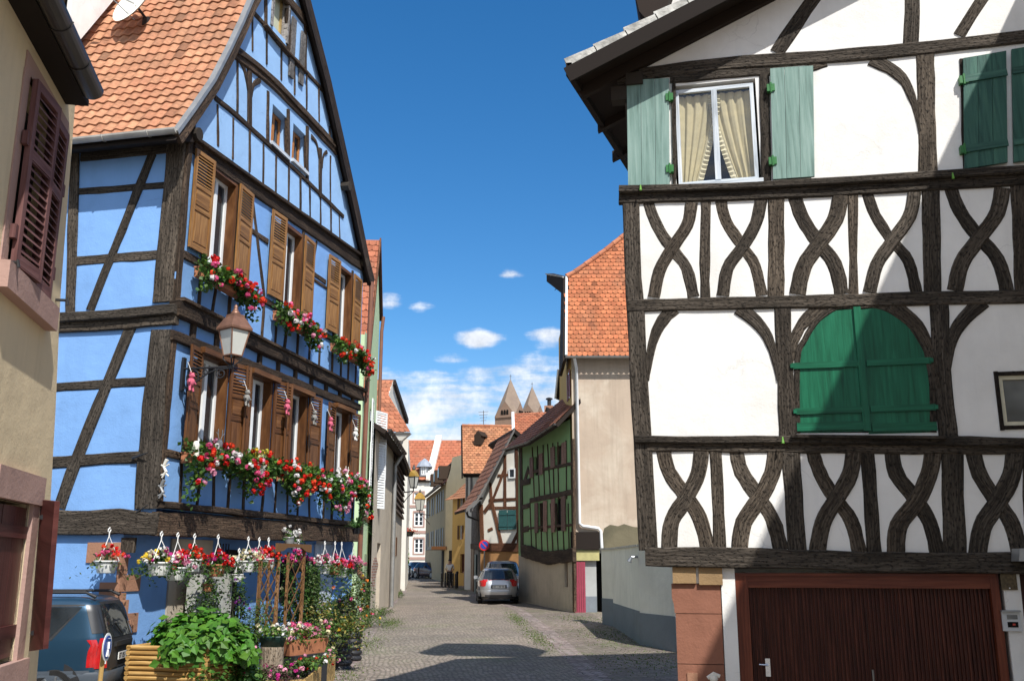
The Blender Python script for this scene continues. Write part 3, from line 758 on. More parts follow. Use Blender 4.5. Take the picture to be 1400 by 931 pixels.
    def leafpoly(pts,d0,d1):
        ab.prism(f.P(pts,d0),f.n*(d1-d0))
    L=[arch[0],(mid-.012,arch[0][1]),(mid-.012,topz)]+arch[1:6][::-1]
    Rr=[(mid+.012,arch[-1][1]),arch[-1],arch[-2],arch[-3],arch[-4],arch[-5],arch[-6],(mid+.012,topz)]
    def shrink(P): 
        cx=sum(p[0] for p in P)/len(P); return [(cx+(p[0]-cx)*.998,p[1]) for p in P]
    for nm,PP in (('l',L),('r',Rr)):
        ab=MB(); ab.prism(f.P(shrink(PP),-.03),f.n*.035)
        for fi in range(len(ab.f)): ab.uv[fi]=[(ab.v[i].z,ab.v[i].x+ab.v[i].y) for i in ab.f[fi]]
        xs=[p[0] for p in PP]; x0,x1=min(xs),max(xs); z0=min(p[1] for p in PP)
        for zc,wd in ((px(1180,497)[1],.075),(px(1180,560)[1],.075),(z0+.07,.10)):
            o=.008 if zc>z0+.1 else 0
            a=(x0+(-o if nm=='l' else .045),zc); b=(x1+(o if nm=='r' else -.045),zc); bar(ab,f,a,b,wd,.004,.03)
        if nm=='l': bar(ab,f,(mid-.002,z0),(mid-.002,topz-.01),.085,.004,.035)
        sh=obj('shutter',ab,m_gshe,root,label='emerald green arched shutter leaf, closed' )
        for zc in (px(1180,497)[1],px(1180,560)[1]):
            hb=MB(); xx=x0-.01 if nm=='l' else x1+.01; bar(hb,f,(xx-.02,zc),(xx+.02,zc),.05,0,.045); obj('hinge',hb,m_gshe,sh)
    ring=arch; timb(f,root,[ring[0],ring[1],ring[2],ring[3],ring[4],ring[5],ring[6],ring[7],ring[8],ring[9],ring[10],ring[11]],.075,.012,mat=m_tim,px=False,jit=.004,name='window_frame')
    sb=MB(); a=px(1082,596,.1);b=px(1292,598,.1); bar(sb,f,(a[0],a[1]),(b[0],b[1]),.035,0,.13); obj('sill',sb,m_tim,root)
    # small window at right
    z0=sw[1]+.03; z1=sw1[1]-.03; s0=sw[0]+.035
    w2=window(f,root,s0,z0,s0+.55,z1,d=-.03,fw=.05,mull=0,frame=plain('cream_frame',(.6,.56,.42),.5),pane=m_glassl,sill=None)
    jb=MB()
    for a,b in (((s0-.02,z0-.05),(s0-.02,z1+.05)),((s0,z0-.02),(s0+.6,z0-.02)),((s0,z1+.02),(s0+.6,z1+.02))): bar(jb,f,a,b,.045,-.1,.02)
    obj('jamb',jb,m_bare,w2)
    # ---- ground storey ----
    # garage
    gz1=px(1020,803)[1]; dx0=px(1024,820)[0]; dx1=px(1357,820)[0]
    g=MB(); g.uvs=0
    n=62; w_=(dx1-dx0)/n
    for i in range(n):
        a=dx0+i*w_; o=random.uniform(0,30); q=w_*.62; dd=-.10+random.uniform(-.002,.002)
        prof=[(a,-.13),(a+.01,-.13),(a+.014,dd),(a+q,dd),(a+q+.006,-.13),(a+w_,-.13)]
        for (x,d),(x2,d2) in zip(prof,prof[1:]):
            g.face([f.pos(x,-.05,d),f.pos(x2,-.05,d2),f.pos(x2,gz1,d2),f.pos(x,gz1,d)],[(0+o,x+o),(0+o,x2+o),(2+o,x2+o),(2+o,x+o)])
    gdr=obj('garage_door',g,m_door,root,label='ribbed red-brown timber garage door')
    hb=MB(); hp=px(1050,912,-.08); bar(hb,f,(hp[0],hp[1]-.10),(hp[0],hp[1]+.10),.055,-.10,-.085); hb.tube([f.pos(hp[0],hp[1]+.03,-.09),f.pos(hp[0],hp[1]+.03,-.03),f.pos(hp[0]-.10,hp[1]+.035,-.03)],.011,8); hb.tube([f.pos(hp[0],hp[1]-.05,-.09),f.pos(hp[0],hp[1]-.05,-.075)],.014,10); obj('handle',hb,plain('handle_metal',(.6,.6,.62),.25,.5,.03,5,0,metal=.9),gdr)
    hb=MB(); hp=px(1194,925,-.08); hb.tube([f.pos(hp[0],hp[1]-.12,-.07),f.pos(hp[0],hp[1]+.08,-.07)],.012,8); obj('bolt',hb,m_metal,gdr)
    fr=MB(); zt=px(1016,781)[1]-.015
    bar(fr,f,(dx0-.075,-.05),(dx0-.075,zt),.15,-.14,-.02); bar(fr,f,(dx1+.045,-.05),(dx1+.045,zt),.09,-.14,-.02); bar(fr,f,(dx0+.0,(zt+gz1)/2+.0),(dx1,(zt+gz1)/2),zt-gz1,-.14,-.03); bar(fr,f,(dx0-.13,zt-.02),(dx1+.06,zt-.02),.03,-.03,.0)
    obj('door_frame',fr,m_doorf,root)
    # white jamb left of garage
    jl=px(985,780)[0]; jb=MB(); jb.prism(f.P([(jl,-.1),(dx0-.15,-.1),(dx0-.15,px(1000,771)[1]),(jl,px(1000,771)[1])],-.4),f.n*.39); obj('pillar',jb,m_white,root,label='white rendered pillar beside the garage door')
    # right white post with slanted right edge
    a=px(1371,771)[0]; pb=MB(); pb.prism(f.P([(a-.02,-.1),(px(1403,931)[0]+.03,-.1),(px(1379,771)[0]+.10,2.2),(a-.02,2.2)],-.3),f.n*.30); obj('pillar',pb,m_white,root)
    # entrance right of it
    eb=MB(); e0_=px(1400,800)[0]; eb.prism(f.P([(e0_-.1,-.1),(e0_+1.0,-.1),(e0_+1.0,2.2),(e0_-.1,2.2)],-.35),f.n*.05); 
    obj('door',eb,m_door,root)
    # stone pier with corbel
    pz=px(950,798)[1]; s0,s1=px(918,805)[0],px(985,805)[0]; sa=px(924,850)[0]
    st=MB()
    out=[(sa,-.1),(s1,-.1),(s1,pz),(s0,pz),(s0,pz-.16),(s0+.02,pz-.24),(sa-.01,pz-.34)]
    cuts=[-.1,1.05,pz-.34,pz]
    for a_,b_ in zip(cuts,cuts[1:]):
        st=MB(); pp=[(sa,a_),(s1,a_),(s1,b_-.008),(sa,b_-.008)] if b_<pz else [(sa-.01,a_),(s1,a_),(s1,pz),(s0,pz),(s0,pz-.16),(s0+.02,pz-.24)]
        st.prism(f.P(pp,-.45),f.n*(.44+random.uniform(-.008,.004))); obj('pier_stone',st,m_sand,root,bevel=.014)
    ls=MB(); bar(ls,f,(sa+.17,-.1),(sa+.17,.95),.12,-.02,.0); obj('pier_patch',ls,m_quoin,root)
    for (xa,xb,ya,yb) in ((920,951,770,797),(956,987,772,799)):
        q=MB(); A_=px(xa,yb);B_=px(xb,ya); b0=[f.pos(A_[0],A_[1],-.4),f.pos(B_[0],A_[1],-.4),f.pos(B_[0],A_[1],.03),f.pos(A_[0],A_[1],.03)]
        q.hexa([b0[3],b0[2],b0[1],b0[0]]+[p+Z*(B_[1]-A_[1]) for p in (b0[3],b0[2],b0[1],b0[0])]); obj('corbel_stone',q,m_quoiny,root,bevel=.035)
    q=MB(); A_=px(951,797);B_=px(956,775); q.prism(f.P(rect(A_[0]-.02,A_[1],B_[0]+.02,B_[1]+.02),-.4),f.n*.38); obj('mortar',q,m_white,root)
    # wall infill behind, left side of the ground floor
    gb=MB(); xL=f.pos(px(921,850)[0]+.05,0,0).x
    gb.face([V((xL,12.05,-.1)),V((xL+.5,14.6,-.1)),V((xL+.5,14.6,2.4)),V((xL,12.05,2.4))]); gb.face([V((xL,12.42,-.1)),V((5,12.42,-.1)),V((5,12.42,2.3)),V((xL,12.42,2.3))]); gb.face([V((-.9,12.02,2.33)),V((6,12.02,2.33)),V((6,14.6,2.33)),V((-.4,14.6,2.33))]); obj('wall',gb,m_white,root)
    # ---- roof ----
    ov=.55; yv=12-ov
    v=[Fac((-.98,yv),(6,yv)).px(a,b) for a,b in ((777,90),(946,2))]
    vx=[(-.98+a,z) for a,z in v]; sl2=(vx[1][1]-vx[0][1])/(vx[1][0]-vx[0][0])
    xe,ze=vx[0]; xr=6.3; zrr=ze+sl2*(xr-xe)
    t=.09
    def rp(x,dz=0): return ze+sl2*(x-xe)+dz
    # plain-tiled plane, with boards and rafters below
    e2=V((xe+.5,14.9,ze)); 
    tiles=plaintiles(V((xe,yv+.02,ze)),e2,V((xr,14.9,zrr)),V((xr,yv+.02,zrr)),.2,.2,(.30,.14,.09)); obj('roof',tiles,m_tile,root)
    sb=MB(); slab(sb,[V((xe,yv+.03,ze-.03)),V((xr,yv+.03,zrr-.03)),V((xr,14.9,zrr-.03)),e2-Z*.03],.05); slab(sb,[V((xr,yv,zrr)),V((xr+7.5,yv,ze)),V((xr+7.5,14.9,ze)),V((xr,14.9,zrr))],.1)
    obj('roof_boards',sb,m_bare,root)
    # verge: whitish lichened mortar with tile ends
    vb=MB(); x=xe-.01; i=0
    while x<xr:
        l=.42+random.uniform(-.04,.04); a=V((x,yv-.02,rp(x)+.0)); b=V((x+l,yv-.02,rp(x+l)-.012)); h=.065+random.uniform(0,.02)
        n=V((-sl2,0,1)).normalized()
        vb.hexa([a-n*.02,b-n*.02,b-n*.02+V((0,.22,0)),a-n*.02+V((0,.22,0)),a+n*(h+.03),b+n*h,b+n*h+V((0,.22,0)),a+n*(h+.03)+V((0,.22,0))]); x+=l*.96; i+=1
    obj('verge',vb,m_lich,root,bevel=.012)
    bb=MB(); n=V((-sl2,0,1)).normalized()
    a=V((xe-.06,yv-.03,rp(xe-.06)-.02)); b=V((xr,yv-.03,rp(xr)-.02)); 
    bb.hexa([a-n*.22,b-n*.22,b-n*.22+V((0,.05,0)),a-n*.22+V((0,.05,0)),a,b,b+V((0,.05,0)),a+V((0,.05,0))])
    obj('bargeboard',bb,m_bare,root)
    # soffit rafter parallel near wall & eave boards
    rb=MB(); a=V((xe+.05,11.9,rp(xe+.05)-.12)); b=V((xr,11.9,rp(xr)-.12)); rb.hexa([a-n*.16,b-n*.16,b-n*.16+V((0,.09,0)),a-n*.16+V((0,.09,0)),a,b,b+V((0,.09,0)),a+V((0,.09,0))]); obj('rafter',rb,m_bare,root)
    eb=MB(); a=V((xe-.03,yv-.02,ze)); b=e2; eb.hexa([a-Z*.16,a-Z*.16+V((.08,0,0)),b-Z*.16+V((.08,0,0)),b-Z*.16,a+Z*.03,a+V((.08,0,0))+Z*.03,b+V((.08,0,0))+Z*.03,b+Z*.03]); obj('fascia',eb,m_bare,root)
    for i in range(3):
        y=yv+.5+i*1.1; xx=xe+.5*(y-yv)/5.6; r=MB(); p=V((xx+.05,y,ze-.06)); q=V((xx+1.0,y,ze-.06+sl2*.95)); r.hexa([p-Z*.16,q-Z*.16,q-Z*.16+V((0,.1,0)),p-Z*.16+V((0,.1,0)),p,q,q+V((0,.1,0)),p+V((0,.1,0))]); obj('rafter',r,m_bare,root)
    # brace from post to roof plate and beam ends
    be=MB(); be.bx(-1.16,11.93,ze-.32,-.75,12.12,ze-.12); be.bx(-.95,11.88,8.55,-.72,12.2,8.72); obj('beam_end',be,m_tim,root)
    # dormer on the roof: dark pointed hood over a white wall
    d=MB(); p=AY(876,-2,14.2); q=AY(914,26,14.2); p2=AY(895,28,14.2)
    x0,z0=p.x,p2.z-.25
    d.bx(x0+.35,14.3,z0-.3,x0+2.2,15.6,z0+1.6); dr=obj('dormer',d,m_white,root)
    h=MB(); 
    rows=[]
    for i in range(7):
        tt=i/6; hh=z0+.05+.05*tt; xx=x0-.05+.02*i
        rows.append([V((x0-.02+.62*math.sin(tt*1.5),14.0-.0,z0+.15+1.1*(1-math.cos(tt*1.5)))),V((x0-.02+.62*math.sin(tt*1.5),15.7,z0+.15+1.1*(1-math.cos(tt*1.5))))])
    rows=[[V((x0-.1,14.0,z0+.75)),V((x0-.1,15.7,z0+.75))],[V((x0-.02,14.0,z0+.32)),V((x0-.02,15.7,z0+.32))],[V((x0+.12,14.0,z0+.12)),V((x0+.12,15.7,z0+.12))],[V((x0+.34,14.0,z0+.08)),V((x0+.34,15.7,z0+.08))]]
    h.grid(rows); h.grid([[p+V((.04,0,.08)) for p in r] for r in rows])
    h.prism([rows[0][0],rows[1][0],rows[2][0],rows[3][0],V((x0+.6,14.0,z0+.9))],V((0,.3,0)))
    obj('dormer_hood',h,m_bare,dr)
    # ---- small fittings ----
    m_note=plain('bell_plate',(.55,.56,.56),.4,.5,.05)
    a=px(1369,806);b=px(1387,771); q=MB(); q.prism(f.P(rect(a[0],a[1],b[0],b[1]),.001),f.n*.018); pl=obj('plaque',q,m_brass,None,loc=f.pos(a[0],a[1],0)); tag(pl,'small dark bronze relief plaque on the white post right of the garage','plaque')
    for zz in (a[1]+.02,b[1]-.02):
        r=MB(); r.tube([f.pos((a[0]+b[0])/2,zz,.015),f.pos((a[0]+b[0])/2,zz,.026)],.008,8); obj('screw',r,m_wf,pl)
    a=px(1371,862);b=px(1393,836); it=thing('intercom','grey metal intercom panel on the white post right of the garage door','intercom',f.pos(a[0],a[1],0))
    q=MB(); q.prism(f.P(rect(a[0],a[1],b[0],b[1]),.002),f.n*.03); obj('housing',q,m_note,it,bevel=.004)
    q=MB(); q.prism(f.P(rect(a[0]-.005,b[1],b[0]+.005,b[1]+.018),.002),f.n*.06); obj('rain_hood',q,m_metal,it)
    for (t0,t1,mm) in ((.62,.85,m_glassl),(.2,.48,m_dark)):
        q=MB(); zz=a[1]+(b[1]-a[1])*t0; z2=a[1]+(b[1]-a[1])*t1; q.prism(f.P(rect(a[0]+.05,zz,b[0]-.03,z2),.03),f.n*.006); obj('name_plate',q,mm,it)
    q=MB(); zz=a[1]+(b[1]-a[1])*.3; q.prism(f.P(rect(a[0]+.10,zz,b[0]-.06,zz+.02),.036),f.n*.006); obj('button',q,plain('red_button',(.5,.05,.03),.4),it)
    a=px(1379,767);b=px(1420,750); q=MB(); q.prism(f.P([(a[0],a[1]),(a[0]+.6,a[1]-.0),(a[0]+.6,b[1]),(a[0]+.02,b[1])],.1),f.n*.3); cl=obj('canopy',q,m_zinc,None,loc=f.pos(a[0],a[1],.1),bevel=.01); tag(cl,'grey metal porch canopy end at the right edge above the plaque','canopy')
    # ornament at pier foot
    p=f.pos(px(976,925)[0],px(976,925)[1],.12)
    q=MB(); q.lathe(p-Z*.14,[(0,0),(.05,0),(.055,.05),(.035,.09),(.05,.13),(.04,.17),(0,.18)],10); q.tube([p+V((-.07,0,.0)),p+V((.0,0,.05)),p+V((.07,0,.02))],.022,6)
    q.tube([p-Z*.14,V((p.x,p.y,0))],.02,8)
    tag(obj('stone_ornament',q,m_offw,None,loc=V((p.x,p.y,0))),'small whitish stone ornament on a stem against the sandstone pier','ornament')
    for (a,b,l) in ((1302,242,'green iron shutter catch on the sill beam below the dark green shutters'),(1070,602,'green iron shutter catch on the sill beam left of the emerald shutters'),(876,258,'green iron shutter catch under the left pale green shutter')):
        pp=px(a,b,.1); q=MB(); q.tube([f.pos(pp[0],pp[1]-.04,.14),f.pos(pp[0],pp[1]+.04,.13)],[.018,.008],6); o=obj('shutter_catch',q,plain('catch_green',(.12,.3,.04),.5),None,loc=f.pos(pp[0],pp[1],.1)); tag(o,l,'shutter catch')
right_house()
# house out of frame on the right whose eave shades the facade
def neighbour():
    root=thing('corner_house','cream corner house beside the timbered house, unseen past the right edge','house',(7,8,0))
    mb=MB(); x0=5.40;y0=3.5;y1=11.4;zt=11.35
    pts=[V((x0,y0,-.1)),V((13,y0,-.1)),V((13,y1,-.1)),V((x0,y1,-.1))]
    mb.prism(pts,V((0,0,zt+.1))); obj('wall',mb,m_cream,root)
    r=MB(); slab(r,[V((x0-.35,y0-.3,zt-.2)),V((9.6,y0-.3,zt+3.6)),V((9.6,y1,zt+3.6)),V((x0-.35,y1,zt-.2))],.15); slab(r,[V((9.6,y0-.3,zt+3.6)),V((13.3,y0-.3,zt-.2)),V((13.3,y1,zt-.2)),V((9.6,y1,zt+3.6))],.15); obj('roof',r,plain('roof_red',(.4,.16,.08),.8),root)
neighbour()
# ================= flowers and boxes =================
PAL=[RED,SCAR,RED,PINK,LPINK,WHT,PINK,SCAR]
def flower_box(label,L,seed,reach=.45,rise=.28,dense=1.0,cols=PAL,drape=(1,.35,.8,.35,1),box=True,group='flower boxes on the blue house',root=None,bcol=None):
    """window box, length L along +Y, hanging on a wall facing +X, origin at the box's back left bottom"""
    rs=random.Random(seed)
    t=thing('flower_box',label,'flower box',(0,0,0),group)
    if box:
        b=MB(); b.bx(.02,0,0,.20,L,.16); b.bx(.015,-.01,.15,.21,L+.01,.175); obj('box',b,bcol or m_terra,t)
        s=MB(); s.bx(.035,.02,.17,.19,L-.02,.18); obj('soil',s,m_soil,t)
    fo=MB(); bl=MB(); n=int(980*L*dense)
    def dens(y):
        u=y/L*(len(drape)-1); i=min(int(u),len(drape)-2); return drape[i]+(drape[i+1]-drape[i])*(u-i)
    for i in range(n):
        y=rs.uniform(-.12,L+.12); d=dens(max(0,min(L,y))); a=rs.uniform(0,1)
        zz=.18+rise*(1-a)*rs.uniform(.2,1)-reach*d*a*rs.uniform(.5,1.15); x=.10+.22*math.sin(a*2.6)*rs.uniform(.5,1.1)+.05*rs.gauss(0,1)
        leaf(fo,V((max(.0,x),y,zz)),rs.uniform(.055,.095),leafcol(GRN if rs.random()<.75 else LGRN),asp=.95)
    clump=None
    for i in range(int(26*L*dense)):
        if clump is None or rs.random()<.25: clump=rs.choice(cols)
        y=rs.uniform(-.14,L+.14); d=dens(max(0,min(L,y))); a=rs.uniform(0,1)**.9
        zz=.20+rise*(1-a)-reach*d*a; x=.14+.24*math.sin(a*2.5)+rs.uniform(0,.06)
        blossom(bl,V((x,y,zz+rs.uniform(-.05,.05))),rs.uniform(.04,.064),clump if rs.random()<.6 else rs.choice(cols),13)
    obj('foliage',fo,m_leaf,t); obj('blossoms',bl,m_petal,t); return t
def pot_mesh(mb,r,h,c=(0,0,0)):
    mb.lathe(c,[(0,0),(r*.68,0),(r*.72,.01),(r*.93,h*.86),(r*.93,h*.88),(r*1.04,h*.88),(r*1.04,h),(r*.96,h),(r*.9,h*.8),(0,h*.78)],20)
def hanging_pot(label,p,r=.13,h=.15,cols=(RED,),seed=1,hang=.42,mat=None,spread=.22,fd=1.0,leafc=GRN,trail=0,wires=True,group='hanging pots under the jetty of the blue house'):
    rs=random.Random(seed); p=V(p)
    t=thing('hanging_pot',label,'hanging pot',p,group)
    b=MB(); pot_mesh(b,r,h,p); obj('pot',b,mat or m_pot,t,smooth=True)
    if wires:
        w=MB(); top=p+V((0,0,h+hang))
        for q in range(3):
            a=q*2.1+.5; w.tube([p+V((r*math.cos(a),r*math.sin(a),h*.95)),top],.0055,5)
        w.tube([top+V((0,0,-.01)),top+V((0,.0,.05)),top+V((.0,.03,.09)),top+V((0,.0,.12)),top+V((0,-.035,.09)),top+V((0,-.03,.06))],.009,6)
        obj('hanger',w,m_pot,t)
    fo=MB();bl=MB()
    for i in range(int(150*fd)):
        a=rs.uniform(0,6.3); rr=abs(rs.gauss(0,.6)); q=V((math.cos(a)*spread*rr,math.sin(a)*spread*rr,h+rs.uniform(-.02,.20)*(1.1-min(1,rr))-.06*rr-trail*rs.random()*rr))
        leaf(fo,p+q,rs.uniform(.035,.06),leafcol(leafc),asp=.9)
        if i%4==0: fo.tube([p+V((0,0,h*.8)),p+q],.003,3,caps=False)
    for i in range(int(24*fd)):
        a=rs.uniform(0,6.3); rr=rs.uniform(.1,1); q=V((math.cos(a)*spread*rr,math.sin(a)*spread*rr,h+.06+rs.uniform(0,.18)*(1.1-rr)-trail*.5*rr*rs.random()))
        blossom(bl,p+q,rs.uniform(.03,.045),rs.choice(cols),9)
    for fi in range(len(fo.col)):
        if fo.col[fi]==(1,1,1): fo.col[fi]=(.06,.10,.03)
    obj('foliage',fo,m_leaf,t); obj('blossoms',bl,m_petal,t); return t
# ================= BLUE HOUSE =================
BX=-8.2; BY=12.97; BY1=21.0
def blue_house():
    root=thing('timbered_house','sky-blue plastered house with dark timbers, brown shutters and a steep tiled roof','house',(-11,17,0))
    f=Fac((BX,BY),(BX,BY1)); g=Fac((-16,BY),(BX,BY)); px=f.px; gx=g.px
    def so(p): return (p[0]-BY,p[1]) # (y,z)->(s,z)
    # windows in (y) coords
    W2=[(13.78,14.60),(16.60,17.42),(19.40,20.20)]
    W1=[(13.90,14.72),(15.62,16.42),(17.25,18.03),(19.55,20.35)]
    hol=[]; 
    for a,b in W2: hol.append(rect(a-BY,7.14,b-BY,8.80))
    for a,b in W1: hol.append(rect(a-BY,3.98,b-BY,5.56))
    w1=wall(f,root,[(0,3.0),(BY1-BY,3.0),(BY1-BY,9.0),(0,9.0)],hol,m_blue,reveal=.2)
    # gable
    ga=[px(373,138),px(392,160),px(392,222),px(370,202)]; gb=[px(399,165),px(420,182),px(418,236),px(398,220)]
    gt=[px(372,-30),px(393,0),px(391,66),px(370,42)]
    sA=(px(372,160)[0],px(392,200)[0]); zA=(10.20,11.02)
    h1=rect(sA[0],zA[0],sA[1],zA[1]); sB=(px(400,190)[0],px(419,210)[0]); h2=rect(sB[0],zA[0]+.05,sB[1],zA[1]+.04)
    sT=(px(372,20)[0],px(392,40)[0]); h3=rect(sT[0],12.62,sT[1],13.6)
    prof=[(12.43,8.81),(12.8,9.39),(13.33,10.19),(13.78,11.05),(14.14,11.79),(14.42,12.42)]
    # roof profile in (y,z); apex from lines
    apex=(15.85,15.0); back=[(16.85,13.95),(18.11,12.73),(19.1,11.59),(20.15,10.36),(20.9,9.4),(21.3,9.0)]
    gp=[(0,9.0),(BY1-BY,9.0),(20.6-BY,9.55),(19.9-BY,10.45),(17.9-BY,12.7),(apex[0]-BY,apex[1]-.35),(14.45-BY,12.2),(13.85-BY,10.9),(13.35-BY,9.95),(.02,9.35)]
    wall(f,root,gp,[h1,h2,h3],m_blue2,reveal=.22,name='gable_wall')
    # lower storey set back slightly
    SB=.5
    fl=Fac((BX-SB,BY),(BX-SB,BY1)); 
    wall(fl,root,[(0,-.3),(7.1,-.3),(7.1,3.0),(0,3.0)],[],m_blue,name='wall')
    wall(fl,root,[(7.1,-.3),(BY1-BY,-.3),(BY1-BY,3.0),(7.1,3.0)],[],m_wallw,name='wall',label='white rendered end of the ground floor')
    wall(g,root,[(0,-.3),(7.8-SB,-.3),(7.8-SB,2.7),(7.8,2.7),(7.8,9.0),(0,9.0)],[],m_blue)
    o=MB(); o.face([V((-16,BY1,-.3)),V((BX,BY1,-.3)),V((BX,BY1,9)),V((-16,BY1,9))]); o.face([V((-16,BY,-.3)),V((-16,BY1,-.3)),V((-16,BY1,9)),V((-16,BY,9))]); o.face([V((BX,BY,2.72)),V((BX,BY1,2.72)),V((BX-SB-.02,BY1,2.72)),V((BX-SB-.02,BY,2.72))]); o.poly([V((-16,a+BY,z)) for a,z in gp]); obj('wall',o,m_blue,root)
    T=lambda pts,w,d=.03,mat=m_timb,**kk: timb(f,root,pts,w,d,mat=mat,**kk)
    S=lambda pts,w,d=.03,mat=m_tim,**kk: timb(g,root,pts,w,d,mat=mat,**kk)
    # --- +X facade main beams
    yz=lambda *p:[(a-BY,b) for a,b in p]
    F=lambda pts,w,d=.03,**kk: T(yz(*pts),w,d,px=False,**kk)
    F([(12.93,2.78),(15.5,2.80),(18.5,2.84),(21.05,2.86)],.36,.10,jit=.02,label='heavy jetty beam')
    F([(12.95,3.06),(21.05,3.08)],.10,.14,jit=.01)
    F([(12.93,5.66),(21.0,5.79)],.17,.07); F([(12.92,6.09),(17,6.11),(20.95,6.06)],.24,.15)
    F([(12.97,6.24),(21.15,6.2)],.06,.19,jit=.006)
    # joist ends between
    for i in range(10): F([(13.55+i*.78,5.72),(13.55+i*.78,6.0)],.13,.05,name='joist_end')
    T([(268,198),(340,250),(400,293),(502,366)],.30,.06); 
    T([(268,187),(400,281),(500,352)],.07,.12,jit=.006)
    F([(12.98,7.03),(21.1,7.06)],.13,.035); F([(12.98,3.84),(21.2,3.88)],.13,.035); F([(15.1,8.2),(15.95,8.2)],.12,.02); F([(18.05,8.22),(18.75,8.22)],.12,.02)
    F([(17.95,8.1),(18.8,8.1)],.0+.06,.015)
    # corner post, seen on this side
    F([(13.03,3.1),(13.03,5.6)],.14,.035,name='post'); F([(13.03,6.2),(13.03,9.0)],.14,.035,name='post')
    # diagonals and posts 2F
    T([(346,271),(363,412)],.10,.02,mat=m_timb); T([(434,330),(424,392)],.09,.02,mat=m_timb)
    for y in (13.70,14.68,16.52,17.50,19.32,20.28): F([(y,7.1),(y,8.95)],.10,.03,name='post')
    for y,y2 in ((13.70,13.70),(14.22,14.12),(14.68,14.68),(15.95,15.95),(16.52,16.52),(17.0,16.9),(17.50,17.50),(18.1,18.1),(18.62,18.62),(19.32,19.32),(19.8,19.85),(20.28,20.28),(20.75,20.75)): F([(y,6.97),(y2,6.22)],.09,.022,name='post')
    for y in (13.84,14.76,15.58,16.46,17.18,18.08,19.48,20.4): F([(y,3.9),(y,5.6)],.08,.03,name='post')
    for y in (18.75,): F([(y,3.9),(y,5.6)],.07,.02,name='post')
    for y,y2 in ((13.55,13.6),(14.15,14.1),(14.55,14.62),(15.1,15.1),(15.62,15.66),(16.4,16.36),(16.9,16.9),(17.4,17.45),(17.95,17.9),(18.4,18.5),(19.2,19.2),(19.65,19.65),(20.35,20.3),(20.85,20.85)): F([(y,3.8),(y2,3.1)],.075,.022,name='post')
    # --- gable grid
    q=lambda x,y:(230+x/3.003,y/3.003)
    T([q(195,400),q(335,520),q(560,730),q(722,890)],.11,.03); T([q(270,205),q(420,325),q(560,465),q(695,615)],.27,.05); T([q(262,196),q(420,314),q(690,602)],.06,.09,jit=.005)
    T([q(345,42),q(500,215),q(640,375)],.10,.03); T([q(395,-130),q(500,0),q(596,118)],.22,.06); T([q(405,100),q(480,195),q(575,300)],.05,.10,jit=.005)
    for (a,b,c,d) in ((205,430,207,600),(270,485,268,655),(337,525,335,705),(394,590,393,755),(446,640,444,790),(498,675,496,835),(544,725,544,880),(583,760,586,905),(628,800,628,945),(669,840,671,975),(704,880,708,1010),
                      (287,235,287,485),(348,55,348,210),(406,110,406,265),(467,180,467,330),(521,240,521,390),(571,290,570,450),(620,350,622,500),(668,640,668,835),(665,520,664,560)):
        T([q(a,b),q(c,d)],.065,.018,name='post')
    T([q(338,270),q(338,530)],.16,.03,name='post'); T([q(414,375),q(413,600)],.10,.03,name='post'); T([q(497,450),q(497,670)],.10,.04,name='post'); T([q(574,520),q(574,750)],.10,.03,name='post')
    T([q(627,610),q(627,810)],.13,.03,name='post'); T([q(405,-60),q(405,130)],.12,.03,name='post'); T([q(498,40),q(498,230)],.14,.03,name='post'); T([q(567,100),q(567,300)],.12,.03,name='post')
    T([q(295,240),q(320,300),q(332,380)],.14,.024,name='brace',wend=.05); T([q(380,330),q(352,352),q(344,400)],.12,.024,name='brace',wend=.04); T([q(590,560),q(612,590),q(622,650)],.12,.024,name='brace',wend=.04); T([q(655,625),q(640,640),q(633,690)],.10,.024,name='brace',wend=.04)
    # --- side facade (gutter side)
    c0=7.8
    S([(101,205),(95,431)],.17,.035); S([(110,213),(240,200)],.20,.03); S([(101,262),(240,252)],.13,.02); S([(97,357),(235,347)],.16,.02)
    S([(207,210),(122,424)],.145,.03,name='brace'); 
    S([(70,434),(150,429),(238,421)],.15,.14,jit=.008); S([(70,447),(150,444),(240,436)],.16,.06)
    G_=lambda pts,w,d=.03,**kk: S([(a-(-16),b) for a,b in pts],w,d,px=False,**kk)
    G_([(-8.38,6.2),(-8.38,8.95)],.33,.05,name='post'); G_([(-8.36,3.0),(-8.38,4.6),(-8.36,5.75)],.36,.05,name='post',jit=.02)
    S([(178,444),(106,620),(80,694)],.20,.035,name='brace'); S([(70,530),(206,521)],.15,.02); S([(70,632),(200,624)],.18,.02)
    S([(60,714),(140,712),(214,716)],.36,.09,jit=.03)
    G_([(-8.62,2.58),(-8.62,2.36)],.24,.03,name='beam_end')
    # iron spikes near post
    ir=MB()
    for a,b,c,d in ((181,626,205,619),(183,703,205,690)): ir.tube([g.pos(*gx(a,b,.06),.06),g.pos(*gx(c,d,.09),.14)],[.022,.006],6)
    obj('wall_anchor',ir,m_iron,root)
    # quoins
    for (a,b,c,d) in ((118,769,186,741),(164,795,188,770),(135,820,186,796),(171,846,203,820),(178,868,187,847),(150,880,187,870)):
        A=gx(a,b,.01);B=gx(c,d,.01); qd=MB(); qd.prism(g.P(rect(A[0],A[1],7.8-SB+.012 if c<200 else 7.8-SB+.012,B[1]),-.05),g.n*.075); obj('quoin',qd,m_quoin,root,bevel=.015)
    for (z0,z1,l) in ((2.05,2.33,.14),(1.8,2.04,.5),(1.5,1.78,.16),(1.2,1.48,.52),(.9,1.18,.2)):
        qd=MB(); qd.prism(fl.P(rect(-.02,z0,l,z1),-.05),fl.n*.072); obj('quoin',qd,m_quoin,root,bevel=.015)
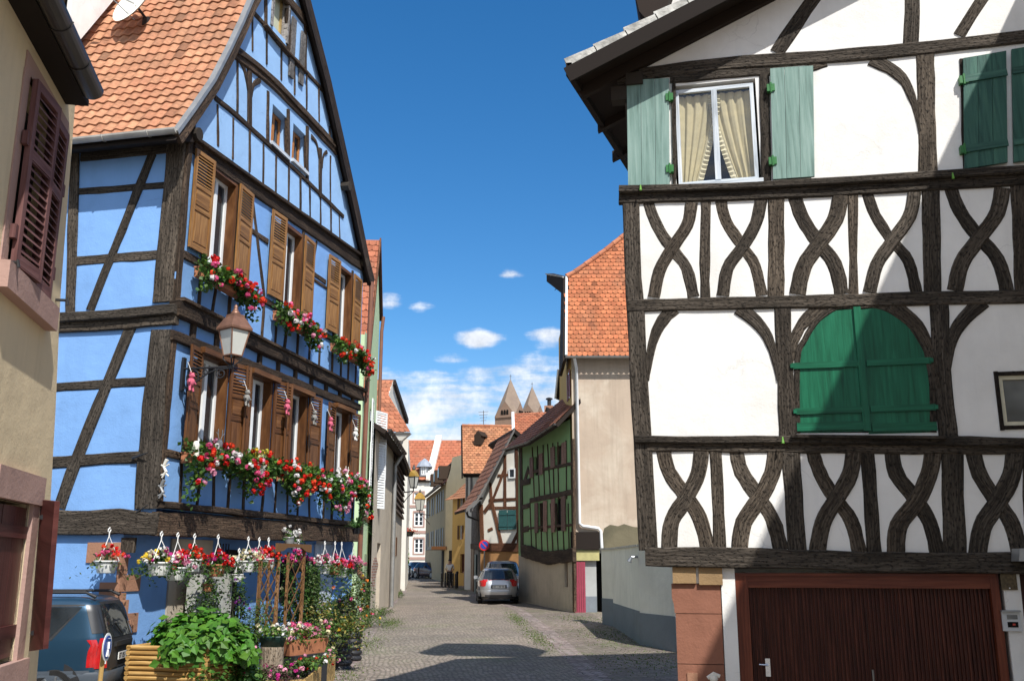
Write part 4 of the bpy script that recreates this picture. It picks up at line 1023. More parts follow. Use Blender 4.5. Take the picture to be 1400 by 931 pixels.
    # --- windows & shutters
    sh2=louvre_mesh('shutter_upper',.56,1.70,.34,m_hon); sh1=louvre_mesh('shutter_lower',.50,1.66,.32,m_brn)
    for i,(a,b) in enumerate(W2):
        window(f,root,a-BY+.02,7.16,b-BY-.02,8.78,d=-.15,fw=.06,mull=1,frame=m_wf,curtain=None,jamb=m_brn)
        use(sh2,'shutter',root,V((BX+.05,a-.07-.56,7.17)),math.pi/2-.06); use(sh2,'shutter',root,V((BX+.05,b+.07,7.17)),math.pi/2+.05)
    for i,(a,b) in enumerate(W1):
        window(f,root,a-BY+.02,4.0,b-BY-.02,5.54,d=-.15,fw=.06,mull=1,frame=m_wf,curtain=None,jamb=m_brn)
        l=[.16,.30,.30,.10][i]; r=[.28,.30,.12,.06][i]
        # left leaf hinged on its right edge
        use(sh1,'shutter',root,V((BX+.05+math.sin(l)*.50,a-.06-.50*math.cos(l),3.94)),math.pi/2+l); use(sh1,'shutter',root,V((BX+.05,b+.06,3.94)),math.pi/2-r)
    for a,b in W1: jm=MB(); bar(jm,f,(a-BY-.16,5.60),(b-BY+.14,5.60),.09,0,.16); obj('drip_board',jm,m_brn,root)
    for (h,pm) in ((h1,m_honp),(h2,m_honp)):
        w=window(f,root,h[0][0]+.02,h[0][1]+.02,h[2][0]-.02,h[2][1]-.02,d=-.17,fw=.05,mull=1,frame=m_honp,pane=m_glass,sill=m_wfb)
    window(f,root,h3[0][0]+.02,h3[0][1]+.02,h3[2][0]-.02,h3[2][1]-.02,d=-.13,fw=.06,mull=0,frame=m_wood2,pane=plain('blind_cloth',(.50,.50,.36),.8,.1,.1),jamb=m_timg)
    # ragged light boards right of the top window
    rb=MB(); a=px(*q(507,140)); b=px(*q(547,190)); bar(rb,f,(a[0],a[1]-1.0),(a[0],a[1]+.35),.18,.02,.06); bar(rb,f,(b[0],b[1]-.9),(b[0],b[1]+.3),.2,.02,.05); obj('boarding',rb,m_timg,root)
    # --- ground floor features
    dd=MB(); 
    G1=lambda a,b,z0,z1: rect(a-BY,z0,b-BY,z1)
    dk=MB(); dk.prism(fl.P(G1(14.25,15.55,-.2,2.6),-.02),fl.n*.05); obj('passage',dk,m_greyr,root,label='shaded grey recess beside the potted plants')
    dr=MB(); dr.prism(fl.P(G1(16.05,16.5,.2,2.45),-.02),fl.n*.06); obj('door',dr,m_bare,root)
    gr=MB()
    for i in range(5): gr.tube([fl.pos(15.62-BY+i*.1,.4,.08),fl.pos(15.62-BY+i*.1,2.55,.08)],.014,6)
    obj('grille',gr,m_iron,root)
    for a,b in ((18.35,18.7),(19.35,19.95)):
        dr=MB(); dr.prism(fl.P(G1(a,b,1.45,2.3),-.02),fl.n*.05); w=obj('window',dr,m_dark,root); sh=MB(); sh.prism(fl.P(G1(b+.02,b+.3,1.4,2.35),.0),fl.n*.05); obj('shutter',sh,m_bare,root)
    dw=MB()
    for i in range(4): bar(dw,fl,(20.1+i*.28-BY,.2),(20.1+i*.28-BY,2.62),.27,-.01,.03)
    obj('door',dw,plain('pale_blue_door',(.58,.64,.72),.5),root,label='pale whitish-blue boarded door at the far end')
    # --- roof
    sideprof=[(0,0)]+[(p[0]-12.43,p[1]-8.81) for p in prof[1:]]
    last=prof[-1]; full=sideprof+[(apex[0]-12.43,apex[1]-8.81)]
    pt=pantiles(V((-15.5,12.43,8.81)),V((1,0,0)),7.42,full,.2,.245,(.50,.235,.13))
    # pantiles() uses N=Z x U = +Y for U=+X
    obj('roof',pt,m_tile,root)
    bk=MB(); ps=[(p[0]+.02,p[1]-.05) for p in prof]+[(apex[0],apex[1]-.05)]
    pb=[apex]+back
    for (y0,z0),(y1,z1) in zip(pb,pb[1:]): slab(bk,[V((-15.5,y0,z0)),V((-8.06,y0,z0)),V((-8.06,y1,z1)),V((-15.5,y1,z1))],.1)
    for (y0,z0),(y1,z1) in zip(ps,ps[1:]): bk.face([V((-15.5,y0,z0)),V((-8.06,y0,z0)),V((-8.06,y1,z1)),V((-15.5,y1,z1))])
    obj('roof_boards',bk,m_bare,root)
    def barge(pts,w,name,x0=-8.08,x1=-8.01,mat=m_timb,up=.02):
        mb=MB(); rows=[]
        for i,p in enumerate(pts):
            a=V(pts[max(i-1,0)]);b=V(pts[min(i+1,len(pts)-1)]); t=(b-a).normalized(); n=V((-t.y,t.x)) 
            if n.y<0: n=-n
            P=V(p); hi=P+n*up; lo=P-n*w
            rows.append([V((x0,hi.x,hi.y)),V((x1,hi.x,hi.y)),V((x1,lo.x,lo.y)),V((x0,lo.x,lo.y))])
        mb.grid(rows,0,True,uv=lambda i,j:(i*.5,j*.2)); mb.face(rows[0]); mb.face(rows[-1][::-1]); return obj(name,mb,mat,root)
    lp=[(12.38,8.78)]+prof[1:]+[(apex[0],apex[1])]
    barge(lp,.20,'bargeboard'); barge(lp,.03,'verge_trim',-8.1,-7.99,m_zinc,.035)
    barge([apex]+back,.30,'bargeboard',mat=m_bare); 
    so_=MB()
    for pp in (lp,[apex]+back):
        for (y0,z0),(y1,z1) in zip(pp,pp[1:]): so_.face([V((BX,y0,z0-.12)),V((-8.03,y0,z0-.12)),V((-8.03,y1,z1-.12)),V((BX,y1,z1-.12))])
    obj('soffit',so_,m_bare,root)
    gu=MB(); gutter(gu,V((-15.5,12.37,8.84)),V((-8.02,12.37,8.84)),.075); obj('gutter',gu,m_zincw,root)
    ev=MB(); ev.hexa([V((-15.5,12.46,8.70)),V((-8.08,12.46,8.70)),V((-8.08,BY+.02,8.9)),V((-15.5,BY+.02,8.9)),V((-15.5,12.46,8.80)),V((-8.08,12.46,8.80)),V((-8.08,BY+.02,9.3)),V((-15.5,BY+.02,9.3))]); obj('eave_boards',ev,m_bare,root)
    # beam ends
    for (y,z) in ((13.0,9.05),(20.75,9.3),(19.45,10.75)):
        be=MB(); be.tube([V((BX,y,z)),V((BX+.2,y,z-.01))],.11,10); obj('beam_end',be,m_tim,root)
    # downpipe at far end
    dp=MB(); dp.tube([V((BX+.18,21.12,8.9)),V((BX+.12,21.12,2.0))],.06,10); dp.tube([V((BX+.12,21.12,2.0)),V((BX+.3,21.0,1.85))],.06,10); obj('downpipe',dp,m_brpipe,root,smooth=True)
    # dormer at upper left
    dm=MB(); P=AY(100,38,13.5); x1=P.x+.0
    # cheek with light plaster, open timber front
    zb=P.z-.05; y0=13.3
    dm.prism([V((x1,y0+.1,zb-.6)),V((x1,y0+2.4,zb+3.2)),V((x1,y0+.1,zb+2.6))],V((-.14,0,0))); dmo=obj('dormer',dm,m_white,root)
    d2=MB(); 
    for xx in (x1-.1,x1-1.3): d2.bx(xx-.16,y0-.02,zb-.4,xx,y0+.12,zb+2.2)
    for i in range(11): d2.bx(x1-1.4,y0+.04+.01*(i%2),zb-.4+i*.2,x1-.1,y0+.09,zb-.22+i*.2)
    obj('boarding',d2,m_timb,dmo)
    d3=MB(); slab(d3,[V((x1+.12,y0-.2,zb+2.3)),V((x1+.12,y0+3,zb+3.6)),V((x1-1.8,y0+3,zb+3.6)),V((x1-1.8,y0-.2,zb+2.3))],.1); obj('dormer_roof',d3,m_bare,dmo)
    return f,fl,g
m_honp=plain('orange_wood',(.42,.17,.05),.5,.4,.3,14,.3)
m_wood2=plain('worn_gold_wood',(.40,.28,.11),.6,.3,.3,14,.3)
bf,bfl,bg=blue_house()
def dress_blue():
    names=['pink and white geranium box under the near upper window of the blue house','red and pink geranium box under the middle upper window of the blue house','mixed red and white geranium box under the far upper window of the blue house']
    for i,(y,L,dr) in enumerate(((13.35,1.6,(1.1,.5,.15,.6,1.1)),(16.2,1.6,(.7,.9,.2,.9,1.1)),(19.0,1.7,(.8,.9,.2,.5,1.2)))):
        o=flower_box(names[i],L,10+i,reach=.44,rise=.20,dense=.85,drape=dr); o.location=(BX+.06,y,6.72)
    lower=[('near geranium box of the lower row, red, pink and lilac flowers beside the corner post',13.40,1.25,(1.5,.9,.2,.3,.5)),
           ('pink and white geranium box of the lower row below the second lower window',15.0,1.35,(.5,1.2,.9,.2,.3)),
           ('trailing red and lilac geranium box of the lower row below the third lower window',16.75,1.7,(.5,1.3,.9,.15,1.0)),
           ('far geranium box of the lower row, red and white, next to the brown downpipe',19.05,1.85,(1.0,1.3,.3,.3,1.3))]
    for i,(n,y,L,dr) in enumerate(lower):
        o=flower_box(n,L,20+i,reach=.55,rise=.25,dense=1.05,drape=dr); o.location=(BX+.06,y,3.72)
    # hanging pots: (px,py of pot top centre, r, colours, label)
    hp=[(218,769,.16,(CRM,YEL,WHT,MAG),'white hanging pot with cream and yellow flowers, first from the house corner',0),
        (240,773,.15,(RED,PINK,LPINK),'white hanging pot with red and pink flowers, second from the house corner',0),
        (264,767,.13,(SCAR,RED,RED),'white hanging pot thick with scarlet geraniums, third from the corner',0),
        (296,768,.14,(RED,MAG),'terracotta-coloured hanging pot in the shade of the recess',1),
        (338,766,.13,(CRM,WHT),'white hanging pot with cream flowers between two red ones',0),
        (353,770,.15,(PINK,LPINK,SCAR),'white hanging pot with pink flowers left of the trellis post',0),
        (366,762,.14,(SCAR,RED,RED),'hanging pot overflowing with orange-red geraniums at the trellis post',0),
        (407,768,.12,(MAG,PINK),'dark hanging pot with a magenta bloom inside the trellis arch',2),
        (443,769,.14,(PINK,LPINK,WHT),'white hanging pot with pink and white flowers right of the trellis',0),
        (457,775,.13,(RED,PINK),'small terracotta hanging pot right of the pink and white one',1),
        (466,776,.15,(PINK,RED),'white hanging pot near the pale door with pink flowers',0),
        (482,768,.13,(PINK,LPINK),'outermost hanging pot with pink geraniums by the downpipe',2)]
    xx=-7.80
    for i,(u,v,r,c,l,mt) in enumerate(hp):
        p=AX(u,v+[0,3,-2,4,1,-3,2,0,3,-2,1,4][i],xx-.05*(i%3)); hanging_pot(l,(p.x,p.y,p.z-.18),r*1.1,.19,c,100+i,hang=max(.15,2.62-p.z-.1),mat=[m_pot,m_terra,m_black][mt],spread=.30,fd=2.3 if r>.13 else 1.7,trail=.16)
    # front pot hanging on the side wall beam
    p=AY(146,767,BY-.32); hanging_pot('white hanging pot with red geraniums alone on the side wall above the blue car',(p.x,p.y,p.z-.17),.17,.18,(RED,SCAR,PINK),77,hang=.35,spread=.36,fd=1.0,leafc=(.10,.15,.05),trail=.15)
    # trailing ones & small clay pots in the recess
    for i,(u,v,mt,l) in enumerate(((284,800,1,'small terracotta pot hanging lowest in the shaded recess'),(289,812,0,'small white clay pot hanging low beside the recess'),(325,787,0,'tiny white pot on the dark grille'))):
        p=AX(u,v,-7.95); hanging_pot(l,(p.x,p.y,p.z-.1),.09,.13,(WHT,),140+i,hang=.3,mat=[m_pot,m_terra][mt],spread=.14,fd=.5,leafc=GRN,trail=.25,group='small pots low on the blue house')
    # two tin pots hung on the jetty beam
    for i,(u,v) in enumerate(((395,740),(404,743))):
        p=AX(u,v,BX+.25); hanging_pot('%s of the two small grey tin pots fixed on the dark jetty beam'%('nearer','farther')[i],(p.x,p.y,p.z-.12),.10,.2,(WHT,),150+i,mat=m_zinc,wires=False,spread=.2,fd=.4,group='tin pots on the jetty beam')
    # white mailbox-like board in recess
    q=MB(); P=AX(297,800,-8.1); q.bx(-8.5,P.y-.25,P.z-.55,-8.12,P.y+.55,P.z+.18); tag(obj('wall_box',q,plain('grey_box',(.42,.42,.38),.7),None,loc=(-8.3,P.y,P.z-.55),bevel=.02),'pale grey metal box in the shaded recess behind the hanging pots','box')
    # plush animals hung on shutters
    fur=[plain('grey_plush',(.25,.24,.22),.9,.1,.4,30),plain('pink_plush',(.55,.12,.18),.8,.1,.3,30),plain('white_plush',(.72,.70,.66),.9,.1,.2,30)]
    dec=[(338,535,0,'grey plush figure hanging on the shutter of the second lower window'),(393,548,1,'pink plush figure hanging on the shutter of the third lower window'),(430,563,0,'grey plush figure hanging left of the far lower window'),(452,572,1,'pink plush figure hanging at the far lower window'),(486,586,2,'white plush figure at the farthest lower shutter'),(262,512,1,'pink plush figure behind the lantern bracket')]
    for u,v,mt,l in dec:
        p=AX(u,v,BX+.32); t=thing('plush_figure',l,'plush toy',p,'plush toys hung along the blue house'); b=MB()
        rows=[]
        def ball(mb,c,r,sx=1,sy=1,sz=1):
            mb.grid([[V(c)+V((r*sx*math.sin(a)*math.cos(w),r*sy*math.sin(a)*math.sin(w),r*sz*math.cos(a))) for w in [i*math.pi/5 for i in range(10)]] for a in [.05+j*math.pi/7*.97 for j in range(8)]],0,True)
        ball(b,p+V((0,0,-.12)),.06,1,1,1.25); obj('body',b,fur[mt],t,smooth=True)
        b=MB(); ball(b,p+V((.01,-.01,-.02)),.045); ball(b,p+V((.01,-.045,.02)),.016); ball(b,p+V((.01,.035,.02)),.016); ball(b,p+V((.05,-.01,-.03)),.018); obj('head',b,fur[mt],t,smooth=True)
        for s in (-1,1):
            b=MB(); b.tube([p+V((0,s*.04,-.08)),p+V((.03,s*.09,-.14))],[.02,.015],7); obj('arm',b,fur[mt],t,smooth=True)
            b=MB(); b.tube([p+V((0,s*.03,-.17)),p+V((.02,s*.05,-.26))],[.024,.018],7); obj('leg',b,fur[mt],t,smooth=True)
        b=MB(); b.tube([p+V((0,0,.02)),p+V((-.08,0,.2))],.004,4); obj('string',b,m_pot,t)
    # reindeer heads and vase on the sill
    for (u,v,l) in ((300,610,'white reindeer figure with antlers in the flowers of the near lower window'),(474,655,'white reindeer figure in the red flowers of the far lower window'),(268,612,'cream ornamental owl standing in the near corner of the lower flower row')):
        p=AX(u,v,BX+.25); b=MB(); b.lathe(p+V((0,0,-.25)),[(0,0),(.06,0),(.075,.1),(.05,.2),(.045,.24),(.055,.29),(.035,.35),(0,.36)],10); t=thing('garden_figure',l,'figurine',p-Z*.25,'figurines on the window sills'); obj('body',b,m_offw,t,smooth=True)
        if 'reindeer' in l:
            for s in (-1,1):
                b=MB(); b.tube([p+V((0,s*.02,.1)),p+V((0,s*.07,.18)),p+V((0,s*.07,.28))],.008,5); b.tube([p+V((0,s*.07,.18)),p+V((0,s*.13,.22))],.006,5); obj('antler',b,m_offw,t)
    p=AX(350,632,BX+.22); vb=MB(); vb.bx(p.x-.08,p.y-.25,p.z-.15,p.x+.1,p.y+.25,p.z); t=thing('planter','white sill planter with yellow flowers below the second lower window','planter',p-Z*.15); obj('box',vb,m_offw,t,bevel=.02); b=MB()
    for i in range(26): blossom(b,p+V((random.uniform(-.08,.1),random.uniform(-.25,.25),random.uniform(.03,.22))),.045,random.choice((YEL,CRM,YEL,(.6,.6,.1))))
    obj('blossoms',b,m_petal,t); b=MB()
    for i in range(120): leaf(b,p+V((random.uniform(-.1,.12),random.uniform(-.3,.3),random.uniform(0,.22))),.06,leafcol(LGRN))
    obj('foliage',b,m_leaf,t)
    # iron figure on corner post
    for u,v,l,m in ((225,640,'small pale climbing figure fixed to the corner post of the blue house',m_offw),(221,668,'small wrought-iron lizard fixed to the corner post of the blue house',m_zinc)):
        p=AY(u,v,BY-.09); b=MB(); b.tube([p+V((-.03,0,-.14)),p+V((.03,0,-.05)),p+V((-.02,0,.03)),p+V((.03,0,.13))],[.012,.025,.022,.03],8); b.tube([p+V((-.06,0,.05)),p+V((.0,0,.02)),p+V((.07,0,.06))],.012,6); b.tube([p+V((-.05,0,-.1)),p+V((.02,0,-.07)),p+V((.08,0,-.12))],.012,6); tag(obj('wall_figure',b,m,None,loc=p),l,'ornament')
    # satellite dish
    p=AY(186,8,14.0); t=thing('satellite_dish','white satellite dish on the tiled roof at the top edge','satellite dish',p); ax=V((-.35,-1,.35)).normalized(); a=ax.orthogonal().normalized(); bb=ax.cross(a); rows=[]
    b=MB()
    for i in range(8):
        r=.48*i/7; rows.append([p+ax*(r*r*.45)+ (a*math.cos(w)+bb*math.sin(w))*r*V((1,1,1)).x for w in [q*math.pi/12 for q in range(24)]])
    b.grid(rows,0,True); b.grid([[x-ax*.012 for x in r] for r in rows],0,True); obj('reflector',b,m_offw,t,smooth=True)
    b=MB(); b.tube([p+ax*.05-bb*0,p+ax*.55+V((-.25,0,-.05))],.014,6); b.tube([p+ax*.5+V((-.22,0,-.05)),p+ax*.62+V((-.28,0,-.05))],.04,8); b.tube([p+ax*.0+Z*-.3,p+ax*.55+V((-.25,0,-.05))],.01,6); obj('feed_arm',b,m_metal,t)
    b=MB(); b.tube([p,p+V((.1,.35,-.2)),p+V((.12,.4,-.5))],.025,8); b.bx(p.x+.02,p.y+.2,p.z-.28,p.x+.14,p.y+.38,p.z-.12); obj('mount',b,m_black,t)
    # wall lantern
    L0=AX(238,520,BX+.05); root=thing('wall_lantern','copper-roofed street lantern on a scrolled iron bracket at the blue house corner','street lamp',(BX,13.25,5.2))
    c=V((-7.25,13.32,5.45)); c=V((AY(318,489,13.32).x,13.32,AY(318,489,13.32).z)); h=AY(316,440,13.32).z-c.z
    zb=AY(280,503,13.32).z
    b=MB(); b.bx(BX+.03,13.28,zb-.35,BX+.07,13.36,zb+.18); b.tube([V((BX+.05,13.32,zb)),V((c.x+.03,13.32,zb))],.018,8)
    def scroll(cx,cz,r0,turns,sgn=1,st=0):
        pts=[]
        for i in range(int(turns*14)+1):
            a=st+sgn*i*2*math.pi/14; r=r0*(1-i/(turns*14)*.8); pts.append(V((cx+r*math.cos(a),13.32,cz+r*math.sin(a))))
        b.tube(pts,.012,6)
    scroll(BX+.2,zb-.14,.13,1.6,-1,1.2); scroll(c.x-.18,zb-.10,.09,1.6,1,2.0); scroll(BX+.42,zb-.07,.06,1.3,1,4)
    b.tube([V((BX+.05,13.32,zb-.33)),V((BX+.22,13.32,zb-.27)),V((BX+.45,13.32,zb-.1)),V((c.x-.25,13.32,zb-.03)),V((c.x,13.32,zb-.02))],.014,6)
    obj('bracket',b,m_iron,root)
    # cage
    r0,r1=.14,.235; b=MB()
    zc=c.z+.03; H=h*.70; cor=lambda r,z:[V((c.x+r*math.cos(a),13.32+r*math.sin(a),z)) for a in [R(20)+q*math.pi/2 for q in range(4)]]
    lo=cor(r0,zc);hi=cor(r1,zc+H)
    for p,q in zip(lo,hi): b.tube([p,q],.012,6)
    for ring in (lo,hi):
        for i in range(4): b.tube([ring[i],ring[(i+1)%4]],.014,6)
    obj('cage',b,m_copper,root)
    b=MB(); b.grid([[p.lerp(V((c.x,13.32,p.z)),.03) for p in lo],[p.lerp(V((c.x,13.32,p.z)),.03) for p in hi]],0,True); obj('glass',b,plain('milk_glass',(.55,.55,.50),.25,.5,.05,4,0),root)
    b=MB(); rr=[cor(r1*1.18,zc+H),cor(r1*1.2,zc+H+.03),cor(r1*.72,zc+H+.19),cor(r1*.62,zc+H+.21),cor(r1*.6,zc+H+.25),cor(.02,zc+H+.28)]; b.grid(rr,0,True); b.face(rr[0]); obj('lantern_roof',b,m_copper,root)
    b=MB(); b.lathe(V((c.x,13.32,zc+H+.24)),[(0,0),(.07,0),(.075,.05),(.05,.07),(.03,.12),(.035,.15),(0,.19)],10); obj('finial',b,m_copper,root,smooth=True)
    b=MB()
    for q in range(4):
        a=R(20)+q*math.pi/2; d=V((math.cos(a),math.sin(a),0)); b.tube([V((c.x,13.32,zc))+d*r0,V((c.x,13.32,zc-.06))+d*r0*1.0,V((c.x,13.32,zc-.13))+d*.06,V((c.x,13.32,zb))],.012,6)
    obj('cradle',b,m_iron,root)
dress_blue()
# ================= CREAM HOUSE (near left) =================
def cream_house():
    az=R(23.4); u=V((-math.sin(az),math.cos(az),0)); c=AD(83,400,8); c.z=0
    p0=c-u*12; f=Fac((p0.x,p0.y),(c.x,c.y)); px=f.px
    root=thing('cream_house','cream plastered house with louvred maroon shutters at the left edge','house',(c.x-3,c.y-4,0))
    edge=[px(*p) for p in ((104,110),(103,140),(93,270),(83,400),(76,560),(66,740),(54,931))]; edge[-1]=(edge[-1][0]+.03,-.2)
    zt=edge[0][1]+.1
    ws=[px(23,235)[0],px(54,262)[0],px(73,285)[0]]; z0,z1=px(35,392)[1],px(48,118)[1]
    lw0=px(-14,780)[0]; lw1=px(31,780)[0]; lz0=px(10,905)[1]; lz1=px(24,686)[1]
    wall(f,root,[(0,-.2),edge[-1]]+edge[-2::-1]+[(0,zt)],[rect(ws[0]-.02,z0,ws[2]+.02,z1),rect(lw0,lz0,lw1,lz1)],m_cream,reveal=.18)
    o=MB(); e3=f.P([edge[-1]]+edge[-2::-1]); back=[p-f.n*7 for p in e3]
    for i in range(len(e3)-1): o.face([e3[i],back[i],back[i+1],e3[i+1]])
    o.face([p0-f.n*7,c-f.n*7,c-f.n*7+Z*zt,p0-f.n*7+Z*zt]); o.face([p0,p0-f.n*7,p0-f.n*7+Z*zt,p0+Z*zt]); obj('wall',o,m_cream,root)
    d=MB(); d.face(f.P(rect(ws[0]-.1,z0-.1,ws[2]+.1,z1+.1),-.2)); obj('window',d,m_dark,root); d=MB(); d.face(f.P(rect(lw0-.1,lz0-.1,lw1+.1,lz1+.1),-.2)); obj('window',d,m_dark,root)
    # stone surround
    def stone(pts,dd=.02,mat=m_sandp,name='window_surround',b=.01):
        s=MB(); s.prism(f.P(pts,-.03),f.n*(dd+.03)); return obj(name,s,mat,root,bevel=b)
    W0,W1=ws[0],ws[2]
    stone(rect(W0-.12,z1,W1+.12,z1+.14),.012); stone(rect(W0-.13,z0,W0,z1),.012); stone(rect(W1,z0,W1+.10,z1),.012)
    stone(rect(W0-.18,z0-.19,W1+.16,z0),.09,name='sill')
    # louvred leaves
    h=z1-z0-.04
    lm=louvre_mesh('louvred_shutter',(W1-W0)/2-.01,h,mat=m_mauve,full=True,slat=.062,rails=(.60,),th=.04)
    a=.10; base=f.pos(W0,z0+.02,.03); use(lm,'shutter',root,base,f.rz-a,label='faded louvred shutter leaf standing slightly open'); use(lm,'shutter',root,f.pos((W0+W1)/2+.01,z0+.02,.02),f.rz)
    for s,zz in ((W1+.02,z0+.25),(W1+.02,z1-.5),(W0-.03,z0+.25),(W0-.03,z1-.5)): hb=MB(); bar(hb,f,(s,zz-.05),(s,zz+.05),.05,.02,.06); obj('hinge',hb,m_mauve,root)
    for (a,b,l) in ((76,410,'iron shutter hook on the cream wall right of the stone sill'),(6,358,'iron shutter hook on the cream wall at the far left edge')):
        p=px(a,b); q=MB(); P=f.pos(*p,0); q.tube([P-f.n*.02,P+f.n*.09,P+f.n*.10-f.u*.05,P+f.n*.11-f.u*.05-Z*.05],[.012,.012,.01,.012],6); tag(obj('shutter_hook',q,m_iron,None,loc=P),l,'hook')
    # lower window stone + shutters
    a=px(4,680);b=px(57,660); stone([(lw0-.2,lz1),(lw1+.19,lz1),(lw1+.19,lz1+.22),(lw0-.2,lz1+.22)],.05)
    stone(rect(lw1,lz0,lw1+.17,lz1),.03); stone(rect(lw0-.3,lz0-.28,lw1+.24,lz0),.06,name='sill')
    board_shutter(f,root,rect(lw0-.4,lz0+.03,lw1+.02,lz1-.03),-.06,.04,m_mar,4,(.17,.83),label='closed maroon board shutter')
    # open leaf past the corner: hinge and outer edge
    hp=[AD(0,0,1)]*4
    h0=f.pos(*px(47,889,.06),.06);h1=f.pos(*px(63,683,.06),.06); o0=f.pos(*px(66,886,.22),.22);o1=f.pos(*px(82,685,.22),.22)
    t=(o0-h0).cross(h1-h0).normalized()*.04; q=MB(); q.hexa([h0,o0,o0+t,h0+t,h1,o1,o1+t,h1+t])
    for fi in range(len(q.f)): q.uv[fi]=[(q.v[i].z,(q.v[i]-h0).length*.3) for i in q.f[fi]]
    sh=obj('shutter',q,m_mar,root,label='open maroon board shutter jutting past the house corner')
    for zz in (.12,.88):
        q=MB(); m=h0.lerp(h1,zz); q.tube([m-f.u*.08,m+f.u*.03],.02,6); q.tube([m-Z*.05,m+Z*.05],.022,6); obj('hinge',q,m_iron,sh)
    # roof edge and gutter
    q1=px(127,124,.24); ga=f.pos(q1[0]-7,q1[1],.24);gb=f.pos(q1[0],q1[1],.24)
    g=MB(); n=9; rows=[]
    r=.085
    for P in (ga,gb): rows.append([P+f.n*math.cos(t)*r+Z*math.sin(t)*r for t in [math.pi+i*math.pi/12 for i in range(13)]])
    g.grid(rows); g.face(rows[1]); g.grid([[p+Z*.004 for p in rr] for rr in rows])
    L=(gb-ga).length; i=.5
    while i<L: 
        P=gb-f.u*i; g.tube([P+(f.n*math.cos(t)+Z*math.sin(t))*(r+.004) for t in [math.pi+q*math.pi/8 for q in range(9)]],.006,4); i+=.55
    obj('gutter',g,m_gutd,root,smooth=False)
    rf=MB(); A_=ga+Z*.03+f.n*.04;B_=gb+Z*.03+f.n*.04-f.u*.02; up=(-f.n*1.0+Z*1.05); slab(rf,[A_,B_,B_+up*4,A_+up*4],.05); obj('roof',rf,m_bare,root)
    tl=plaintiles(A_,B_,B_+up*4,A_+up*4,.2,.2,(.30,.12,.06)); obj('roof_tiles',tl,m_tile,root)
    sf=MB(); s0=f.pos(0,q1[1]-.08,-.02);s1=f.pos(edge[0][0]-.22,q1[1]-.02,-.02); sf.hexa([s0-Z*.05,s1-Z*.05,s1+f.n*.2-Z*.05,s0+f.n*.2-Z*.05,s0,s1,s1+f.n*.2,s0+f.n*.2]); obj('soffit',sf,m_bare,root)
cream_house()
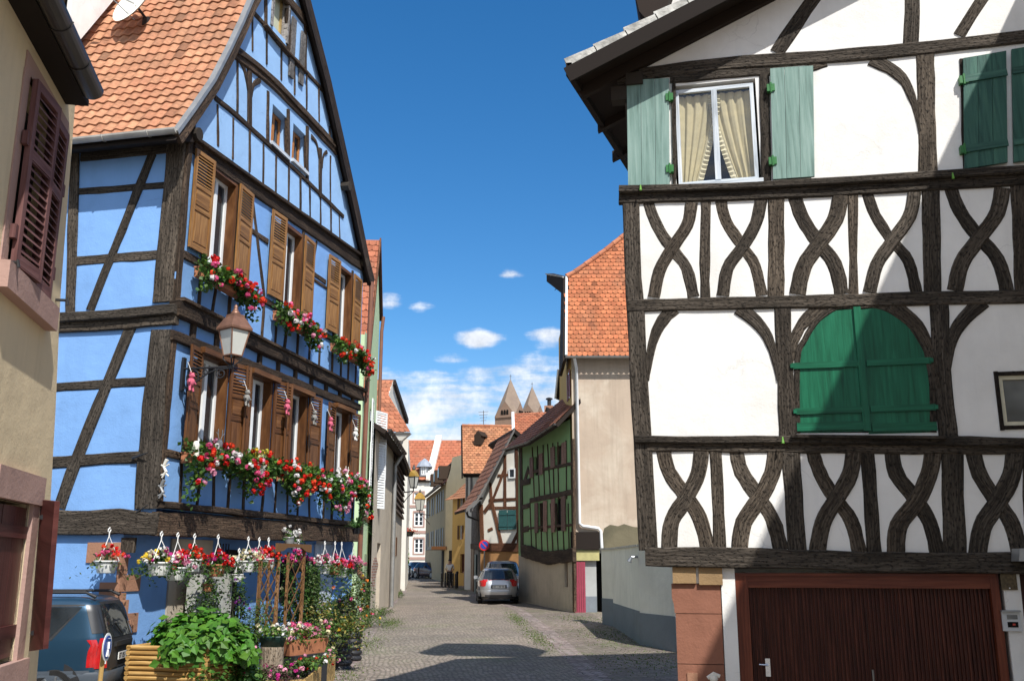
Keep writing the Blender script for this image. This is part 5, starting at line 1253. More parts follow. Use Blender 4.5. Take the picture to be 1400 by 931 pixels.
# ================= CARS =================
def interp(tab,z):
    if z<=tab[0][0]: return tab[0][1]
    for (a,x),(b,y) in zip(tab,tab[1:]):
        if z<=b: return x+(y-x)*(z-a)/(b-a)
    return tab[-1][1]
def text_mesh(s,size):
    cu=bpy.data.curves.new('txt','FONT'); cu.body=s; cu.size=size; cu.align_x='CENTER'; cu.align_y='CENTER'; cu.extrude=.002
    o=bpy.data.objects.new('txt',cu); COL.objects.link(o); dg=bpy.context.evaluated_depsgraph_get(); me=bpy.data.meshes.new_from_object(o.evaluated_get(dg)); bpy.data.objects.remove(o); return me
def car(label,pos,heading,XR,XF,Wd,paint,zbelt,ztop,n=6,kind='mpv',lights='rear',plate='BT 051 VE',group=None,bump_z=(.28,.55)):
    """pos: ground point of the centre, heading: forward direction angle (rad, from +X)"""
    root=thing('parked_car',label,'car',pos,group); root.rotation_euler=(0,0,heading)
    xr=lambda z:interp(XR,z); xf=lambda z:interp(XF,z); wd=lambda z:interp(Wd,z)
    def sy(x,z):
        c=(xr(z)+xf(z))/2;a=(xf(z)-xr(z))/2; t=min(1,abs((x-c)/a)); return wd(z)*max(0,(1-t**n))**(1/n)
    def rx(y,z,front=False):
        c=(xr(z)+xf(z))/2;a=(xf(z)-xr(z))/2; t=min(.999,abs(y)/wd(z)); d=a*(1-t**n)**(1/n); return c+d if front else c-d
    b=MB(); zs=[.20,.26,.34,.45,.55,.65,.75,.85,zbelt-.02]; 
    zz=zbelt+.04
    while zz<ztop-.12: zs.append(zz); zz+=.07
    zs+= [ztop-.12,ztop-.07,ztop-.035,ztop-.012,ztop]
    rows=[]
    for z in zs:
        c=(xr(z)+xf(z))/2;a=(xf(z)-xr(z))/2;w=wd(z); r=[]
        for i in range(64):
            t=2*math.pi*i/64; ct,st=math.cos(t),math.sin(t); r.append(V((c+a*math.copysign(abs(ct)**(2/n),ct),w*math.copysign(abs(st)**(2/n),st),z)))
        rows.append(r)
    b.grid(rows,0,True); b.face(rows[-1]); b.face(rows[0][::-1])
    bd=obj('body',b,paint,None,smooth=True,merge=True); bd.parent=root
    def put(name,mb,mat,par=None,label=None,sm=False,bevel=0):
        o=obj(name,mb,mat,None,smooth=sm,bevel=bevel); o.parent=par or root
        if label: o['label']=label
        return o
    def spatch(x0,x1,z0,z1,x0t=None,x1t=None,off=.006,side=1,nx=10,nz=5):
        m=MB(); x0t=x0 if x0t is None else x0t; x1t=x1 if x1t is None else x1t; rows=[]
        for j in range(nz+1):
            t=j/nz; z=z0+(z1-z0)*t; a=x0+(x0t-x0)*t; c=x1+(x1t-x1)*t; rows.append([V((a+(c-a)*i/nx,side*(sy(a+(c-a)*i/nx,z)+off),z)) for i in range(nx+1)])
        m.grid(rows); return m
    def rpatch(y0,y1,z0,z1,y0t=None,y1t=None,off=.006,front=False,ny=10,nz=5):
        m=MB(); y0t=y0 if y0t is None else y0t; y1t=y1 if y1t is None else y1t; rows=[]
        for j in range(nz+1):
            t=j/nz; z=z0+(z1-z0)*t; a=y0+(y0t-y0)*t; c=y1+(y1t-y1)*t; r=[]
            for i in range(ny+1):
                y=a+(c-a)*i/ny; x=rx(y,z,front)+(off if front else -off); r.append(V((x,y,z)))
            rows.append(r)
        m.grid(rows); return m
    trim=m_black; red=plain('tail_red',(.45,.01,.012),.15,.6,.2,9,0,coat=.6); 
    # bumpers
    bz0,bz1=bump_z
    bm=MB(); rr=[]
    for z,o in ((bz0-.06,-.02),(bz0,.015),(bz1-.04,.022),(bz1,.004)):
        c=(xr(z)+xf(z))/2;a=(xf(z)-xr(z))/2+o;w=wd(z)+o*.7; rr.append([V((c+a*math.copysign(abs(math.cos(t))**(2/n),math.cos(t)),w*math.copysign(abs(math.sin(t))**(2/n),math.sin(t)),z)) for t in [2*math.pi*i/64 for i in range(64)]])
    bm.grid(rr,0,True); put('bumper',bm,P_bump if kind=='mpv' else (paint if kind=='hatch' else trim),sm=True)
    lowm=MB(); rr=[]
    for z,o in ((.17,-.03),(bz0+.0,.03)):
        c=(xr(z)+xf(z))/2;a=(xf(z)-xr(z))/2+o;w=wd(z)+o*.5; rr.append([V((c+a*math.copysign(abs(math.cos(t))**(2/n),math.cos(t)),w*math.copysign(abs(math.sin(t))**(2/n),math.sin(t)),z)) for t in [2*math.pi*i/64 for i in range(64)]])
    lowm.grid(rr,0,True); lowm.face(rr[0][::-1]); put('skirt',lowm,trim,sm=True)
    # wheels
    ax=[xr(.5)+.72,xf(.5)-.78]
    for x in ax:
        for s in (1,-1):
            y=s*(wd(.4)+.0); am=MB(); arc=[(x+.40*math.cos(t),.31+.40*math.sin(t)) for t in [math.pi*i/14 for i in range(15)]]
            am.prism([V((p[0],s*(wd(.4)+.012),p[1])) for p in arc+[(x+.40,.17),(x-.40,.17)][::1]],V((0,-s*.15,0))); put('wheel_arch',am,trim)
            wm=MB(); c=V((x,s*(wd(.4)-.17),.31)); prof=[(0,-.0),(.29,0),(.31,.03),(.31,.17),(.28,.20),(.21,.20)]
            wm.grid([[c+V((r*math.cos(t),s*d,r*math.sin(t))) for t in [2*math.pi*i/28 for i in range(28)]] for r,d in prof],0,True); w=put('wheel',wm,plain('tyre',(.018,.018,.018),.85,.2,.2,9,.3))
            rm=MB(); rm.grid([[c+V((r*math.cos(t),s*d,r*math.sin(t))) for t in [2*math.pi*i/28 for i in range(28)]] for r,d in ((.21,.20),(.195,.185),(.06,.19),(.0,.195))],0,True)
            for q in range(7):
                t=q*2*math.pi/7; rm.tube([c+V((.05*math.cos(t),s*.195,.05*math.sin(t))),c+V((.2*math.cos(t),s*.195,.2*math.sin(t)))],.018,6)
            put('rim',rm,m_metal,w)
    gl=glassy('car_glass',(.02,.024,.028),.04); xb=xr(zbelt); z0,z1=zbelt+.03,ztop-.16
    # side glazing
    for s in (1,-1):
        if kind=='mpv':
            xs=[(xb+.80,xb+1.45,xb+.40,xb+1.45),(xb+1.56,xb+2.35,xb+1.56,xb+2.35),(xb+2.45,xb+3.45,xb+2.45,xb+3.05)]
        else: 
            L=xf(zbelt+.05)-xb; xs=[(xb+.42,xb+.95,xb+.55,xb+.98),(xb+1.02,xb+1.75,xb+1.05,xb+1.72),(xb+1.85,xb+L-.28,xb+1.82,xf(z1)-.12)]
        for q in xs:
            o=put('side_window',spatch(q[0],q[1],z0,z1,q[2],q[3],.008,s),gl,sm=True)
            fr=MB(); e=.035; m=spatch(q[0]-e,q[1]+e,z0-e,z1+e,q[2]-e,q[3]+e,.004,s); put('window_seal',m,trim,o,sm=True)
        dl=MB()
        for x in (xb+1.5,xb+2.4): dl.tube([V((x,s*(sy(x,z)+.001),z)) for z in (.32,.5,.7,.9,z0)],.006,4)
        put('door_seam',dl,trim)
        hd=MB(); 
        for x in (xb+1.65,xb+2.55): hd.box((x,s*(sy(x,.88)+.02),.9),(.09,0,0),(0,.015,0),(0,0,.014))
        put('door_handle',hd,paint)
        mm=MB(); x=xf(zbelt+.1)-.45; mm.box((x,s*(sy(x,zbelt+.06)+.10),zbelt+.10),(.05,0,0),(0,.09,0),(0,0,.07)); put('wing_mirror',mm,paint,bevel=.02)
    # screens
    o=put('windscreen',rpatch(-wd(z0)+.13,wd(z0)-.13,z0-.02,ztop-.09,-wd(z1)+.14,wd(z1)-.14,.008,True),gl,sm=True)
    wr=wd(z0)-.14
    if kind=='mpv':
        put('tailgate',rpatch(-wr-.02,wr+.02,.58,ztop-.09,-wd(z1)+.10,wd(z1)-.10,.010,nz=10),m_black,sm=True)
        rwn=put('rear_window',rpatch(-wr+.08,wr-.08,z0-.02,z1+.03,-wd(z1)+.17,wd(z1)-.17,.020),gl,sm=True)
        wp=MB(); wp.tube([V((rx(0,z0)-.04,0,z0)),V((rx(.3,z0+.15)-.04,.32,z0+.2))],.012,6); put('wiper',wp,m_black,rwn)
        st=MB(); st.box((rx(0,.93)-.03,0,.93),(.02,0,0),(0,.42,0),(0,0,.035)); put('handle_trim',st,m_black)
        for s in (1,-1):
            put('pillar_trim',spatch(xb+.0-.0+.02,xb+.20,z0+.06,ztop-.13,xr(z1)+.03,xr(z1)+.20,.010,s,8,8),P_pill,sm=True)
            t=rpatch(s*(wr+.08),s*(wr+.12),.62,1.02,None,None,.016); 
            m=MB(); 
            for a in (t,spatch(xr(.8)+.01,xr(.8)+.15,.60,1.04,xr(1.0)+.015,xr(1.0)+.09,.014,s,8,6)):
                b0=len(m.v); m.v+=a.v; m.f+=[[q+b0 for q in ff] for ff in a.f]; m.uv+=a.uv; m.mi+=a.mi; m.col+=a.col
            tl=put('tail_light',m,red,sm=True); put('clear_lens',spatch(xr(.8)+.02,xr(.8)+.06,.66,.86,None,None,.019,s,4,4),m_wf,tl)
            rl=MB(); rl.tube([V((xb+.25,s*(wd(ztop-.05)-.05),ztop-.02)),V((xb+.4,s*(wd(ztop-.05)-.04),ztop+.05)),V((xb+2.6,s*(wd(ztop-.05)-.04),ztop+.055)),V((xb+2.8,s*(wd(ztop-.05)-.05),ztop-.0))],[.03,.022,.022,.03],8); put('roof_rail',rl,trim,sm=True)
            sk=spatch(xr(.5)+.1,xf(.5)-.1,.34,.58,None,None,.012,s,20,3); put('side_trim',sk,P_bump,sm=True)
    else:
        rwn=put('rear_window',rpatch(-wr+.04,wr-.04,z0+.02,ztop-.12,-wd(z1)+.12,wd(z1)-.12,.010),gl,sm=True); put('window_seal',rpatch(-wr+.01,wr-.01,z0-.01,ztop-.09,-wd(z1)+.09,wd(z1)-.09,.005),trim,rwn,sm=True)
        for s in (1,-1):
            m=MB()
            for a in (rpatch(s*(wr-.10),s*(wd(.8)-.02),.70,.94,s*(wr-.04),None,.012),spatch(xr(.8)+.005,xr(.8)+.20,.72,.98,xr(.95)+.01,xr(.95)+.10,.012,s,6,6)):
                b0=len(m.v); m.v+=a.v; m.f+=[[q+b0 for q in ff] for ff in a.f]; m.uv+=a.uv; m.mi+=a.mi; m.col+=a.col
            put('tail_light',m,red,sm=True)
        put('lower_bumper',rpatch(-wd(.3)+.12,wd(.3)-.12,.24,.36,None,None,.028),plain('grey_plastic',(.06,.06,.065),.6))
        rec=put('plate_recess',rpatch(-.33,.33,.62,.76,-.33,.33,.007),trim)
    for s in (1,-1):
        put('headlight',rpatch(s*(wd(.65)-.45),s*(wd(.65)-.04),.62,.76,s*(wd(.65)-.36),None,.012,True),plain('headlight_lens',(.55,.57,.6),.12,.6,.1,9,0,metal=.3),sm=True)
    put('grille',rpatch(-.36,.36,.50,.66,-.4,.4,.010,True),trim)
    # plates
    for front in (False,True):
        zc=(.74 if kind=='mpv' else .69) if not front else .42
        xx=rx(.26,zc,front)+(.02 if front else -.035); m=MB(); m.box((xx,0,zc),(.006,0,0),(0,.26,0),(0,0,.055)); pl=put('number_plate',m,plain('plate_white',(.75,.75,.72),.4,.4,.03))
        me=text_mesh(plate,.11); me.materials.append(m_black); t=bpy.data.objects.new('lettering',me); COL.objects.link(t); t.parent=pl; t.location=(xx+(.008 if front else -.008),0,zc); t.rotation_euler=(math.pi/2,0,math.pi/2 if front else -math.pi/2)
    return root
def paintm(name,col,met=.5,rough=.28): return plain(name,col,rough,.5,.04,3,0,metal=met,coat=.7)
P_bump=plain('bumper_grey',(.065,.08,.10),.55,.4,.08,8,.05)
P_pill=plain('pillar_black',(.03,.032,.036),.35,.5,.08,8,0)
def cars():
    W1=[(.2,.80),(.5,.865),(.95,.865),(1.02,.85),(1.5,.74),(1.6,.67),(1.64,.60),(1.66,.45)]
    XR=[(.2,-2.12),(.5,-2.20),(.95,-2.18),(1.05,-2.15),(1.5,-2.0),(1.6,-1.92),(1.64,-1.82),(1.66,-1.6)]
    XF=[(.2,2.1),(.5,2.2),(.75,2.12),(.85,1.95),(.93,1.35),(1.02,1.1),(1.5,.45),(1.6,.25),(1.64,.05),(1.66,-.1)]
    rc=AD(166,850,13.3); h=math.atan2(-.30,-.954); fw=V((math.cos(h),math.sin(h),0)); c=rc+fw*1.87; c.z=.335
    bc=car('dark blue estate car with roof rails parked by the cream house',c,h,XR,XF,W1,paintm('blue_paint',(.022,.065,.115)),1.02,1.66,8,'mpv',plate='BT 051 VE'); bc.scale=(.87,.87,.87)
    sb=MB(); sb.prism([V(p) for p in ((-16,7.6,-.1),(-8.0,7.6,-.1),(-7.9,12.3,-.1),(-16,12.3,-.1))],V((0,0,.43))); struct('pavement',sb,MATS['side_paving'])
    Wh=[(.2,.78),(.5,.845),(.9,.845),(.96,.83),(1.35,.64),(1.42,.56),(1.45,.35)]
    XRh=[(.2,-1.85),(.5,-1.96),(.7,-1.95),(.9,-1.86),(.98,-1.80),(1.35,-1.45),(1.42,-1.3),(1.45,-1.0)]
    XFh=[(.2,1.9),(.5,2.0),(.68,1.95),(.78,1.75),(.88,1.15),(.96,.95),(1.35,.20),(1.42,.0),(1.45,-.2)]
    XRs=[(.2,-1.95),(.5,-2.05),(.9,-2.0),(1.05,-1.95),(1.6,-1.7),(1.68,-1.6),(1.72,-1.3)];XFs=[(z+.1,x) for z,x in XFh[:-3]]+[(1.6,.4),(1.68,.2),(1.72,0)];Ws=[(.2,.8),(.5,.88),(1.05,.87),(1.6,.70),(1.68,.62),(1.72,.4)]
    g=G(682,826); az=R(90+15.5); fw=V((math.cos(az),math.sin(az),0)); c=g+fw*1.98; c.z=zg(c.y)
    car('silver hatchback seen from behind, parked on the right of the street',c,az,XRh,XFh,Wh,paintm('silver_paint',(.46,.47,.49),.6,.3),.94,1.45,5,'hatch',plate='BY 130 SE')
    c2=c+fw*5.0+V((.45,.0,0)); c2.z=zg(c2.y); car('pale grey car parked just in front of the silver hatchback',c2,az,XRs,XFs,Ws,paintm('grey_paint',(.30,.31,.33),.5,.3),1.08,1.72,5,'hatch',plate='AB 420 KL')
    c3=c2+fw*4.6+V((1.3,.0,0)); c3.z=zg(c3.y); car('white car mostly hidden behind the grey one on the right',c3,az,XRh,XFh,Wh,paintm('white_paint',(.6,.6,.6),.0,.3),.94,1.45,5,'hatch',plate='CA 118 FR')
    p=AD(589,788,86); p.z=zg(p.y); car('dark purple-black saloon facing the street at its far end',p,R(-38),XRh,XFh,Wh,paintm('aubergine_paint',(.035,.02,.035),.3,.25),.94,1.45,5,'hatch',plate='CE 204 PW')
    p=AD(571,787,91); p.z=zg(p.y); car('blue-grey car behind the dark saloon at the far end of the street',p,R(-60),XRh,XFh,Wh,paintm('slate_paint',(.06,.09,.13),.3,.25),.94,1.45,5,'hatch',plate='DB 377 QT')
cars()
# ================= planters and shrubs before the blue house =================
def shrub(name,label,cat,c,rx_,ry,h,n,size,cols,flowers=(),nf=0,seed=1,asp=.6,stems=8,group=None,leaf_h0=0.0,fs=.04,droop=.2,top=None):
    rs=random.Random(seed); c=V(c); t=thing(name,label,cat,c,group)
    f=MB(); 
    lob=[(rs.uniform(-.6,.6),rs.uniform(-.6,.6),rs.uniform(.35,.9),rs.uniform(.3,.55)) for _ in range(9)]
    def samp():
        l=rs.choice(lob); d=V((rs.gauss(0,1),rs.gauss(0,1),rs.gauss(0,1))).normalized()*l[3]*rs.uniform(.55,1.05)
        return c+V(((l[0]+d.x)*rx_,(l[1]+d.y)*ry,max(leaf_h0,(l[2]+d.z*.8))*h*.85)),d
    for i in range(n):
        p,d=samp(); nn=(d.normalized()*.7+V((rs.gauss(0,.4),rs.gauss(0,.4),.8))).normalized()
        leaf(f,p,size*rs.uniform(.6,1.2),leafcol(rs.choice(cols)),nn,asp,droop)
    obj('foliage',f,m_leaf,t)
    s=MB()
    for i in range(stems):
        l=rs.choice(lob); s.tube([c+V((rs.uniform(-.15,.15)*rx_,rs.uniform(-.15,.15)*ry,0)),c+V((l[0]*rx_*.5,l[1]*ry*.5,l[2]*h*.5)),c+V((l[0]*rx_,l[1]*ry,l[2]*h*.85))],[.014,.01,.005],5)
    obj('stem',s,plain('stem_green',(.07,.09,.03),.7),t)
    if nf:
        b=MB()
        for i in range(nf):
            p,d=samp(); blossom(b,p+d*rx_*.15,fs*rs.uniform(.7,1.2),rs.choice(flowers),9)
        obj('blossoms',b,m_petal,t)
    return t
def log_planter(label,x0,y0,x1,y1,z0,z1,r,mat,cat='planter',seed=3,group=None):
    rs=random.Random(seed); t=thing('log_planter',label,cat,((x0+x1)/2,(y0+y1)/2,z0),group); m=MB(); z=z0+r; 
    while z<z1:
        for a,b in (((x0,y0),(x1,y0)),((x1,y0),(x1,y1)),((x1,y1),(x0,y1)),((x0,y1),(x0,y0))):
            A=V((a[0],a[1],z+rs.uniform(-.004,.004)));B=V((b[0],b[1],z+rs.uniform(-.004,.004))); d=(B-A).normalized(); f0=len(m.f); P=[(A-d*.04).lerp(B+d*.04,i/6) for i in range(7)]
            m.tube(P,[r*rs.uniform(.93,1.03) for _ in P],8)
            for fi in range(f0,len(m.f)): m.uv[fi]=[((m.v[i]-A).dot(d)+z*7,m.v[i].z*1.2) for i in m.f[fi]]
        z+=2*r*.97
    obj('log_wall',m,mat,t,smooth=True)
    s=MB(); s.bx(x0+.02,y0+.02,z0,x1-.02,y1-.02,z1-.06); obj('soil',s,m_soil,t); return t
def front_garden():
    yf=12.35; a=AY(178,884,yf); b=AY(286,884,yf)
    log_planter('golden bamboo-log planter full of broad bright leaves in front of the blue house',a.x,yf,b.x,yf+.75,.05,a.z,.034,m_bamb)
    B1=(.10,.27,.03);B2=(.07,.20,.02)
    # broad leaved mound
    rs=random.Random(5); cx=(a.x+b.x)/2+.25; t=thing('leafy_plant','mound of broad bright green leaves growing in the golden log planter','plant',(cx,yf+.4,a.z)); m=MB()
    for i in range(2100):
        th=rs.uniform(0,6.283); ph=math.acos(rs.uniform(-.35,1)); r=rs.uniform(.72,1.03)
        bumpy=1+.13*math.sin(th*3+ph*4)+.10*math.sin(th*7+1)
        d=V((math.cos(th)*math.sin(ph),math.sin(th)*math.sin(ph),math.cos(ph)))
        p=V((cx,yf+.42,a.z-.02))+V((d.x*.72*r*bumpy,d.y*.58*r*bumpy,d.z*.44*r*bumpy))
        nn=(d*.8+V((rs.gauss(0,.35),rs.gauss(0,.35)-.2,.5))).normalized(); leaf(m,p,rs.uniform(.10,.165),leafcol(B1 if rs.random()<.65 else B2,.22),nn,.82,.35)
    obj('foliage',m,m_leaf,t); s=MB()
    for i in range(14): s.tube([V((cx+rs.uniform(-.5,.5),yf+.4,a.z-.1)),V((cx+rs.uniform(-.7,.7),yf+.4+rs.uniform(-.3,.3),a.z+.25))],[.012,.006],5)
    obj('stem',s,plain('stem_green',(.07,.09,.03),.7),t)
    # trailing darker plants right of it
    p=AD(312,880,13.6); p.z=.35; shrub('leafy_plant','mid green trailing bush between the log planter and the plank planter','plant',p,.55,.5,.75,1700,.085,((.05,.13,.02),(.08,.18,.03),(.10,.2,.05)),(LPINK,WHT),10,6,asp=.75)
    p=AD(292,912,13.0); p.z=.05; shrub('leafy_plant','low green bush spilling over the dark planter at the bottom edge','plant',p,.42,.4,.85,1200,.08,((.05,.14,.02),(.09,.2,.03)),(),0,16,asp=.75)
    log_planter('dark log planter at the bottom edge below the low green bush',AY(282,915,12.9).x,12.9,AY(318,915,12.9).x,13.4,.02,.50,.035,m_black,seed=9)
    # plank planter with coping
    t=thing('plank_planter','pale vertical plank planter with flowers beside the street','planter',(-7.0,15,.05))
    Q=[AD(319,916,13.1),AD(418,929,13.9),AD(459,895,17.6),AD(400,880,18.2)]; zt=.56
    P=[V((q.x,q.y,zt)) for q in Q]; P[0]=V((AD(319,916,13.1).x,13.2,zt))
    for a_,b_ in ((P[0],P[1]),(P[1],P[2]),(P[2],P[3])):
        d=(b_-a_); L=d.length; d.normalize(); n=d.cross(Z); N_=int(L/.11); m=MB()
        for i in range(N_):
            c0=a_+d*(i*L/N_+.004); c1=a_+d*((i+1)*L/N_-.004); j=rs.uniform(-.012,.012); o=rs.uniform(0,30); f0=len(m.f)
            lo=[V((q.x,q.y,.0)) for q in (c0,c1,c1-n*.03,c0-n*.03)]; hi=[V((q.x,q.y,zt+j)) for q in (c0,c1,c1-n*.03,c0-n*.03)]; m.hexa(lo+hi)
            for fi in range(f0,len(m.f)): m.uv[fi]=[(m.v[i2].z+o,(m.v[i2]-c0).length*.6+o) for i2 in m.f[fi]]
        obj('side_board',m,m_plank,t)
    s=MB(); s.face([V((q.x,q.y,zt-.08)) for q in P]); obj('soil',s,m_soil,t)
    def spot(u,v,D,z): q=AD(u,v,D); q.z=z; return q
    low=(GRN,(.08,.16,.04),LGRN)
    shrub('bedding_plant','low pink and white bedding flowers at the front of the plank planter','plant',spot(345,905,13.8,.48),.5,.4,.34,700,.06,low,(LPINK,PINK,WHT),16,21,group='bedding flowers in the plank planter')
    shrub('bedding_plant','purple-leaved bedding at the foot of the stump in the plank planter','plant',spot(378,915,13.9,.48),.38,.3,.28,420,.05,((.09,.03,.04),(.06,.10,.03)),(LPINK,MAG),16,22,group='bedding flowers in the plank planter')
    shrub('bedding_plant','red and white begonias right of the stump in the plank planter','plant',spot(412,898,14.9,.48),.42,.45,.36,800,.06,low,(RED,WHT,LPINK,SCAR),22,23,group='bedding flowers in the plank planter')
    shrub('bedding_plant','yellowish green low flowers at the street corner of the plank planter','plant',spot(438,892,16.6,.48),.4,.6,.32,800,.06,low+((.16,.2,.04),),(WHT,LPINK,CRM,RED),20,24,group='bedding flowers in the plank planter')
    # stump with green pot
    q=spot(371,905,14.3,.35); ztop=AD(371,884,14.3).z; m=MB(); m.lathe(q,[(0,0),(.19,0),(.18,.1),(.175,ztop-.37),(.17,ztop-.35),(0,ztop-.345)],18)
    for fi in range(len(m.f)): m.uv[fi]=[(m.v[i].z,math.atan2(m.v[i].y-q.y,m.v[i].x-q.x)*.18) for i in m.f[fi]]
    tag(obj('tree_stump',m,timber('weathered_log',(.22,.17,.12),(.42,.35,.27),.6),None,loc=q),'grey-brown tree stump standing in the plank planter','stump')
    q=V((q.x,q.y,ztop)); t=thing('flower_pot','oval dark green pot of white flowers on the tree stump','flower pot',q); m=MB()
    m.grid([[q+V((r*1.25*math.cos(a_),r*.8*math.sin(a_),z)) for a_ in [i*math.pi/12 for i in range(24)]] for r,z in ((.0,0),(.14,0),(.17,.13),(.18,.14),(.18,.155),(.15,.155),(.0,.14))],0,True); obj('pot',m,m_gpot,t,smooth=True)
    m=MB();bl=MB()
    for i in range(260):
        d=V((rs.gauss(0,.12),rs.gauss(0,.09),rs.uniform(.12,.30))); leaf(m,q+d,.06,leafcol(LGRN,.3))
    for i in range(26): blossom(bl,q+V((rs.gauss(0,.13),rs.gauss(0,.09),rs.uniform(.17,.33))),.035,rs.choice((WHT,WHT,CRM)),9)
    obj('foliage',m,m_leaf,t); obj('blossoms',bl,m_petal,t)
    # terracotta trough
    q=spot(414,880,15.6,0); z=AD(414,893,15.6).z; t=thing('flower_trough','terracotta trough of pink and cream flowers behind the tree stump','planter',V((q.x,q.y,z))); m=MB(); d=V((.30,.95,0)).normalized(); n=V((.95,-.30,0)); o=V((q.x,q.y,z))
    m.hexa([o+d*a_+n*b_ for a_,b_ in ((-.42,-.11),(-.42,.11),(.42,.11),(.42,-.11))]+[o+d*a_+n*b_+Z*.22 for a_,b_ in ((-.48,-.15),(-.48,.15),(.48,.15),(.48,-.15))]); obj('trough',m,m_terra,t,bevel=.01); m=MB();bl=MB()
    for i in range(420): leaf(m,o+d*rs.uniform(-.5,.5)+n*rs.gauss(0,.12)+Z*rs.uniform(.18,.42),.07,leafcol(rs.choice(((.1,.2,.03),(.14,.2,.03),GRN))))
    for i in range(40): blossom(bl,o+d*rs.uniform(-.5,.5)+n*rs.gauss(0,.12)+Z*rs.uniform(.26,.5),.045,rs.choice((LPINK,LPINK,CRM,PINK,WHT)),9)
    obj('foliage',m,m_leaf,t); obj('blossoms',bl,m_petal,t)
    m=MB(); m.hexa([o+d*a_+n*b_+Z*c_ for a_,b_,c_ in ((-.40,-.2,-.5),(-.40,.2,-.5),(.40,.2,-.5),(.40,-.2,-.5),(-.40,-.2,-.0),(-.40,.2,-.0),(.40,.2,-.0),(.40,-.2,-.0))]); tag(obj('plant_stand',m,m_black,None,loc=o-Z*.5,bevel=.01),'black crate carrying the terracotta trough','stand')
    # big variegated shrubs on the right
    Yv=((.20,.22,.05),(.10,.17,.03),(.05,.11,.025),(.26,.24,.07))
    shrub('variegated_bush','yellow-green variegated bush with orange flowers over the ribbed black pots','plant',spot(455,860,18.3,.55),.72,.62,1.15,2500,.075,Yv,(ORG,YEL,CRM,LPINK),34,31,asp=.5)
    shrub('variegated_bush','tall dark green bush against the far end of the blue wall','plant',spot(440,830,19.0,.7),.55,.6,1.45,1900,.09,((.04,.10,.02),(.07,.14,.03),(.12,.17,.04)),(CRM,ORG),14,32,asp=.4)
    shrub('potted_bush','airy bush with red and orange flowers leaning towards the green house','plant',spot(482,850,20.6,.75),.55,.6,1.35,1700,.07,((.08,.15,.03),(.14,.2,.05),(.05,.1,.02)),(ORG,SCAR,YEL,PINK),30,33,asp=.45)
    shrub('potted_bush','low bush with pink and yellow blooms nearest the street','plant',spot(470,868,19.3,.62),.5,.45,.6,1100,.065,((.08,.15,.03),(.16,.2,.05)),(LPINK,YEL,ORG,RED),26,34,asp=.5)
    shrub('leafy_plant','feathery green plant in front of the left trellis','plant',spot(345,848,15.6,.5),.42,.4,1.25,1500,.07,((.10,.18,.05),(.06,.12,.03)),(),0,35,asp=.3)
    shrub('leafy_plant','dark purple-tinged bush behind the bright leafy mound','plant',spot(330,868,14.6,.4),.4,.45,.85,1100,.08,((.05,.05,.025),(.07,.11,.03)),(MAG,),5,36,asp=.6)
    shrub('climber','green climbing plant growing through the right trellis panel','plant',spot(402,845,17.9,.35),.32,.5,1.9,1500,.07,((.04,.10,.02),(.07,.15,.03)),(CRM,),6,37,asp=.6)
    shrub('climber','dark climber with purple flowers on the iron grille','plant',spot(325,835,15.3,.9),.22,.35,1.25,650,.06,(GRN,(.03,.06,.02)),((.25,.03,.35),(.35,.05,.4)),16,38,asp=.6)
    shrub('climber','trailing dark ivy hanging in the shaded recess','plant',spot(278,828,14.2,1.0),.28,.4,1.2,1100,.05,((.04,.09,.02),(.07,.12,.03)),(WHT,),14,39,asp=.8,fs=.02)
    shrub('climber','trailing green curtain of leaves right of the trellis arch','plant',spot(428,808,18.2,1.2),.2,.3,1.25,750,.05,((.05,.10,.02),(.08,.14,.03)),(),0,40,asp=.7)
    # ribbed black pots
    for i,(u,v,D,z0,h,l) in enumerate(((463,905,19.0,.12,.62,'ribbed black stacked pot nearest the street below the variegated bush'),(478,880,20.3,.2,.62,'ribbed black stacked pot behind the nearest one by the street'),(470,850,20.8,.25,1.25,'tall ribbed black pot at the far end of the flower display'))):
        q=spot(u,v,D,z0); t=thing('ribbed_pot',l,'flower pot',q,'ribbed black pots'); m=MB(); pr=[(0,0),(.2,0)]; zz=0
        while zz<h-.1:
            for j in range(5): pr.append((.235+.04*math.sin(j*math.pi/4),zz+j*.026))
            zz+=.115
        pr+=[(.22,zz+.02),(0,zz)]; m.lathe(q,pr,20); obj('pot',m,m_black,t,smooth=True)
    # green tuft hanging at beam far end (spiky)
    q=AX(487,722,-7.8); t=thing('spiky_plant','spiky green plant hung at the far end of the jetty beam','plant',q); m=MB()
    for i in range(40):
        a_=rs.uniform(0,6.28); e=rs.uniform(-.3,1.0); d=V((math.cos(a_)*math.cos(e),math.sin(a_)*math.cos(e),math.sin(e))); L=rs.uniform(.3,.55); sd=d.cross(Z).normalized()*.018; p2=q+d*L*.6+Z*.03; p3=q+d*L-Z*.08
        m.face([q-sd,q+sd,p2+sd,p2-sd],col=(.05,.12,.03)); m.face([p2-sd,p2+sd,p3],col=(.06,.14,.03))
    obj('foliage',m,m_leaf,t); m=MB(); pot_mesh(m,.1,.12,q-Z*.12); obj('pot',m,m_black,t)
    # trellises
    xt=-7.62
    A_=AX(382,748,xt);B_=AX(416,750,xt); t=thing('trellis_arch','brown wooden trellis arch with a shaped top board against the blue wall','trellis',V((xt,(A_.y+B_.y)/2,.1)))
    def post(y,z0,z1,w=.05,x=xt,par=t,nm='post'):
        m=MB(); m.bx(x-w/2,y-w/2,z0,x+w/2,y+w/2,z1); 
        for fi in range(len(m.f)): m.uv[fi]=[(m.v[i].z,m.v[i].y+m.v[i].x) for i in m.f[fi]]
        return obj(nm,m,m_lat,par)
    C_=AX(393,752,xt); zt2=A_.z-.03
    post(A_.y,.1,zt2); post(B_.y,.1,zt2); post(C_.y+.05,.1,zt2-.05,.04); 
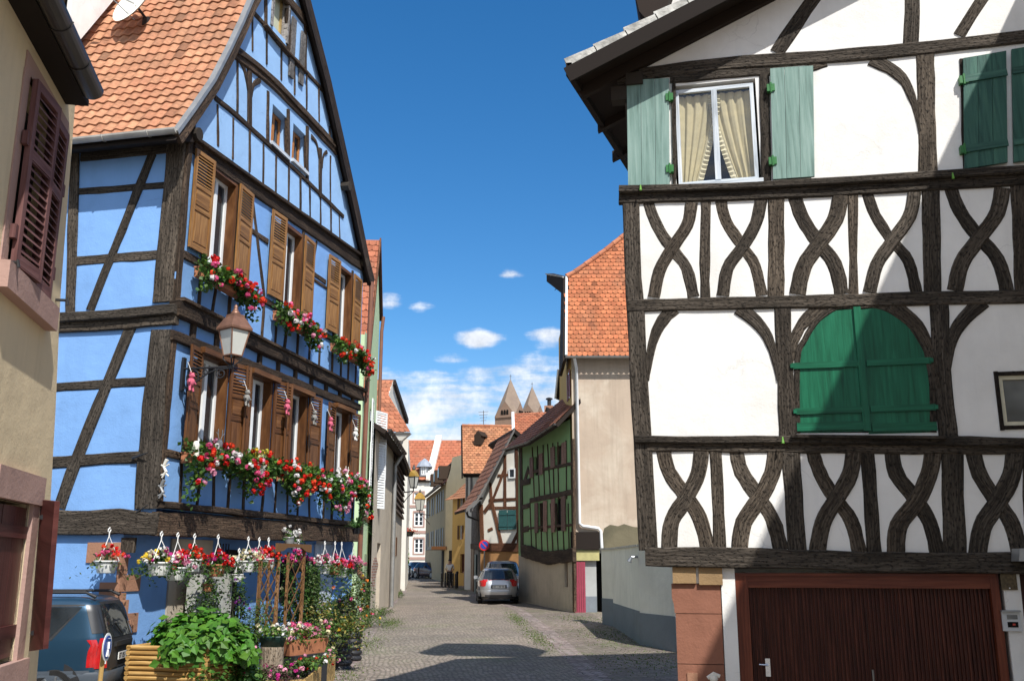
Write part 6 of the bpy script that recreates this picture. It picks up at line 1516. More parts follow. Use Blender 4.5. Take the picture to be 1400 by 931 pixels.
    m=MB(); y0,y1=A_.y-.22,B_.y+.18; pts=[(y0,zt2+.1),(y1,zt2+.1),(y1,zt2-.05),(y1-.25,zt2-.03),((y0+y1)/2+.3,zt2+.03),((y0+y1)/2,zt2+.045),((y0+y1)/2-.3,zt2+.03),(y0+.25,zt2-.03),(y0,zt2-.05)]
    m.prism([V((xt+.03,y,z)) for y,z in pts],V((.04,0,0))); obj('top_board',m,m_lat,t)
    def lattice(y0,y1,z0,z1,par,x,st=.3):
        m=MB(); w=y1-y0; z=z0-w
        while z<z1:
            for s in (1,-1):
                a=[(y0,z),(y1,z+w)] if s==1 else [(y0,z+w),(y1,z)]
                # clip to z range
                (ya,za),(yb,zb)=a
                def cl(za,ya,zb,yb):
                    if zb==za: return None
                    ts=[0,1]; lo,hi=(za,zb) if za<zb else (zb,za)
                    t0,t1=0,1
                    for lim,sign in ((z0,1),(z1,-1)):
                        pass
                    f=lambda t:(ya+(yb-ya)*t,za+(zb-za)*t)
                    tt=sorted([(z0-za)/(zb-za),(z1-za)/(zb-za)]); t0=max(0,tt[0]); t1=min(1,tt[1])
                    return (f(t0),f(t1)) if t1>t0+.02 else None
                r=cl(za,ya,zb,yb)
                if r:
                    P=V((x+s*.008,r[0][0],r[0][1]));Q=V((x+s*.008,r[1][0],r[1][1])); d=(Q-P).normalized(); n=V((0,-d.z,d.y))*.011; m.hexa([P-n-V((.005,0,0)),Q-n-V((.005,0,0)),Q-n+V((.005,0,0)),P-n+V((.005,0,0)),P+n-V((.005,0,0)),Q+n-V((.005,0,0)),Q+n+V((.005,0,0)),P+n+V((.005,0,0))])
            z+=st
        return obj('lattice',m,m_lat,par)
    lattice(C_.y+.05,B_.y,.9,zt2-.15,t,xt,.36)
    D_=AX(357,780,xt); t2=thing('garden_trellis','orange-brown lattice trellis panel left of the trellis arch','trellis',V((xt,(D_.y+A_.y)/2,.1)))
    lattice(D_.y,A_.y-.05,.7,zt2-.25,t2,xt-.02,.26); post(D_.y,.1,zt2-.2,.05,xt-.02,t2); post(D_.y+.35,.1,zt2-.2,.03,xt-.03,t2)
    # round blue sign on wooden post
    q=AD(146,884,11.6); t=thing('round_sign','small round blue and white sign on a short wooden post behind the blue car','sign',V((q.x,q.y,.1)))
    nn=V((math.cos(R(-10)),math.sin(R(-10)),0)); nn=V((.92,.18,0)).normalized() if False else V((.55,-.83,0)).normalized()
    vd=(q-EYE); vd.z=0; vd.normalize(); sd=V((vd.y,-vd.x,0)); nn=(sd*.955-vd*.30).normalized(); su=nn.cross(Z)
    def disc(mb,r,off,n=28): mb.prism([q+nn*off+(su*math.cos(a_)+Z*math.sin(a_))*r for a_ in [i*2*math.pi/n for i in range(n)]],nn*.006)
    m=MB(); disc(m,.165,0); dk=obj('disc',m,m_wf,t); m=MB(); disc(m,.135,.007); obj('blue_field',m,plain('sign_blue',(.02,.06,.30),.4),dk)
    m=MB(); m.tube([q+nn*.016+Z*.10,q+nn*.016+Z*.101],.028,8); m.tube([q+nn*.016+Z*.06,q+nn*.016-Z*.02],.022,6); m.tube([q+nn*.016-Z*.02,q+nn*.016-su*.04-Z*.11],.013,6); m.tube([q+nn*.016-Z*.02,q+nn*.016+su*.04-Z*.11],.013,6); obj('figure',m,m_wf,dk)
    m=MB(); m.tube([V((q.x,q.y,.0))-nn*.03-sd*.03,V((q.x,q.y,q.z+.05))-nn*.03],.028,8); obj('post',m,m_plank,t)
    p=AD(140,925,11.7); p.z=.0; shrub('leafy_plant','small leafy plant at the foot of the round blue sign','plant',p,.3,.3,.75,380,.09,(B1,GRN),(),0,50,asp=.5)
    # grass at kerb
    p=G(503,858); shrub('weed_tuft','tuft of green weeds at the foot of the pale green house','plant',V((p.x,p.y,zg(p.y))),.5,1.0,.5,900,.09,((.12,.2,.04),(.08,.15,.03)),(YEL,),3,51,asp=.2,droop=0)
front_garden()
# ================= THE STREET BEYOND =================
def gpt(u,v):
    p=G(u,v); return p
def dirv(deg): a=R(deg); return V((-math.sin(a),math.cos(a),0))
def shut(fac,parent,s0,z0,s1,z1,mat,d=.03,n=3,battens=(.2,.8),label=None):
    return board_shutter(fac,parent,rect(s0,z0,s1,z1),d,.03,mat,n,battens,label)
def louv(fac,parent,cache,w,h,s,z,mat,d=.03,rot=0):
    key=(round(w,2),round(h,2),mat.name)
    if key not in cache: cache[key]=louvre_mesh('louvred_shutter',w,h,mat=mat,full=True,slat=.09,rails=(.5,))
    return use(cache[key],'shutter',parent,fac.pos(s,z,d),fac.rz+rot)
LC={}
def downpipe(parent,pts,mat,r=.05):
    m=MB(); m.tube(pts,r,8); return obj('downpipe',m,mat,parent,smooth=True)
def green_left():
    a=gpt(497,848); f=Fac((a.x,a.y),(a.x+dirv(17).x,a.y+dirv(17).y)); px=f.px
    root=thing('green_house','narrow pale green gabled house with white shutters just beyond the blue house','house',(a.x-3,a.y+2,0))
    e=px(505,848); sR=px(512,700)[0]+.0; sR=e[0]+.15; pk=px(516.5,332); eL=px(502,405); eR=px(521,436)
    wins=[rect(px(500.5,560)[0],px(503,590)[1],px(503.5,560)[0],px(503,520)[1])]
    out=[(-4,-.3),(sR,-.3),(sR,eR[1]-.3),pk,(-1.2,eL[1]-.8),(-4,eL[1]-1.2)]
    wall(f,root,out,[],m_green)
    o=MB(); A=f.pos(-4,-.3,0);B=f.pos(sR,-.3,0); o.face([A,A-f.n*8,A-f.n*8+Z*(eL[1]-1),A+Z*(eL[1]-1)]); o.face([B,B-f.n*8,B-f.n*8+Z*eR[1],B+Z*eR[1]]); obj('wall',o,m_green,root)
    t=plaintiles(f.pos(-4,eL[1]-3.2,.08),f.pos(-4,eL[1]-3.2,-8),f.pos(pk[0],pk[1]+.1,-8),f.pos(pk[0],pk[1]+.1,.08),.25,.33,(.44,.15,.08)); 
    obj('roof',t,m_tile,root)
    sl=MB(); slab(sl,[f.pos(pk[0],pk[1]+.1,.08),f.pos(pk[0],pk[1]+.1,-8),f.pos(sR+.2,eR[1]-.2,-8),f.pos(sR+.2,eR[1]-.2,.08)],.18); slab(sl,[f.pos(-4,eL[1]-3.25,.06),f.pos(-4,eL[1]-3.25,-8),f.pos(pk[0],pk[1]+.05,-8),f.pos(pk[0],pk[1]+.05,.06)],.12); obj('roof_boards',sl,m_timb,root)
    bb=MB(); 
    for a_,b_ in (((-4,eL[1]-3.2),(pk[0],pk[1]+.1)),((pk[0],pk[1]+.1),(sR+.2,eR[1]-.2))): bar(bb,f,a_,b_,.2,.07,.12)
    obj('bargeboard',bb,m_timr,root)
    downpipe(root,[f.pos(sR+.0,eR[1]-.2,.15),f.pos(sR-.05,eR[1]-.8,.1),f.pos(sR-.05,2.2,.1)],m_brpipe,.07)
    # louvred white shutters
    for (u,v0,v1,w,s) in ((503,515,645,.62,0),(508.5,528,655,.62,.1),(501,600,690,.62,0),(506.5,600,695,.62,.1)):
        a0=px(u,v1);a1=px(u,v0); louv(f,root,LC,.75,a1[1]-a0[1] if a1[1]-a0[1]<2.4 else 2.4,a0[0]-.35,a0[1],m_wf,.08,-.5 if s else 0)
    for u,y0,y1 in ((505.5,560,590),(504,625,660)):
        a0=px(u,y1);a1=px(u,y0); w=MB(); w.prism(f.P(rect(a0[0]-.3,a0[1],a0[0]+.3,a1[1]),.0),f.n*.02); obj('window',w,m_glass,root)
    T=lambda pts,w,d=.03,mat=m_timr: timb(f,root,pts,w,d,mat=mat)
    T([(494,704),(503,711),(510,716)],.16); 
    d=MB(); d.prism(f.P(rect(px(496,800)[0],.0,px(500.5,800)[0],px(499,757)[1]),-.0),f.n*.02); obj('door',d,plain('olive_door',(.30,.36,.22),.6),root)
def beige_low():
    a=gpt(505,847); b=gpt(532,829); c=gpt(547,815); f=Fac((a.x,a.y),(b.x,b.y)); px=f.px; L=f.L
    root=thing('stone_shed','low grey-beige house with a worn brick patch and a doorway, left side of the street','house',(a.x-2,a.y+3,0))
    zA=px(516,592)[1]; zB=px(536,612)[1]; ze=(zA+zB)/2
    dr=rect(px(514,800)[0],-.2,px(519,800)[0],px(517,742)[1])
    wall(f,root,rect(0,-.3,L,ze),[dr],m_greyr,reveal=.25); d=MB(); d.prism(f.P(dr,-.3),f.n*.04); obj('door',d,m_brn,root)
    o=MB(); E_=f.pos(L,-.3,0); o.face([E_,E_-f.n*6,E_-f.n*6+Z*(ze+.3),E_+Z*(ze+.3)]); obj('wall',o,m_greyr,root)
    bp=MB(); pts=[px(*q) for q in ((508,795),(508,775),(511,764),(514,760),(517,772),(513,790),(511,808))]; bp.prism(f.P(pts,-.02),f.n*.028); obj('brick_patch',bp,MATS.get('bare_brick') or brickm(),root)
    r=MB(); slab(r,[f.pos(-.2,ze-.1,.4),f.pos(L+.1,ze-.1,.4),f.pos(L+.1,ze+2.6,-4),f.pos(-.2,ze+2.6,-4)],.15); obj('roof',r,m_bare,root)
    g=MB(); gutter(g,f.pos(-.2,ze-.05,.48),f.pos(L,ze-.05,.48),.08); obj('gutter',g,m_gutd,root)
    downpipe(root,[f.pos(L-.2,ze-.1,.4),f.pos(L-.3,ze-.6,.12),f.pos(L-.3,.2,.12)],m_zinc,.08)
    f2=Fac((b.x,b.y),(c.x,c.y)); px=f2.px; L=f2.L
    rt=thing('timber_barn','barn with dark horizontal slats above a grey wall, left side of the street','barn',(b.x-2,b.y+3,0))
    zs=px(540,700)[1]; ze=(px(538,628)[1]+px(555,645)[1])/2
    wall(f2,rt,rect(0,-.3,L,ze),[],m_greyr,label='grey rendered lower wall')
    n=int((ze-zs)/.28); s=MB()
    for i in range(n):
        z=zs+i*.28; s.hexa([f2.pos(.05,z,.02),f2.pos(L-.05,z,.02),f2.pos(L-.05,z,.12),f2.pos(.05,z,.12),f2.pos(.05,z+.22,.02),f2.pos(L-.05,z+.22,.02),f2.pos(L-.05,z+.22,.05),f2.pos(.05,z+.22,.05)])
    obj('slatting',s,m_slat,rt)
    o=MB(); E_=f2.pos(L,-.3,0); o.face([E_,E_-f2.n*6,E_-f2.n*6+Z*(ze+.3),E_+Z*(ze+.3)]); obj('wall',o,m_slat,rt)
    r=MB(); slab(r,[f2.pos(-.1,ze-.05,.3),f2.pos(L+.05,ze-.05,.3),f2.pos(L+.05,ze+2.3,-4),f2.pos(-.1,ze+2.3,-4)],.2); obj('roof',r,m_bare,rt)
    g=MB(); gutter(g,f2.pos(-.1,ze-.05,.36),f2.pos(L,ze-.05,.36),.07); obj('gutter',g,m_gutd,rt)
    w=MB(); a0=px(541,760);a1=px(543,735); w.prism(f2.P(rect(a0[0]-.3,a0[1],a0[0]+.4,a1[1]),.0),f2.n*.03); obj('window',w,m_brn,rt)
def brickm():
    m,nt,N,L,b=_nt('bare_brick'); tc=N.new('ShaderNodeTexCoord').outputs['Object']; br=N.new('ShaderNodeTexBrick'); L.new(mapping(N,L,tc,(1,1,1),(math.pi/2,0,0)),br.inputs['Vector']); br.inputs['Scale'].default_value=1; br.inputs['Brick Width'].default_value=.24; br.inputs['Row Height'].default_value=.09
    br.inputs['Color1'].default_value=(.30,.12,.07,1); br.inputs['Color2'].default_value=(.22,.09,.06,1); br.inputs['Mortar'].default_value=(.35,.30,.25,1); L.new(br.outputs['Color'],b.inputs['Base Color']); b.inputs['Roughness'].default_value=.9; return m
def white_left():
    A=AD(561,590,56);M_=AD(531.5,540,58.5);K=AD(538,519,60);B=AD(555,573,66)
    root=thing('white_house','white house with an orange tiled roof and a white gable behind the barn','house',(A.x-4,A.y+4,0))
    left=V((-9,-1.9,0)); 
    ze=A.z
    w=MB(); a=AD(556,700,56.3); b=AD(560,700,75); P0=[V((a.x,a.y,.2)),V((b.x,b.y,.2)),V((b.x-10,b.y-2,.2)),V((a.x-10,a.y-2,.2))]
    w.prism(P0,Z*(ze-.45)); obj('wall',w,m_offw,root)
    g=MB(); g.prism([V((A.x-.4,A.y+.2,ze-.1)),M_,K,B,V((B.x,B.y,ze-.1))],V((-.25,0,0))); obj('gable_wall',g,m_offw,root)
    t1=plaintiles(A+left,A,M_,M_+left,.3,.38,(.46,.17,.09)); obj('roof',t1,m_tile,root)
    t2=plaintiles(M_+left-Z*.02,M_-Z*.02,K,K+left,.3,.38,(.46,.17,.09)); obj('roof',t2,m_tile,root)
    s=MB(); slab(s,[K+left,K+V((.15,0,0)),B+V((.2,0,0)),B+left],.35); obj('roof_boards',s,m_bare,root)
    e=MB(); gutter(e,A+left-Z*.05,A-Z*.05,.1); obj('gutter',e,m_zinc,root)
    c=MB(); c.prism([A+left-Z*.5,A-Z*.5-V((.5,0,0)),A-Z*.1,A+left-Z*.1],V((0,.3,0))); obj('cornice',c,m_offw,root)
def far_white():
    p0=AD(546,785,110);p1=AD(622,785,110); f=Fac((p0.x,p0.y),(p1.x,p1.y)); px=f.px
    root=thing('town_house','tall white town house with pink bands closing the end of the street','house',(p0.x+3,p0.y+4,1))
    ze=px(575,656)[1]; hol=[]; W=[]
    for u0,u1,v0,v1 in ((566,579,736,756),(566,579,700,719),(566,579,673,686),(546,557,700,719),(546,557,736,756),(590,603,700,719),(590,603,736,756)):
        a=px(u0,v1);b=px(u1,v0); W.append((a[0],a[1],b[0],b[1])); hol.append(rect(*W[-1]))
    wall(f,root,rect(-1,.5,f.L,ze),hol,m_offw,reveal=.2)
    for w in W:
        window(f,root,*w,d=-.12,fw=.12,mull=1,bars=(.35,.68),frame=m_wf,pane=m_glass)
        sb=MB(); q=.16
        for a,b in (((w[0]-q/2,w[1]-q),(w[0]-q/2,w[3]+q)),((w[2]+q/2,w[1]-q),(w[2]+q/2,w[3]+q)),((w[0],w[3]+q/2),(w[2],w[3]+q/2)),((w[0],w[1]-q/2),(w[2],w[1]-q/2))): bar(sb,f,a,b,q,-.01,.05)
        obj('window_surround',sb,m_sandp,root)
    for v in (692,727,763):
        z=px(575,v)[1]; sb=MB(); bar(sb,f,(-1,z),(f.L,z),.3,0,.08); obj('band',sb,m_sandp,root)
    # roof
    a=px(540,657);b=px(625,657);zr=px(590,603,-7)[1]+.0
    Lf,Rt=-1.5,f.L+6
    t=plaintiles(f.pos(Lf,ze,.5),f.pos(Rt,ze,.5),f.pos(Rt,zr,-6),f.pos(Lf,zr,-6),.6,.6,(.45,.15,.08),.12); obj('roof',t,m_tile,root)
    s=MB(); slab(s,[f.pos(Lf,ze-.05,.45),f.pos(Rt,ze-.05,.45),f.pos(Rt,zr-.05,-6),f.pos(Lf,zr-.05,-6)],.3); slab(s,[f.pos(Lf,ze,-12),f.pos(Rt,ze,-12),f.pos(Rt,zr,-6),f.pos(Lf,zr,-6)],.3); obj('roof_boards',s,m_timb,root)
    # stepped white gable strip
    s0=px(587,652,.4)[0]; s1=px(600,603,-6)[0]; g=MB()
    for i in range(11):
        t0=i/11; c0=f.pos(s0+(s1-s0)*t0,ze+(zr-ze)*t0,.5-6.5*t0); c1=f.pos(s0+(s1-s0)*(t0+.095),ze+(zr-ze)*(t0+.095),.5-6.5*(t0+.095)); g.box((c0+c1)/2+Z*.25,f.u*.38,(c1-c0)*.5,Z*.35)
    obj('stepped_gable',g,m_offw,root)
    # dormer
    a=px(571,650,1.2);b=px(586,633,1.2); d=MB(); d.prism(f.P(rect(a[0]+.15,a[1],b[0]-.15,b[1]-.3),.2),f.n*-2.5); dm=obj('dormer',d,m_metal,root)
    window(f,dm,a[0]+.35,a[1]+.15,b[0]-.35,b[1]-.35,d=.24,fw=.1,mull=1)
    c=f.pos((a[0]+b[0])/2,b[1]-.35,-.4); d=MB(); d.lathe(c,[(1.0,0),(1.02,.05),(.75,.5),(.35,.85),(.0,1.1)],10); obj('dormer_roof',d,plain('slate',(.28,.31,.36),.5,.4,.2,3),dm)
    fw=MB(); a=px(573,663); b=MB()
def cream_mansard():
    a=AD(581,768,92);b=AD(608,775,74); f=Fac((a.x,a.y),(b.x,b.y)); px=f.px
    root=thing('mansard_house','tan and pale yellow house with grey shutters and a brown mansard roof','house',(b.x+3,b.y+4,.8))
    c=AD(638,775,70); g=Fac((b.x,b.y),(c.x,c.y)); ze=(px(583,675)[1]+px(607,670)[1])/2
    hol=[];W=[]
    for s in (.14,.40,.66,.86):
        for zz in (ze-2.0,ze-5.0): W.append((f.L*s-.55,zz,f.L*s+.55,zz+1.6))
    wall(f,root,rect(0,.3,f.L,ze),[rect(*w) for w in W],m_tan)
    for i,w in enumerate(W):
        window(f,root,*w,d=-.1,fw=.09,mull=1)
        for s in (w[0]-.75,w[2]+.05): shut(f,root,s,w[1],s+.7,w[3],plain('grey_shutter_paint',(.30,.32,.31),.6),n=1,battens=())
    zr=ze+4.3
    g0=g.pos(0,0,0)
    # gable end facing us: swept outline
    gp=[(0,.3),(g.L,.3),(g.L,ze+2),(g.L*.85,ze+4.6),(g.L*.55,ze+4.3),(1.1,ze+2.2),(.35,ze+.6),(-.3,ze)]
    gp=[(0,.3),(g.L,.3),(g.L,ze+1.9),(1.3,ze+1.9),(.95,ze+1.0),(.45,ze+.35),(0,ze)]
    wall(g,root,gp,[],m_creamy)
    n=f.n; back=(f.O-f.pos(f.L,0,0)); 
    def P(o,z,near=True): q=(f.pos(f.L+.15,0,0) if near else f.pos(-.3,0,0))-n*o; return V((q.x,q.y,z))
    prof=[(-.5,ze-.15),(.15,ze+.2),(.6,ze+.85),(1.0,ze+1.95)]
    for (o0,z0),(o1,z1) in zip(prof,prof[1:]):
        t=plaintiles(P(o0,z0,False),P(o0,z0),P(o1,z1),P(o1,z1,False),.4,.4,(.22,.09,.06),.15); obj('roof',t,m_tile,root)
    t=plaintiles(P(.9,ze+2.05,False),P(.9,ze+2.05),P(4.2,zr,True),P(4.2,zr,False),.4,.4,(.24,.12,.09),.15); obj('roof',t,m_tile,root)
    s=MB(); slab(s,[P(4.2,zr,False),P(4.2,zr,True),P(9,ze+1,True),P(9,ze+1,False)],.3); obj('roof_boards',s,m_timb,root)
    e=MB(); gutter(e,P(-.55,ze-.15,False),P(-.55,ze-.15),.1); gutter(e,P(.85,ze+2.0,False),P(.85,ze+2.0),.1); obj('gutter',e,m_gutd,root)
    for s_ in (.40,.60,.80):
        d=MB(); q=f.pos(f.L*s_,ze+1.15,-.35); d.box(q,f.u*.45,f.n*.6,Z*.55); dm=obj('dormer',d,m_timb,root); w=MB(); w.box(q+f.n*.62,f.u*.3,f.n*.02,Z*.4); obj('pane',w,m_glass,dm)
    # porch
    p=MB(); q=f.pos(f.L-1.2,3.4,.5); p.box(q,f.u*1.6,f.n*.6,Z*.12); obj('porch_roof',p,m_brn,root); p=MB(); p.prism(f.P(rect(f.L-2.1,.4,f.L-.7,3.2),0),f.n*.05); obj('door',p,m_bare,root)
    wd_=MB(); wd_.prism(g.P(rect(1.0,.4,2.2,3.2),0),g.n*.05); obj('door',wd_,m_bare,root)
def yellow_house():
    a=AD(617.5,790,66);b=AD(642,795,64); f=Fac((a.x,a.y),(b.x,b.y)); px=f.px
    root=thing('yellow_house','narrow yellow house with brown shutters beside the timbered house','house',(a.x+1,a.y+3,.8))
    ze=px(625,681)[1]; W=[]
    for u0,u1,v0,v1 in ((628,632,718,737),(628,633,680,700)):
        p=px(u0,v1);q=px(u1,v0); W.append((p[0],p[1],q[0],q[1]))
    dr=px(629,783);d1=px(635,757)
    wall(f,root,rect(0,.3,f.L+1,ze),[rect(*w) for w in W]+[rect(dr[0],dr[1],d1[0],d1[1])],m_yellow)
    for w in W:
        window(f,root,*w,d=-.1,fw=.05,mull=1); 
        for s in (w[0]-.2,w[2]+.02): shut(f,root,s,w[1],s+.18,w[3],m_brn,n=1,battens=())
    d=MB(); d.prism(f.P(rect(dr[0],dr[1],d1[0],d1[1]),-.2),f.n*.05); obj('door',d,m_mar,root)
    A=f.pos(0,0,0); o=MB(); o.face([A+Z*.3,A+Z*ze,A-f.n*6+Z*ze,A-f.n*6+Z*.3]); obj('wall',o,m_yellow,root)
    pr=[(.5,ze-.1),(-.4,ze+.5),(-1.6,ze+1.8),(-3,ze+3.5)]
    for (o0,z0),(o1,z1) in zip(pr,pr[1:]):
        t=plaintiles(f.pos(-.25,z0,o0),f.pos(f.L+1.2,z0,o0),f.pos(f.L+1.2,z1,o1),f.pos(-.25+ (z1-ze)*.35,z1,o1),.3,.3,(.42,.19,.10),.15); obj('roof',t,m_tile,root)
    # small garden wall with railing in front
    t=thing('brick_wall','low red brick garden wall in front of the yellow house','wall',(a.x,a.y-3,.7)); p0=gpt(624,797);p1=gpt(641,803); w=Fac((p0.x,p0.y),(p1.x,p1.y)); m=MB(); m.prism([w.pos(0,.4,0),w.pos(w.L,.4,0),w.pos(w.L,.4,-.25),w.pos(0,.4,-.25)],Z*1.2); obj('masonry',m,MATS.get('bare_brick') or brickm(),t); m=MB(); m.prism([w.pos(-.05,1.6,.04),w.pos(w.L+.05,1.6,.04),w.pos(w.L+.05,1.6,-.29),w.pos(-.05,1.6,-.29)],Z*.08); obj('coping',m,m_sandp,t)
def timber_mid():
    # rear block with the big orange roof
    root=thing('timbered_house','white and brown timbered house with a steep orange scale-tiled roof','house',(-12,52,.6))
    a=AD(637,790,57);b=AD(684,790,56); fr=Fac((a.x,a.y),(b.x,b.y)); px=fr.px; ze=px(655,647)[1]
    w0=px(653,687);w1=px(662,655)
    wall(fr,root,rect(-.1,.3,fr.L+2.5,ze+.1),[rect(w0[0],w0[1]+1.0,w1[0],w1[1]-.1)],m_offw); window(fr,root,w0[0],w0[1]+1.0,w1[0],w1[1]-.1,fw=.08,mull=1,frame=m_tim)
    for u in (638,644): timb(fr,root,[(u,650),(u,700)],.16,.03,mat=m_timg)
    timb(fr,root,[(637,650),(684,650)],.2,.05,mat=m_timb)
    timb(fr,root,[(637,683),(660,681)],.14,.03,mat=m_timb)
    K0=AD(632,582,60.5);K1=AD(701,583,60);E0=AD(633,647,56.3);E1=AD(684,647,55.8)
    t=plaintiles(E0,E1+(E1-E0)*.2,K1,K0,.26,.24,(.50,.22,.11),.22); obj('roof',t,m_tile,root)
    s=MB(); slab(s,[E0-Z*.04+fr.n*.02,E1-Z*.04,K1-Z*.04,K0-Z*.04],.25); kb=K0-fr.n*5-Z*5;kc=K1-fr.n*5-Z*5; slab(s,[K0,K1,kc,kb],.2); obj('roof_boards',s,m_bare,root)
    s=MB(); d=(K0-E0); u_=fr.u; s.hexa([E0-u_*.10-Z*.3,E0-Z*.3,K0-Z*.3,K0-u_*.10-Z*.3,E0-u_*.10+Z*.06,E0+Z*.06,K0+Z*.06,K0-u_*.1+Z*.06]); obj('bargeboard',s,m_bare,root)
    rt=ridge_tiles([K0,K1],.12,(.50,.2,.1)); obj('ridge',rt,m_tile,root,smooth=True)
    sm=MB(); q=E0.lerp(K0,.62)+(E1-E0)*.47; sm.box(q+Z*.15,fr.u*.22,fr.n*.25,Z*.3); sm.prism([q+fr.u*-.3+Z*.4+fr.n*.2,q+fr.u*.3+Z*.4+fr.n*.2,q+Z*.75+fr.n*.2],-fr.n*.9); obj('roof_vent',sm,m_timb,root)
    gb=MB(); lft=fr.pos(-.1,0,0); gb.face([V((lft.x,lft.y,.3)),V((lft.x,lft.y,ze)),K0-Z*.3+fr.u*.1,V((lft.x,lft.y,ze))-fr.n*7,V((lft.x,lft.y,.3))-fr.n*7]); obj('wall',gb,m_bare,root)
    # antenna
    an=thing('aerial','thin television aerial on the ridge of the orange roof','aerial',AD(661,582,60.3)); m=MB(); p=AD(661,584,60.3); q=AD(661,561,60.3); m.tube([p,q],.025,5); obj('mast',m,m_metal,an)
    m=MB()
    for i in range(4): c=q-Z*(.1+.18*i)*1; m.tube([c-fr.u*(.35-.05*i),c+fr.u*(.35-.05*i)],.014,4)
    obj('rods',m,m_metal,an)
    # street side
    p0=gpt(640,803);p1=gpt(656.5,814); fs=Fac((p0.x,p0.y),(p1.x,p1.y)); sx=fs.px
    z1=sx(650,692)[1]; wa=sx(644,728);wb=sx(652,703)
    wall(fs,root,rect(0,.2,fs.L,z1),[rect(wa[0],wa[1],wb[0],wb[1])],m_timg)
    m=MB()
    for i in range(int(fs.L/.34)): bar(m,fs,(i*.34+.17,sx(650,745)[1]),(i*.34+.17,z1),.06,0,.04)
    obj('planking',m,m_timg,root)
    window(fs,root,wa[0],wa[1],wb[0],wb[1],fw=.12,mull=2,frame=m_tim)
    timb(fs,root,[(640,746),(656,748)],.3,.08,mat=m_timb); 
    lw=MB(); lw.prism(fs.P(rect(0,.2,fs.L*.55,sx(645,748)[1]),0),fs.n*.05); obj('wall',lw,m_brn,root,label='brown boarded lower wall')
    dd=MB(); a0=sx(651,812); dd.prism(fs.P(rect(a0[0]-.6,.4,a0[0]+1.0,sx(650,758)[1]),0.05),fs.n*.04); obj('door',dd,plain('petrol_door',(.03,.07,.08),.5),root)
    # front gable toward us
    q1=AD(712,820,46.8); fg=Fac((p1.x,p1.y),(q1.x,q1.y)); gx=fg.px
    zb=gx(680,750)[1]
    rk=[gx(654,686),gx(668,660),gx(682,630),gx(692,606),gx(700,592)]
    out=[(0,zb),(fg.L,zb),(fg.L,gx(708,600)[1]),(rk[4][0],rk[4][1]),(rk[3][0],rk[3][1]),(rk[2][0],rk[2][1]),(rk[1][0],rk[1][1]),(0,gx(657,688)[1])]
    wall(fg,root,out,[],m_offw,name='gable_wall'); wall(fg,root,rect(0,.2,fg.L,zb),[],m_orangew,label='ochre rendered lower wall')
    T=lambda pts,w,d=.04: timb(fg,root,pts,w,d,mat=m_timr)
    T([(656,748),(712,748)],.42,.06); T([(657,690),(659,750)],.22,.05); T([(668,694),(712,694)],.16); T([(668,684),(712,682)],.15)
    T([(670,660),(672,690)],.14); T([(690,622),(690,694)],.16); T([(705,600),(709,750)],.2); T([(672,686),(686,748)],.2); T([(690,640),(673,684)],.16); T([(709,725),(698,748)],.17); T([(680,650),(712,648)],.14); T([(667,725),(673,722)],.14); T([(662,700),(672,686)],.2); T([(700,712),(703,694)],.1)
    a0=gx(683,724);a1=gx(706,697); m_=(a0[0]+a1[0])/2
    for s0,s1 in ((a0[0],m_-.02),(m_+.02,a1[0])): shut(fg,root,s0,a0[1],s1,a1[1],plain('teal_shutter_paint',(.03,.10,.10),.5),.05,3)
    a0=gx(696,654);a1=gx(705,640); window(fg,root,a0[0],a0[1],a1[0],a1[1],d=.05,fw=.06,mull=0)
    # swept roof on the street side
    pts=[(636,696),(650,684),(664,660),(680,630),(692,606),(702,586)]; n=dirv(25)
    P=[AD(u,v,48.6) for u,v in pts]
    for p,q in zip(P,P[1:]):
        t=plaintiles(p+n*3.4,p-n*.25,q-n*.25,q+n*3.4,.26,.26,(.34,.16,.10),.2); obj('roof',t,m_tile,root)
        s=MB(); s.hexa([p-n*.3-Z*.17,p+n*.1-Z*.17,q+n*.1-Z*.17,q-n*.3-Z*.17,p-n*.3+Z*.02,p+n*.1+Z*.02,q+n*.1+Z*.02,q-n*.3+Z*.02]); obj('bargeboard',s,m_timg,root)
        s=MB(); slab(s,[p+n*3.4-Z*.05,p-n*.2-Z*.05,q-n*.2-Z*.05,q+n*3.4-Z*.05],.08); obj('roof_boards',s,m_bare,root)
    R_=MB(); e=P[-1]; slab(R_,[e-n*.2,e+n*6,e+n*6+V((3,.5,-2.5)),e-n*.2+V((3,.5,-2.5))],.2); obj('roof_boards',R_,m_bare,root)
    dp=downpipe(root,[AD(637,698,49),AD(640,706,49.3),AD(655,712,49.6),AD(656,800,49)],m_gutd,.06)
    # no parking sign
    q=AD(662,745,47.3); zgq=zg(q.y); t=thing('no_parking_sign','round red-rimmed blue no-parking sign in front of the timbered house','sign',V((q.x,q.y,zgq))); m=MB(); m.tube([V((q.x,q.y+.05,zgq-.1)),V((q.x,q.y+.05,q.z+.25))],.03,8); obj('pole',m,m_metal,t)
    vd=(q-EYE).normalized(); nn=V((-vd.x,-vd.y,0)).normalized(); su=nn.cross(Z)
    def disc(r,off): m=MB(); m.prism([q+nn*off+(su*math.cos(a_)+Z*math.sin(a_))*r for a_ in [i*2*math.pi/28 for i in range(28)]],nn*.01); return m
    dk=obj('rim',disc(.26,0),plain('sign_red',(.60,.02,.02),.4),t); obj('disc',disc(.19,.012),plain('sign_blue2',(.02,.06,.35),.4),dk); m=MB(); a_=(su+Z).normalized()*.2; b_=(su-Z).normalized()*.028
    m.hexa([q+nn*.024+x for x in (-a_-b_,a_-b_,a_+b_,-a_+b_)]+[q+nn*.03+x for x in (-a_-b_,a_-b_,a_+b_,-a_+b_)]); obj('slash',m,MATS['sign_red'],dk)
